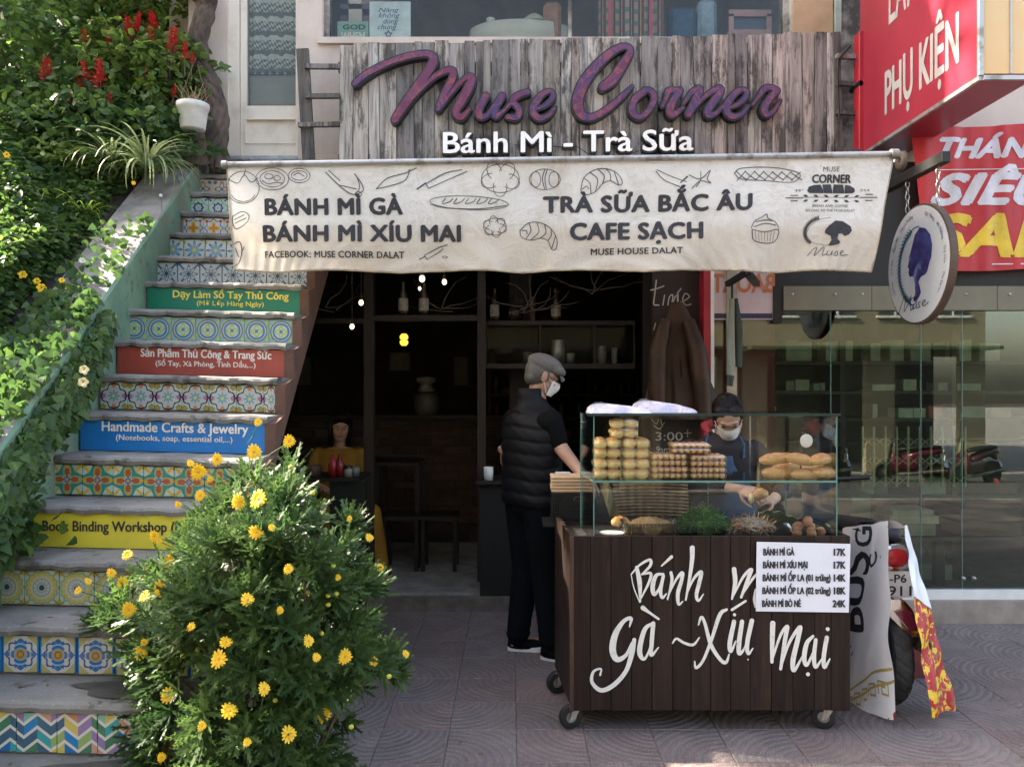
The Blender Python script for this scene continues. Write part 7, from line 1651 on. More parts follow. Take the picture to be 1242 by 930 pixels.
# ------------------------------------------------------------------ girl sitting inside
gl_ = thing('person', 'girl with long dark hair in mustard clothes sitting inside the dim shop', 'person', (-1.35, 6.0, .1)); gx_, gy_ = PX(411, 5.95), 5.95
def gq(x, y, z): return Vector((gx_+x, gy_+y, z))
sk = MB(); hc = P(413, 517, 5.9); atg, rotg = head(sk, hc, (.25, -.95, -.1), (0.05, 0, 1), 1.0); cap_(sk, hc+Vector((-.01, .03, -.07)), .045, gq(0, .02, 1.03), .05)
loft(sk, [(gq(0, 0, z), rx, ry, 0) for z, rx, ry in ((1.06, .08, .07), (1.02, .15, .09), (.9, .14, .1), (.75, .12, .1), (.6, .16, .13), (.52, .17, .15))])
foot = P(458, 691, 5.78); foot.z = .15
for s_ in (-1, 1):
    kn = gq(.10+.12*s_, -.32, .56) if s_ < 0 else Vector((PX(450, 5.75), 5.72, .58)); cap_(sk, gq(s_*.09, 0, .57), .085, kn, .062); ft = foot if s_ > 0 else gq(-.02, -.36, .15); cap_(sk, kn, .055, ft, .036); cap_(sk, ft, .034, ft+Vector((.07, -.10, -.02)), .028)
    s0 = gq(s_*.16, 0, 1.0); el = gq(s_*.22, -.06, .78); cap_(sk, s0, .045, el, .036); wr = gq(s_*.10, -.26, .80); cap_(sk, el, .036, wr, .026); hand(sk, wr, (-s_*.6, -.6, -.1), (0, 0, -1), (-s_, .3, 0), .5, .9)
remesh(sk, .006, 'body', MT['skin_pale'], gl_, 3, .4); eyes(atg, rotg, gl_)
b = MB(); b.ell(atg(0, .088, -.060), .020, .006, .005, 10, 6, rot=rotg); b.build('lips', simple('lips', (.42,.10,.09), .4), gl_)
b = MB(); b.ell(atg(0, -.030, .030), .084, .092, .090, 20, 14, rot=rotg); b.ell(atg(0, .022, .070), .076, .066, .046, 20, 12, rot=rotg); b.ell(atg(0, -.005, .045), .086, .085, .075, 20, 12, rot=rotg)
for q in (-1, 1): b.ell(atg(q*.068, -.01, -.04), .026, .05, .13, 12, 10, rot=rotg)
b.ell(atg(0, -.07, -.08), .08, .04, .14, 14, 10, rot=rotg); remesh(b, .008, 'hair', MT['hair'], gl_, 2, .6)
b = MB(); loft(b, [(gq(0, 0, z), rx, ry, 0) for z, rx, ry in ((1.055, .10, .075), (1.02, .165, .10), (.9, .17, .12), (.75, .15, .13), (.55, .19, .16))])
for s_ in (-1, 1): cap_(b, gq(s_*.16, 0, 1.0), .06, gq(s_*.22, -.06, .78), .055)
remesh(b, .012, 'blouse', MT['mustard'], gl_, 3, .7)
b = MB(); 
for s_ in (-1, 1):
    kn = gq(.10+.12*s_, -.32, .56) if s_ < 0 else Vector((PX(450, 5.75), 5.72, .58)); ft = foot if s_ > 0 else gq(-.02, -.36, .15); cap_(b, gq(s_*.09, 0, .56), .105, kn, .085); cap_(b, kn, .082, ft+Vector((0, 0, .05)), .085)
remesh(b, .012, 'trousers', MT['mustard'], gl_, 3, .7)
for ft in (foot, gq(-.02, -.36, .15)):
    b = MB(); b.ell(ft+Vector((.04, -.06, -.018)), .048, .10, .035, 16, 10, rot=Matrix.Rotation(-.6, 3, 'Z')); b.build('shoe', MT['black_cloth'], gl_); b = MB(); b.ell(ft+Vector((.04, -.06, -.041)), .052, .107, .0085, 18, 6, rot=Matrix.Rotation(-.6, 3, 'Z')); b.build('shoe_sole', MT['mask'], gl_)
st = thing('chair', 'dark wooden chair the girl in mustard sits on', 'chair', (gx_, gy_, .1)); boxes('seat', MT['dark_wood'], st, ((gx_-.2, 5.8, .45), (gx_+.2, 6.2, .49))); 
for sx in (-.19, .15):
    for yy in (5.82, 6.15): boxes('leg', MT['dark_wood'], st, ((gx_+sx, yy, .101), (gx_+sx+.04, yy+.04, .449)))
boxes('backrest', MT['dark_wood'], st, ((gx_-.19, 6.19, .491), (gx_+.19, 6.22, .95)))
# ------------------------------------------------------------------ motorbike under a banner
mb_ = thing('motorbike', 'maroon motorbike seen from behind, half under a printed banner', 'motorbike', (1.86, 4.2, 0)); wx = PX(1091, 3.56); wy = 3.75; wr0 = .262
def wheel(cx, cy, r):
    b = MB(); n = 48; prof = [(-.030, r-.062), (-.046, r-.040), (-.042, r-.014), (-.022, r-.001), (0, r+.002), (.022, r-.001), (.042, r-.014), (.046, r-.040), (.030, r-.062)]; vs = []; fs = []
    for i, (h, rr) in enumerate(prof):
        for k in range(n*2):
            w = 2*math.pi*k/(n*2); g = -.005 if (k+abs(i-4)) % 4 < 1 and 1 < i < 7 else 0; vs.append((cx+h, cy+(rr+g)*math.cos(w), r+(rr+g)*math.sin(w)))
    N2 = n*2
    for i in range(8):
        for k in range(N2): fs.append((i*N2+k, i*N2+(k+1)%N2, (i+1)*N2+(k+1)%N2, (i+1)*N2+k))
    b.add(vs, fs, None, False); t = b.build('tyre', MT['rubber'], mb_)
    b = MB(); b.lathe([(r-.064, -.03), (r-.085, -.02), (.05, -.014), (.04, -.03), (.0, -.03)], (cx, cy, r), 40, ax='x'); b.lathe([(r-.064, .03), (r-.085, .02), (.05, .014), (.04, .03), (.0, .03)], (cx, cy, r), 40, ax='x'); b.build('rim', MT['black'], t)
wheel(wx, wy, wr0); wheel(wx-.02, wy+.98, .24)
mar = simple('maroon_gloss', (.07,.008,.018), .18, (.055,.006,.015), 4, bump=0)
def bodyshape(name, secs, mat, par=mb_, n=18):
    b = MB(); vs = []; fs = []
    for (x, y, z, rx, rz) in secs:
        for k in range(n): w = 2*math.pi*k/n; vs.append((x+rx*math.copysign(abs(math.cos(w))**.75, math.cos(w)), y, z+rz*math.copysign(abs(math.sin(w))**.75, math.sin(w))))
    for i in range(len(secs)-1):
        for k in range(n): fs.append((i*n+k, i*n+(k+1)%n, (i+1)*n+(k+1)%n, (i+1)*n+k))
    fs += [tuple(range(n))[::-1], tuple(range((len(secs)-1)*n, len(secs)*n))]; b.add(vs, fs, None, True); return b.build(name, mat, par, fix=True)
bodyshape('tail_body', [(wx, 3.60, .735, .03, .03), (wx, 3.64, .74, .055, .055), (wx, 3.8, .72, .09, .07), (wx, 4.1, .66, .11, .09), (wx, 4.4, .55, .10, .10)], mar)
bodyshape('seat', [(wx, 3.64, .815, .05, .02), (wx, 3.72, .83, .085, .035), (wx, 4.0, .815, .10, .04), (wx, 4.3, .78, .10, .04), (wx, 4.5, .76, .06, .03)], MT['black'])
bodyshape('rear_mudguard', [(wx, 3.66, .56, .05, .02), (wx, 3.68, .60, .06, .04), (wx, 3.70, .64, .065, .05), (wx, 3.80, .66, .07, .05)], MT['black'])
tl = bodyshape('tail_light', [(wx+.0, 3.572, .735, .040, .022), (wx, 3.585, .735, .052, .040), (wx, 3.605, .735, .060, .055)], simple('red_lens', (.45,.015,.02), .12, (.35,.01,.015), 30, bump=0))
bodyshape('tail_light_trim', [(wx, 3.59, .735, .062, .060), (wx, 3.60, .735, .070, .066), (wx, 3.63, .735, .066, .06)], MT['chrome'])
# number plate
pd = 3.60; b = MB(); b.prism([P(1072, 691, pd), P(1108, 693, pd), P(1106, 724, pd), P(1071, 726, pd)], (0, .003, 0)); pt = b.build('number_plate', MT['white'], mb_, fix=True)
t = MB(); mp = plane_px(pd-.0005); letter(t, '-P6', mp, 1079, 1099, 706, 696.5, offset=.02); letter(t, '911', mp, 1077, 1105, 722, 710.5, offset=.02); t.build('digits', MT['print_black'], pt)
b = MB(); b.prism([P(1074, 727, 3.54), P(1096, 727, 3.54), P(1106, 738, 3.54), P(1120, 766, 3.54), P(1113, 771, 3.54), P(1103, 771, 3.54), P(1078, 746, 3.54)], (0, .07, .0)); b.build('light_housing', MT['chrome'], mb_, fix=True)
b = MB(); b.prism([P(1086, 742, 3.53), P(1100, 738, 3.53), P(1106, 744, 3.53), P(1116, 765, 3.53), P(1104, 765, 3.53)], (0, .012, 0)); b.build('indicator_lens', simple('plum_lens', (.12,.015,.035), .1), mb_, fix=True)
b = MB(); b.tube([(wx+.118, 3.56, .335), (wx+.118, 3.7, .33), (wx+.12, 4.2, .26), (wx+.08, 4.5, .22)], [.036, .042, .04, .018], 16); ex = b.build('exhaust', simple('heat_stained_steel', (.35,.28,.2), .3, (.12,.1,.09), 8, metal=.8), mb_)
b = MB(); b.tube([(wx+.118, 3.552, .335), (wx+.118, 3.557, .335)], .024, 14); b.build('exhaust_tip', MT['black'], ex)
boxes('swing_arm', MT['black'], mb_, ((wx+.062, 3.72, .24), (wx+.082, 4.3, .30)), ((wx-.082, 3.72, .24), (wx-.062, 4.3, .30)))
bodyshape('side_cover', [(wx, 4.0, .48, .07, .05), (wx, 4.15, .46, .12, .14), (wx, 4.5, .42, .11, .16), (wx, 4.62, .5, .16, .25)], mar)
b = MB(); b.prism([P(1100, 775, 4.05), P(1128, 780, 4.05), P(1130, 828, 4.05), P(1103, 822, 4.05)], (0, .03, 0)); b.build('leg_shield', simple('dull_maroon', (.16,.03,.035), .5), mb_, fix=True)
b = MB(); b.tube([(wx-.30, 4.5, 1.0), (wx-.12, 4.58, .98), (wx, 4.6, .96), (wx+.12, 4.58, .98), (wx+.30, 4.5, 1.0)], .014, 8); b.tube([(wx, 4.6, .96), (wx-.02, 4.72, .24)], .03, 8); b.build('handlebar', MT['black'], mb_)
# printed banner thrown over the seat
bn = thing('draped_banner', 'white printed banner with red floral end draped over the motorbike', 'banner', (wx, 3.7, 0))
def cloth_m():
    m = M_('printed_banner_cloth', .45); m.color(m.mix(m.noise(4, 4).gt(.5, .4), (.82,.82,.83), (.70,.70,.73))); m.bump(m.noise(6, 5), .4, .01); return m.m
bw = cloth_m()
def quadg(mb, c00, c10, c11, c01, nu, nv, amp=.01, ph=0):
    def f(u, v):
        a = Vector(c00).lerp(Vector(c10), u); b_ = Vector(c01).lerp(Vector(c11), u); p = a.lerp(b_, v); p.y += amp*math.sin(u*9+ph+v*2)*(.3+v)+amp*.5*math.sin(u*17+v*9)+amp*.8*math.sin(v*13+u*6); p.x += amp*.6*math.sin(v*8+ph)*v+amp*.25*math.sin(v*21+u*5); return p
    mb.grid(f, nu, nv); return f
b = MB(); fL = quadg(b, P(1022, 641, 3.93), P(1077, 631, 3.54), P(1081, 871, 3.47), P(1010, 858, 3.86), 40, 60, .016)
b.grid(lambda u, v: P(1077, 631, 3.54).lerp(P(1099, 640, 3.50), u)+Vector((0, .36*v, .012*math.sin(u*3.14)-.075*v)), 8, 10)
b.build('white_flap', bw, bn)
b = MB(); fR = quadg(b, P(1097, 638, 3.50), P(1100, 636, 3.62), P(1128, 738, 3.60), P(1109, 723, 3.46), 10, 20, .007); b.build('white_strip', bw, bn)
fl = M_('red_floral_print', .5); n1 = fl.voro(26, 'F1'); n2 = fl.noise(22, 3, .6, None, .6); c = fl.mix(n2.gt(.535, .02), (.42,.02,.03), (.80,.52,.03)); c = fl.mix(fl.noise(40, 2).gt(.66, .02), c, (.08,.22,.06)); c = fl.mix(n1.lt(.13, .03), c, (.85,.66,.08)); fl.color(c)
b = MB(); fRR = quadg(b, P(1109, 723, 3.46), P(1128, 738, 3.60), P(1157, 857, 3.62), P(1130, 871, 3.44), 14, 40, .012, 1); b.build('floral_flap', fl.m, bn)
# print on the white flap, drawn in the flap's own coordinates
def fmap(x, y, h=0): p = fL(x, y); return (p.x, p.y-h-.002, p.z)
t = MB()
def flap_text(s, u0, u1, v0, v1, rot_=True):
    v, f = text2d(s, 0, 1, 1, 0, offset=.0); v, f = subdiv(v, f, .08)
    for q, (dx, dy) in enumerate(((0, 0), (.03, 0), (-.03, 0), (0, .03), (0, -.03))): t.add([fmap(u0+(u1-u0)*(b_+dy if rot_ else a+dx), v0+(v1-v0)*(1-a-dx if rot_ else b_+dy), .002+q*.0003) for a, b_ in v], [g_[::-1] for g_ in f])
flap_text('BU', .12, .50, .28, .56); flap_text('C', .56, .78, .155, .235); flap_text('S', .10, .55, .14, .26); flap_text('G', .30, .62, .01, .11); t.build('lettering', MT['print_black'], bn)
t = MB(); gold = simple('gold_print', (.55,.42,.14), .5)
line_ = lambda pts, w=.014: stroke(t, [(x, y, w) for x, y in pts], fmap, lift=.001, n=6)
line_([(.0,.93),(.3,.875),(.6,.82),(.98,.745)]); line_([(.0,.995),(.35,.93),(.7,.87),(.99,.80)])
for k in range(6):
    x = .10+.15*k; y = .985-.026*k; w = .055
    s_ = [(x-w,y+w*.5),(x-w,y-w*.5),(x+w,y-w*.62),(x+w,y+w*.4),(x-w*.3,y+w*.45),(x-w*.3,y-.01),(x+w*.4,y-.012)]
    for a, c in zip(s_, s_[1:]): stroke(t, [(a[0], a[1], .012), (c[0], c[1], .012)], fmap, lift=.001, n=1)
t.build('gold_pattern', gold, bn)
t = MB()
for (x, y) in ((.2,.60),(.24,.66),(.2,.72),(.27,.69)): stroke(t, [(x, y, .012), (x+.03, y-.02, .006)], fmap, lift=.001, n=2)
t.add([fmap(.86, 1, .001), fmap(1, 1, .001), fmap(1, .95, .001)], [(0, 1, 2)]); t.build('red_print', MT['red_cloth'], bn)
bk = thing('clay_basket', 'orange brown woven basket behind the motorbike seat', 'basket', P(1050, 642, 4.2)); b = MB(); b.bbox((PX(1027, 4.2), 4.2, PZ(644, 4.2)), (PX(1068, 4.2), 4.42, PZ(633, 4.2)), .02); wv = M_('orange_weave', .7); x, y, z = wv.xyz(); wv.color(wv.mix(((x*260).sin()*(z*300).sin()).gt(0, .4), (.45,.13,.05), (.26,.07,.03))); wv.bump((x*260).sin()*(z*300).sin(), .8, .006); b.build('weave', wv.m, bk)
# ------------------------------------------------------------------ hillside and planting
def xo_(y): return sxl((y-D0)/TT)-.30
def hz(x, y):
    yy = max(2.0, y); base = (ptop(yy) if yy < 5.45 else 3.2)-.07; dx = max(0, xo_(min(yy, 5.6))-x)
    return base+.30*dx+.10*math.sin(x*2.3+y*1.7)*min(1, dx*2)+.04*math.sin(x*7+y*5)*min(1, dx*3)
b = MB(); b.grid(lambda u, v: ((lambda y: (lambda x: (x, y, hz(x, y)))(xo_(min(y, 5.6))+.02-9*u**1.5))(1.5+13*v)), 40, 60)
hill = struct(b.build('hillside', MT['soil']))
b = MB(); b.box((-9, 13.0, -1), (-2.6, 13.3, 3.4)); struct(b.build('hill_backing', MT['soil']))
def frames(n, up, droop=0.):
    d = rdir(n, 0); d[:, 2] = d[:, 2]*.5-droop; u = rdir(n, up); return rot_from(d, u)
def cover(name, label, cat, pos, size, mat, V=LEAF_V, up=1.2, droop=.25, tp=1.0, face=None):
    pos = np.array(pos); n = len(pos); Rm = frames(n, up, droop)
    if face is not None:
        d = rdir(n, 0); d[:, 2] = -abs(d[:, 2])-.5; u = rdir(n, 0)*.7+np.array(face)*1.2; Rm = rot_from(d, u)
    sc = size*rng.uniform(.55, 1.25, n); t = rng.beta(1.4, 2.2, n)*tp
    o = scatter(name, V, LEAF_F, pos, Rm, sc, t, mat); stuff(o)
    if label: tag(o, label, cat)
    return o
def clump(x, y): return .5+.5*math.sin(x*3.1+1.3*math.sin(y*2.2))*math.sin(y*3.7+x*1.1)
pts = []; r_ = random.Random(8)
while len(pts) < 30000:
    y = 3.0+3.4*r_.random()**.9; xo = xo_(min(y, 5.6)); x = xo+.12-r_.random()**1.2*(.67*y+.25+xo+.2 if .67*y+.25+xo > 0 else .6)
    if x < -.67*y-.3 or (x > xo-.09 and y > 3.5): continue
    if x > xo+.02 and r_.random() < .6: continue
    h = (.05+.26*clump(x*1.4, y*1.3))*r_.random()**.7
    if x > xo-.12: h *= .35
    pts.append((x, y, hz(min(x, xo), y)+h))
pts = np.array(pts); m_ = rng.random(len(pts))
cover('ground_cover', 'dense dark green leafy ground cover over the slope left of the stairs', 'ground cover', pts[m_ < .72], .052, MT['leaf_dark']); cover('ground_cover', 'lighter green creeper leaves mixed over the slope by the stairs', 'ground cover', pts[m_ >= .72], .042, MT['leaf'])
# creeper hanging over the green wall
pts = []
while len(pts) < 3600:
    y = 2.7+1.75*r_.random(); xi = sxl((y-D0)/TT); zt = ptop(y); low = sz((y-D0)/TT)+.02; drop = (zt-low)*(1.1 if y < 3.7 else .55)*r_.random()**1.3*(.55+.6*abs(math.sin(y*5)))
    if 2.9 < y < 3.32 and drop > .16 and r_.random() < .86: continue
    if y > 3.7 and (r_.random() < .95 or drop < .03): continue
    if y > 3.5: drop *= max(.2, (3.85-y)/.35)
    if drop > zt-low-.03: continue
    if drop < .03: x = xi-.30*r_.random(); z = zt+.03+.05*r_.random()
    else: x = xi+.008+.045*r_.random()**1.5; z = zt-drop
    pts.append((x, y, z))
cover('creeper', 'dark green creeper hanging down over the green wall beside the steps', 'creeper', pts, .050, MT['leaf_dark'], IVY_V, face=(1, -.8, .5))
# low bushes on the first treads
pts = []
for (cx, y, z, s_, n) in ((-1.95, sd(2)+.02, sz(2), .14, 160), (-1.98, sd(3)-.04, sz(2)+.05, .10, 60), (-2.0, sd(0)+.06, sz(0), .1, 80)):
    for k in range(n): pts.append((cx+r_.gauss(0, s_*.7), y+r_.gauss(0, .05), z+.02+abs(r_.gauss(0, s_*.55))))
cover('creeper', 'clump of creeper leaves lying on the lower steps at the left edge', 'creeper', pts, .06, MT['leaf_dark'], IVY_V)
# taller bushes at the top of the slope
def blob_pts(c, rx, ry, rz, n, shell=.45):
    v = rng.normal(size=(n, 3)); v /= np.linalg.norm(v, axis=1, keepdims=True); q = (shell+(1-shell)*rng.random(n))**.6
    q *= 1+.22*np.sin(v[:, 0]*7+c[0]*3)*np.sin(v[:, 2]*8+c[1]*5)
    return v*q[:, None]*np.array((rx, ry, rz))+np.array(c)
def bush(name, label, c, r3, n, size, mat, cat='bush', spikes=(), stems=8, group=None, V=LEAF_V):
    c = Vector(c); base = Vector((c.x, c.y, hz(c.x, c.y)-.02)); t = thing(name, label, cat, base, group)
    p = blob_pts(c, *r3, n); R_ = frames(n, 1.0, .25); sc = size*rng.uniform(.5, 1.3, n); o = scatter('foliage', V, LEAF_F, p, R_, sc, rng.beta(1.5, 2, n), mat, t); stuff(o)
    b = MB()
    for k in range(stems):
        e = c+Vector((random.uniform(-1, 1)*r3[0]*.7, random.uniform(-1, 1)*r3[1]*.7, random.uniform(-.3, .8)*r3[2])); b.tube([base+Vector((random.uniform(-.05, .05), random.uniform(-.05, .05), 0)), base.lerp(e, .5)+Vector((random.uniform(-.06, .06), 0, .04)), e], [.012, .008, .004], 6)
    b.build('stem', MT['twig'], t)
    for (px, py, d, s_) in spikes: red_spike(t, P(px, py, d), s_)
    return t
def red_spike(t, p, s_=1.0):
    b = MB(); lean = Vector((random.uniform(-.3, .3), random.uniform(-.2, .2), 1)).normalized(); L = .12*s_
    b2 = MB(); b2.tube([p-lean*.12, p+lean*L], [.003, .0015], 5); b2.build('flower_stem', MT['twig'], t)
    for k in range(26):
        h = k/26; a = k*2.4; r = .028*(1-h*.7)*s_; q = p+lean*(L*h); o = Vector((math.cos(a), math.sin(a), .5)).normalized(); s0 = q; e = q+o*r*1.3; sd_ = lean.cross(o)*.007*s_
        b.add([s0-sd_*.6, s0+sd_*.6, e+sd_, e-sd_+Vector((0, 0, .006))], [(0, 1, 2, 3)]); b.add([e+sd_, e-sd_, e+o*.012+Vector((0, 0, -.01))], [(0, 1, 2)])
    b.build('flower_spike', MT['petal_red'], t)
bush('salvia_bush', 'red flowering salvia bush lowest on the slope, two big red spikes', P(90, 135, 5.3), (.55, .35, .30), 1500, .085, MT['leaf_dark'], spikes=[(52, 98, 5.0, 1.2), (60, 92, 5.0, 1.0), (98, 112, 5.05, 1.1), (106, 98, 5.0, 1.1), (118, 108, 4.95, 1.5), (122, 100, 4.95, 1.2), (83, 125, 4.95, .6), (132, 126, 4.95, .7)], group='red flowering bushes on the slope')
bush('salvia_bush', 'red flowering salvia bush in the middle, beneath the railing', P(170, 90, 5.5), (.45, .35, .36), 1500, .080, MT['leaf'], spikes=[(156, 50, 5.3, 1.5), (162, 40, 5.3, 1.3), (167, 38, 5.3, .9), (182, 42, 5.3, 1.3), (187, 36, 5.3, 1.2), (186, 54, 5.25, .9), (132, 54, 5.3, 1.0), (105, 54, 5.3, .9), (101, 50, 5.3, .7)], group='red flowering bushes on the slope')
bush('salvia_bush', 'red flowering salvia bush beside the twisted trunk, over the white pot', P(215, 95, 5.4), (.28, .3, .30), 900, .075, MT['leaf'], spikes=[(207, 64, 5.15, 1.3), (212, 56, 5.15, 1.1), (224, 72, 5.1, 1.0), (233, 77, 5.1, .6), (176, 92, 5.2, .6), (210, 118, 5.15, .7)], group='red flowering bushes on the slope')
bush('salvia_bush', 'tall leafy bush at the top with a few red flower spikes', P(120, 25, 6.2), (.8, .5, .5), 2200, .095, MT['leaf_dark'], spikes=[(122, 10, 5.7, 1.1), (118, 2, 5.7, .9)], group='red flowering bushes on the slope')
bush('shrub', 'dense dark shrub at the left edge of the slope', P(25, 90, 5.6), (.8, .6, .7), 3600, .08, MT['leaf_dark'], cat='shrub')
bush('shrub', 'dark leafy shrub in the middle of the slope under the red flowers', P(110, 165, 5.1), (.75, .35, .30), 3200, .06, MT['leaf_dark'], cat='shrub')
bush('shrub', 'bright yellow-green sprig catching the light among the red flowers', P(120, 55, 5.5), (.14, .12, .22), 150, .075, MT['leaf_light'], cat='shrub', stems=3)
bush('shrub', 'yellow-green sprig near the white hanging pot', P(183, 108, 5.2), (.10, .08, .08), 60, .06, MT['leaf_light'], cat='shrub', stems=2)
bush('shrub', 'light green low shrub above the grass tufts', P(75, 200, 4.9), (.55, .25, .12), 1500, .055, MT['leaf'], cat='shrub', stems=3)
# grass tufts and striped spider plants
def tuft(name, label, base, n, L, mat, spread=1.0, w=1.0, cat='plant', group=None, seed=1):
    rr = np.random.default_rng(seed); t = thing(name, label, cat, base, group); V = []; 
    b = MB(); V = []; Fc = []; T_ = []
    for k in range(n):
        a = rr.uniform(0, 6.283); el = rr.uniform(.35, 1.35); l = L*rr.uniform(.6, 1.1); d = np.array((math.cos(a), math.sin(a), 0)); s_ = np.array((-math.sin(a), math.cos(a), 0)); p = np.array(base)+d*rr.uniform(0, .04); m = 9; ww = .0085*w; tt = rr.random(); th = el; b0 = len(V)
        for i in range(m+1):
            wi = ww*(1-(i/m)**2)+.0004; V += [p-s_*wi, p+s_*wi]; T_ += [tt, tt]; p = p+(d*math.cos(th)*spread+np.array((0, 0, math.sin(th))))*l/m; th -= (1.9-el*.7)/m*1.6
        for i in range(m): Fc.append((b0+2*i, b0+2*i+1, b0+2*i+3, b0+2*i+2))
    me = bpy.data.meshes.new('leaves'); o_ = org(t); me.from_pydata([tuple(v-np.array(o_)) for v in V], [], Fc); at_ = me.attributes.new('tint', 'FLOAT', 'POINT'); at_.data.foreach_set('value', T_); me.materials.append(mat); o = link('leaves', me, t); stuff(o)
    return t
tuft('spider_plant', 'large striped spider plant arching at the edge of the slope wall', P(178, 202, 4.75), 90, .42, MT['variegated'], group='striped spider plants', seed=2)
tuft('spider_plant', 'smaller striped spider plant left of the large one', P(135, 196, 4.8), 50, .34, MT['variegated'], group='striped spider plants', seed=3)
for k, (x, y, n, L, lab) in enumerate(((35, 255, 60, .34, 'sunlit grass tuft nearest the left edge'), (62, 250, 40, .26, 'sunlit grass tuft right of the one at the left edge'), (104, 262, 26, .22, 'small grass tuft between the slope leaves and the spider plant'), (10, 235, 40, .3, 'grass tuft at the far left edge above the others'), (108, 80, 24, .2, 'thin grass tuft among the red flowers'))):
    tuft('grass_tuft', lab, P(x, y, 4.55 if y > 100 else 5.3), n, L, MT['grass'], w=.7, cat='grass', group='bright grass tufts', seed=10+k)
# small flowers among the creeper
def petals_mesh(name, n, r, w, mat, cup=.1):
    b = MB()
    for k in range(n):
        a = 2*math.pi*k/n; d = Vector((math.cos(a), math.sin(a), 0)); s_ = Vector((-math.sin(a), math.cos(a), 0)); j = 1+.12*math.sin(k*5.1); z = .003*(k % 2)
        b.add([d*r*.15-s_*w*.3+Vector((0, 0, z)), d*r*.15+s_*w*.3+Vector((0, 0, z)), d*r*.62*j+s_*w*.5+Vector((0, 0, r*cup+z)), d*r*j+s_*w*.22+Vector((0, 0, r*cup*.5+z)), d*r*j-s_*w*.22+Vector((0, 0, r*cup*.5+z)), d*r*.62*j-s_*w*.5+Vector((0, 0, r*cup+z))], [(0, 1, 2, 5), (5, 2, 3, 4)])
    me = b.mesh(name); me.materials.append(mat); return me
def disc_mesh(name, r, mat): me = MB().ell((0, 0, .001), r, r, r*.55, 10, 6).mesh(name); me.materials.append(mat); return me
fy = petals_mesh('flower', 14, .028, .0105, MT['petal_yellow']); dy = disc_mesh('flower_disc', .0075, MT['disc_yellow'])
fs = petals_mesh('small_flower', 6, .024, .02, MT['petal_yellow'], .3); fc_ = petals_mesh('pale_flower', 5, .022, .022, MT['petal_cream'], .3); fwh = petals_mesh('white_flower', 9, .022, .012, MT['white'], .2)
def face_rot(p, jitter=.6):
    d = (Vector((0, 0, EYE))-p).normalized()+Vector((random.uniform(-1, 1), random.uniform(-1, 1), random.uniform(-.3, 1.2)))*jitter
    return d.to_track_quat('Z', 'Y').to_euler()
for (x, y, me, col, sz_) in ((8, 331, fs, 'yellow', 1.2), (27, 333, fs, 'yellow', 1.2), (45, 341, fs, 'yellow', 1.0), (50, 349, fs, 'yellow', 1.3), (75, 340, fs, 'yellow', .8), (8, 188, fs, 'yellow', 1.0), (16, 453, fc_, 'cream', 1.1), (102, 448, fc_, 'cream', 1.2), (101, 463, fc_, 'cream', 1.3), (24, 510, fc_, 'cream', 1.1), (75, 390, fc_, 'cream', 1.0), (162, 222, fs, 'yellow', .7), (100, 316, fwh, 'white', 1.0), (130, 347, fwh, 'white', 1.2), (195, 237, fwh, 'white', .6), (36, 641, fc_, 'cream', 1.0), (60, 641, fc_, 'cream', 1.1), (36, 664, fc_, 'cream', .9)):
    d = 3.1 if y > 600 else (3.35 if y > 430 else (3.9 if y > 300 else 4.5)); p = P(x, y, d); 
    if y < 560 and x < 130: p = P(x, y, d-.12)
    kf_ = globals().get('kf_', 0)+1; t = thing('wild_flower', 'small %s flower on the creeper, %s counted down the slope' % (col, ORD[(kf_-1) % 12]), 'flower', p, 'small %s flowers on the creeper' % col)
    piece('petals', me, t, p, face_rot(p, .3), (sz_*.75,)*3); b = MB(); b.tube([p, p+Vector((-.02, .06, -.08))], .0015, 4); b.build('stem', MT['twig'], t)
b = MB(); b.grid(lambda u, v: P(0+40*u, 468+10*math.sin(u*3.1)*(1-2*v)*1.0+(14*v-7)*math.sin(u*3.14)**.5+5*math.sin(u*4), 3.2-.05*math.sin(u*6+v)), 14, 6); tag(b.build('dry_leaf', simple('dry_leaf', (.33,.24,.12), .8, (.24,.16,.08), 20)), 'large dry brown leaf caught on the creeper at the left edge', 'leaf')
# twisted trunk, pot on its stump
tr = thing('old_tree', 'thick twisted brown tree trunk climbing beside the cream wall', 'tree', P(258, 200, 5.35)); b = MB()
path = [(268, 208, 5.3, .10), (262, 180, 5.36, .12), (266, 150, 5.36, .105), (262, 125, 5.38, .115), (252, 100, 5.4, .12), (244, 75, 5.4, .10), (240, 50, 5.4, .095), (246, 25, 5.42, .10), (250, 5, 5.45, .09), (240, -40, 5.5, .09), (236, -130, 5.6, .08)]
q = catmull([(PX(x, d), d, PZ(y, d), r) for x, y, d, r in path], 5); b.tube([Vector(p[:3])+Vector((.004*math.sin(i*1.9), 0, 0)) for i, p in enumerate(q)], [p[3]*.62*(1+.06*math.sin(i*.7)) for i, p in enumerate(q)], 14)
for k in range(9):
    o = .05*math.cos(k*1.1); b.tube([Vector(p[:3])+Vector((p[3]*.5*math.sin(i*.22+k*.9), -p[3]*.5*abs(math.cos(i*.22+k*.9)), 0)) for i, p in enumerate(q)], [.026+.007*math.sin(i*.4+k) for i in range(len(q))], 7)
b.build('trunk', MT['bark'], tr)
b = MB(); b.tube([P(256, 5, 5.4), P(205, -30, 5.5), P(165, -60, 5.6)], [.06, .045, .03], 8); b.build('limb', MT['bark'], tr)
p_ = blob_pts(P(165, -40, 5.7), .62, .6, .42, 2600); o = scatter('crown', LEAF_V, LEAF_F, p_, frames(len(p_), 1, .3), .07*rng.uniform(.6, 1.3, len(p_)), rng.beta(1.5, 2, len(p_)), MT['leaf'], tr); stuff(o)
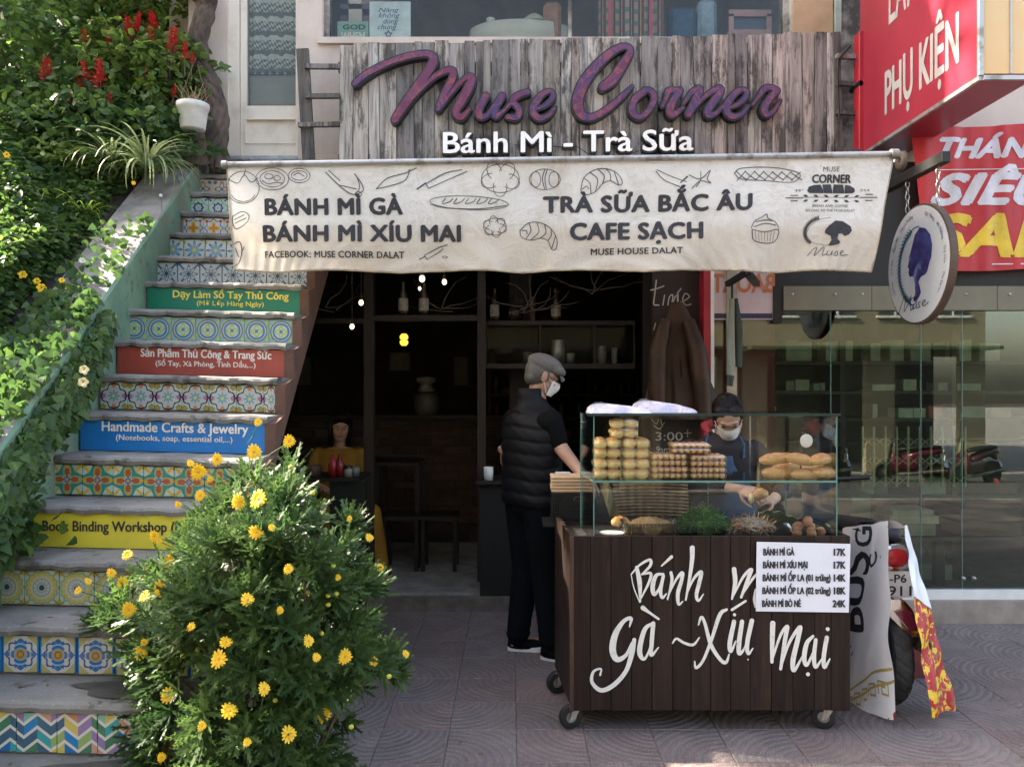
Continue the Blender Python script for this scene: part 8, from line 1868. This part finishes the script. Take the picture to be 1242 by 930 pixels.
sp = thing('tree_stump', 'short brown stump under the white pot', 'stump', P(238, 190, 5.15)); b = MB(); b.tube([P(238, 196, 5.2), P(238, 175, 5.15), P(236, 160, 5.15)], [.09, .065, .06], 12); b.build('stump', MT['bark'], sp)
pot = thing('flower_pot', 'white plastic pot with dry straw-coloured plant beside the twisted trunk', 'pot', P(234, 158, 5.05)); pc = P(234, 158, 5.05)
b = MB(); b.lathe([(0, 0), (.075, 0), (.078, .01), (.095, .13), (.102, .135), (.104, .17), (.098, .172), (.094, .14), (.07, .02), (0, .02)], pc, 26); b.build('pot', simple('white_pot', (.66,.66,.62), .5, (.5,.48,.42), 8), pot)
b = MB(); b.lathe([(0, .14), (.093, .142)], pc, 20); b.build('soil', MT['soil'], pot)
b = MB()
for k in range(40):
    a = random.uniform(0, 6.28); l = random.uniform(.06, .16); p = pc+Vector((random.uniform(-.06, .06), random.uniform(-.06, .06), .14)); b.tube([p, p+Vector((math.cos(a)*.03, math.sin(a)*.03, l*.6)), p+Vector((math.cos(a)*.07, math.sin(a)*.07, l))], [.003, .002, .001], 4)
b.build('dry_stems', simple('straw', (.42,.32,.18), .8), pot)
b = MB(); b.tube([pc+Vector((-.1, 0, .16)), pc+Vector((-.02, .05, .45)), pc+Vector((0, .05, .5))], .003, 4); b.tube([pc+Vector((.1, 0, .16)), pc+Vector((.01, .05, .45))], .003, 4); b.build('hanger', MT['twig'], pot)
rl = thing('railing', 'white metal railing bars behind the leaves at the top', 'railing', P(195, 40, 6.6)); b = MB()
for x in (178, 186.5, 195, 203): b = MB(); b.tube([P(x, 35, 6.6), P(x, -30, 6.6)], .011, 6); b.build('bar', MT['white'], rl)
b = MB(); b.tube([P(150, 33, 6.6), P(210, 30, 6.6)], .012, 6); b.build('rail', MT['white'], rl)
# trees behind the slope, then unseen ones added at the left for shade
def tree(label, base, h, cr, n, size, mat, trunk_r=.14, lean=(0, 0), blobs=7, seed=1):
    rr = random.Random(seed); base = Vector(base); t = thing('tree', label, 'tree', base, 'trees behind the slope'); b = MB(); top = base+Vector((lean[0], lean[1], h))
    b.tube([base, base.lerp(top, .35)+Vector((rr.uniform(-.1, .1), 0, 0)), base.lerp(top, .7)+Vector((rr.uniform(-.15, .15), 0, 0)), top], [trunk_r, trunk_r*.75, trunk_r*.5, .03], 10); P_ = []
    for k in range(blobs):
        st = base.lerp(top, rr.uniform(.45, .85)); a = rr.uniform(0, 6.28); e = top+Vector((math.cos(a)*cr*rr.uniform(.2, .8), math.sin(a)*cr*rr.uniform(.2, .8), rr.uniform(-.8, .4)*cr*.8)); b.tube([st, st.lerp(e, .5)+Vector((0, 0, .1)), e], [trunk_r*.35, trunk_r*.2, .012], 7); P_.append(blob_pts(e, cr*.55, cr*.55, cr*.36, n//blobs, .3))
    b.build('trunk', MT['bark'], t); p = np.concatenate(P_); o = scatter('crown', LEAF_V, LEAF_F, p, frames(len(p), .8, .3), size*rng.uniform(.5, 1.3, len(p)), rng.beta(1.5, 2, len(p)), mat, t); stuff(o); return t
tree('leafy tree with a grey-brown trunk behind the red flowers', (PX(70, 7.6), 7.6, 3.2), 2.6, 1.6, 7000, .10, MT['leaf_dark'], .16, (.3, 0), 9, 2)
tree('tree with thin trunk at the back between the railing and the left edge', (PX(140, 8.8), 8.8, 3.2), 3.0, 1.7, 6000, .11, MT['leaf'], .13, (-.3, 0), 8, 3)
tree('dark tree at the far left behind the shrubs', (PX(10, 7.8), 7.8, 3.3), 2.5, 1.6, 6000, .10, MT['leaf_dark'], .15, (-.5, 0), 8, 4)
tree('tall tree at the back by the house corner', (PX(225, 9.6), 9.9, 3.2), 3.0, 1.7, 6000, .11, MT['leaf_dark'], .14, (-.2, 0), 8, 5)
tree('unseen broad tree added at the left to shade the pavement', (-8.6, 1.1, 3.0), 5.2, 3.0, 7500, .24, MT['leaf'], .25, (.2, -.4), 12, 6)  # out of view, added so its crown shades pavement and cart
tree('unseen tall tree added at the left, its high crown keeping sun off the pavement', (-9.4, 7.4, 4.0), 7.6, 3.0, 3000, .24, MT['leaf'], .25, (.6, -1.0), 9, 9)  # out of view, added to close a gap where sun reached the pavement
tree('unseen broad tree added at the left nearer the street to block the sun', (-8.2, -.6, 1.0), 6.4, 3.8, 8000, .24, MT['leaf'], .28, (.2, .4), 12, 7)  # out of view, added as a second crown blocking the low sun
# ------------------------------------------------------------------ flowering bush in front of the stairs
bs = thing('daisy_bush', 'large green bush covered in yellow daisies in front of the stairs', 'bush', (-.85, 2.6, 0))
sil = [(285,578),(345,575),(378,618),(425,640),(448,690),(462,725),(455,770),(478,812),(440,835),(405,858),(402,935),(395,1010),(180,1010),(150,935),(148,890),(172,850),(158,800),(140,762),(112,748),(150,722),(190,700),(230,655),(255,612)]
def inside(x, y):
    c = False; n = len(sil)
    for i in range(n):
        x0, y0 = sil[i]; x1, y1 = sil[(i+1) % n]
        if (y0 > y) != (y1 > y) and x < (x1-x0)*(y-y0)/(y1-y0)+x0: c = not c
    return c
def span(y):
    xs = [x for x in range(100, 500, 6) if inside(x, y)]; return (min(xs), max(xs)) if xs else (280, 320)
spans = {y: span(y) for y in range(560, 1011, 10)}
def bdepth(x, y, f):
    a, b_ = spans[max(560, min(1010, int(round(y/10)*10)))]; c = (a+b_)/2; hw = max(20, (b_-a)/2); q = max(0, 1-((x-c)/hw)**2)**.5; tq = min(1, (y-545)/90.)**.5
    return 2.66-(.46*q*tq)*f
rv, rf = rosette(12); P_ = []; D_ = []; cen = Vector((-.85, 2.7, .62)); r_ = random.Random(12)
while len(P_) < 1080:
    x, y = r_.uniform(95, 495), r_.uniform(550, 1010)
    wob = 1.0+.10*math.sin(y*.11)+.06*math.sin(y*.31); jx = 290+(x-290)/wob
    if not inside(jx, y) and not (r_.random() < .05 and inside(290+(jx-290)*.9, y+8)): continue
    x = min(max(x, 100), 490)
    if math.sin(x*.071+y*.023)+math.sin(y*.083-x*.03)+math.sin(x*.15+y*.11)*.6 < -.7 and r_.random() < .85: continue
    f = r_.random()**.45 if r_.random() < .8 else -.6*r_.random(); p = P(x, y, bdepth(x, y, f)); P_.append(p); d = (p-cen).normalized()+Vector((r_.uniform(-.5, .5), r_.uniform(-.7, .3), r_.uniform(.0, .9))); D_.append(d)
P_ = np.array([p[:] for p in P_]); D_ = np.array([d[:] for d in D_]); z = D_/np.linalg.norm(D_, axis=1, keepdims=True); xr = np.cross(z, rdir(len(z), 0)); xr /= np.linalg.norm(xr, axis=1, keepdims=True); yr = np.cross(z, xr); Rm = np.stack([xr, yr, z], 2)
o = scatter('foliage', rv, rf, P_, Rm, .088*rng.uniform(.55, 1.3, len(P_)), rng.beta(1.6, 2, len(P_)), MT['euryops'], bs); stuff(o)
b = MB()
for k in range(70):
    e = Vector(P_[r_.randrange(len(P_))]); s0 = Vector((-.85+r_.uniform(-.12, .12), 2.66+r_.uniform(-.1, .1), 0)); m1 = s0.lerp(e, .5)+Vector((r_.uniform(-.06, .06), .05, .05)); b.tube([s0, m1, e], [.011, .007, .003], 5)
stuff(b.build('branches', MT['twig'], bs))
FL = [(290,609,1.1),(314,605,1.2),(310,646,1.3),(155,673,1),(187,650,.9),(193,656,.7),(203,684,1.2),(211,676,1.2),(177,698,1.1),(196,713,1.1),(176,723,1.0),(135,695,.8),(107,705,.8),(95,716,.7),(149,707,.9),(156,739,1),(300,727,1),(274,779,.9),(266,799,1.15),(157,792,1.0),(171,792,.9),(175,779,.7),(374,777,.8),(384,797,.7),(419,796,1.15),(453,802,.8),(492,793,.8),(448,652,.8),(424,629,.6),(461,688,.8),(204,843,1.1),(278,862,1.15),(392,866,1.1),(350,890,1.1),(119,836,1.1),(123,846,.9),(196,918,.8),(153,898,.6),(308,548,1.2),(263,557,1.1),(241,572,1.2),(231,562,.8),(351,535,1.0),(313,512,.8),(361,589,.9),(337,586,.6),(278,592,.7),(243,601,.9),(289,608,1.1),(255,581,.7),(330,640,.6),(350,690,.7),(232,760,.7),(320,835,.8),(245,880,.7),(300,900,.7),(410,700,.5),(216,612,.7),(340,740,.5),(420,850,.6)]
for (x, y, s_) in FL:
    yy = max(560, min(1005, y)); a, b_ = spans[int(round(yy/10)*10)]; d = bdepth(min(max(x, a), b_), yy, 1.0)-.05; p = P(x, y, d)
    f = piece('flower', fy, bs, p, face_rot(p, .55), (s_*random.uniform(.62, .86),)*3); f2 = link('flower_disc', dy, f); 
    anchor = P(min(max(x, a+20), b_-20)*.75+.25*(a+b_)/2, y+26, d+.10); st = MB(); st.tube([p-Vector((0, -.004, .002)), p.lerp(anchor, .5)+Vector((0, 0, -.012)), anchor], .0016, 5); st.build('flower_stem', simple('stem_green', (.07,.13,.03), .6) if 'stem_green' not in bpy.data.materials else bpy.data.materials['stem_green'], bs)
budm = simple('yellow_bud', (.5,.5,.05), .6); bud = MB().ell((0, 0, 0), .008, .008, .007, 8, 6).mesh('bud'); bud.materials.append(budm)
for (x, y) in ((404,686),(390,768),(373,718),(408,720),(398,722),(366,624),(339,629),(256,697),(222,795),(240,787),(472,820),(334,849),(426,881),(279,923),(263,834),(379,598),(353,566),(245,720),(286,740),(398,733)): p = P(x, y, 2.28); piece('bud', bud, bs, p)
# fallen leaves and the damp patches on the steps
litter = [simple('litter_a', (.13,.09,.05), .9), simple('litter_b', (.2,.14,.06), .9)]
lb = MB(); lm = [(0,0,.002),(.3,.18,.006),(.8,.12,.01),(1,0,.003),(.8,-.13,.008),(.3,-.2,.004)]
for k in range(60):
    i = r_.randrange(-1, 9); x = r_.uniform(sxl(i), sxr(i)); y = sd(i)+r_.uniform(.03, TT); a = r_.uniform(0, 6.3); s_ = r_.uniform(.012, .035)
    lb.add([(x+s_*(p[0]*math.cos(a)-p[1]*math.sin(a)), y+s_*(p[0]*math.sin(a)+p[1]*math.cos(a)), szx(i, x)+.002+s_*p[2]) for p in lm], [tuple(range(6))], r_.randrange(2))
stuff(lb.build('leaf_litter', litter, stair))
wetm = simple('damp_concrete', (.085,.08,.072), .6, (.05,.047,.042), 9, bump=.3)
for i in (-1, 0):
    x0 = sxl(i)+.42; n = 26; ring = []
    for k in range(n): w = 2*math.pi*k/n; ring.append((x0+.22+.24*math.cos(w)*(1+.15*math.sin(3*w+i)+.10*math.sin(7*w)+.05*math.sin(13*w+i)), sd(i)+.115+.085*math.sin(w)*(1+.1*math.sin(5*w)), 0))
    wb = MB(); wb.add([(x, y, szx(i, x)+.0035) for x, y, _ in ring], [tuple(range(n))]); wb.build('damp_patch', wetm, stair)
# ------------------------------------------------------------------ small finishing things
def strands_on(at, rot, parent, n=150, cx=.0825, front=.95, long=1.75, r=.0016, seed=5):
    rr = random.Random(seed); b = MB()
    for k in range(n):
        ph = rr.uniform(-math.pi, math.pi); lim = front+.08*rr.random() if abs(ph) < .75 else long+rr.uniform(-.1, .1); pts = []
        for i in range(9):
            t = .12+(lim-.12)*i/8; o = 1+.012*math.sin(i*1.3+k); pts.append(at(cx*1.01*math.sin(t)*math.sin(ph+.10*math.sin(k))*o, -.018+.090*math.sin(t)*math.cos(ph)*o, .036+.0865*math.cos(t)*o))
        b.tube(pts, [r, r*1.2, r*1.4, r*1.4, r*1.4, r*1.3, r*1.2, r, r*.5], 4, cap=False)
    b.build('hair_strands', MT['hair'], parent)
strands_on(atw, rotw, wo_); strands_on(atg, rotg, gl_, seed=6)
rs = thing('rear_shelf', 'dim wooden shelf unit with jars on the rear wall behind the man', 'shelf', (.7, 8.0, .1))
SY = 7.6
for y in (478, 506, 534, 560): boxes('shelf', MT['frame_wood'], rs, ((PX(592, SY), SY, PZ(y, SY)-.025), (PX(775, SY), SY+.3, PZ(y, SY))))
for x in (592, 650, 712, 772): boxes('upright', MT['frame_wood'], rs, ((PX(x, SY), SY+.001, .101), (PX(x+3, SY), SY+.29, PZ(450, SY))))
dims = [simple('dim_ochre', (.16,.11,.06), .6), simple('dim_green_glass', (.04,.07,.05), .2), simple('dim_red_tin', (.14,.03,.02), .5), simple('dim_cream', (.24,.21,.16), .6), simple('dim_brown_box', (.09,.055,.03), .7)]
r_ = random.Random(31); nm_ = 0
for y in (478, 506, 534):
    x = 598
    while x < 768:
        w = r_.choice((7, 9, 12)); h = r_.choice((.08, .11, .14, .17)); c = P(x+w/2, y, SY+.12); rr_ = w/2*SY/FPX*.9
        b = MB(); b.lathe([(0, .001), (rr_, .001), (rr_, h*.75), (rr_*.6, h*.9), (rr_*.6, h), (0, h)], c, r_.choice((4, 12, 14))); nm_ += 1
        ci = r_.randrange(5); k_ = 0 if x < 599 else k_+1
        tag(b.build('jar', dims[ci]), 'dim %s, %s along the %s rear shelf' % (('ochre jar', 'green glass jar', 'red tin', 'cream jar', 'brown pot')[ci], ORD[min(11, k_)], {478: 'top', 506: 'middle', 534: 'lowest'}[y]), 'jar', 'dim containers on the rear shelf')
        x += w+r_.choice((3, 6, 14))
for k, (x0, y0, x1, y1) in enumerate(((470, 425, 500, 452), (548, 430, 570, 470), (352, 430, 380, 470))):
    t = thing('picture_frame', ('dim landscape frame on the rear wall left of the lantern', 'dim upright frame on the rear wall beside the doorway post', 'dim frame on the rear wall at the far left')[k], 'picture frame', P((x0+x1)/2, y1, 8.15)); boxes('frame', MT['frame_wood'], t, ((PX(x0, 8.15), 8.15, PZ(y1, 8.15)), (PX(x1, 8.15), 8.18, PZ(y0, 8.15)))); boxes('picture', dims[3 if k != 1 else 0], t, ((PX(x0+3, 8.15), 8.14, PZ(y1-3, 8.15)), (PX(x1-3, 8.15), 8.149, PZ(y0+3, 8.15))))
for k, (x, y, a) in enumerate(((9.9, -6.2, 1.2), (8.6, -6.4, 1.9), (6.6, -6.3, 1.4))):
    o = copy_tree(mb_); o.location = (x, y, -.63); o.rotation_euler = (0, 0, a); o['group'] = 'motorbikes parked across the street'; o['label'] = ('parked motorbike across the street, farthest right in the glass reflection', 'parked motorbike across the street, middle one in the glass reflection', 'parked motorbike across the street, leftmost in the glass reflection')[k]
lb = MB(); r_ = random.Random(9)
for k in range(90):
    if k < 60: x, y = r_.gauss(-.62, .35), r_.uniform(2.0, 3.4)
    else: x, y = r_.uniform(-.3, 2.8), r_.uniform(2.0, 4.9)
    if x < -1.05: continue
    a = r_.uniform(0, 6.3); s_ = r_.uniform(.010, .028)
    lb.add([(x+s_*(p[0]*math.cos(a)-p[1]*math.sin(a)), y+s_*(p[0]*math.sin(a)+p[1]*math.cos(a)), .002+s_*p[2]*2) for p in lm], [tuple(range(6))], r_.randrange(2))
stuff(lb.build('fallen_leaves', litter, pavement))
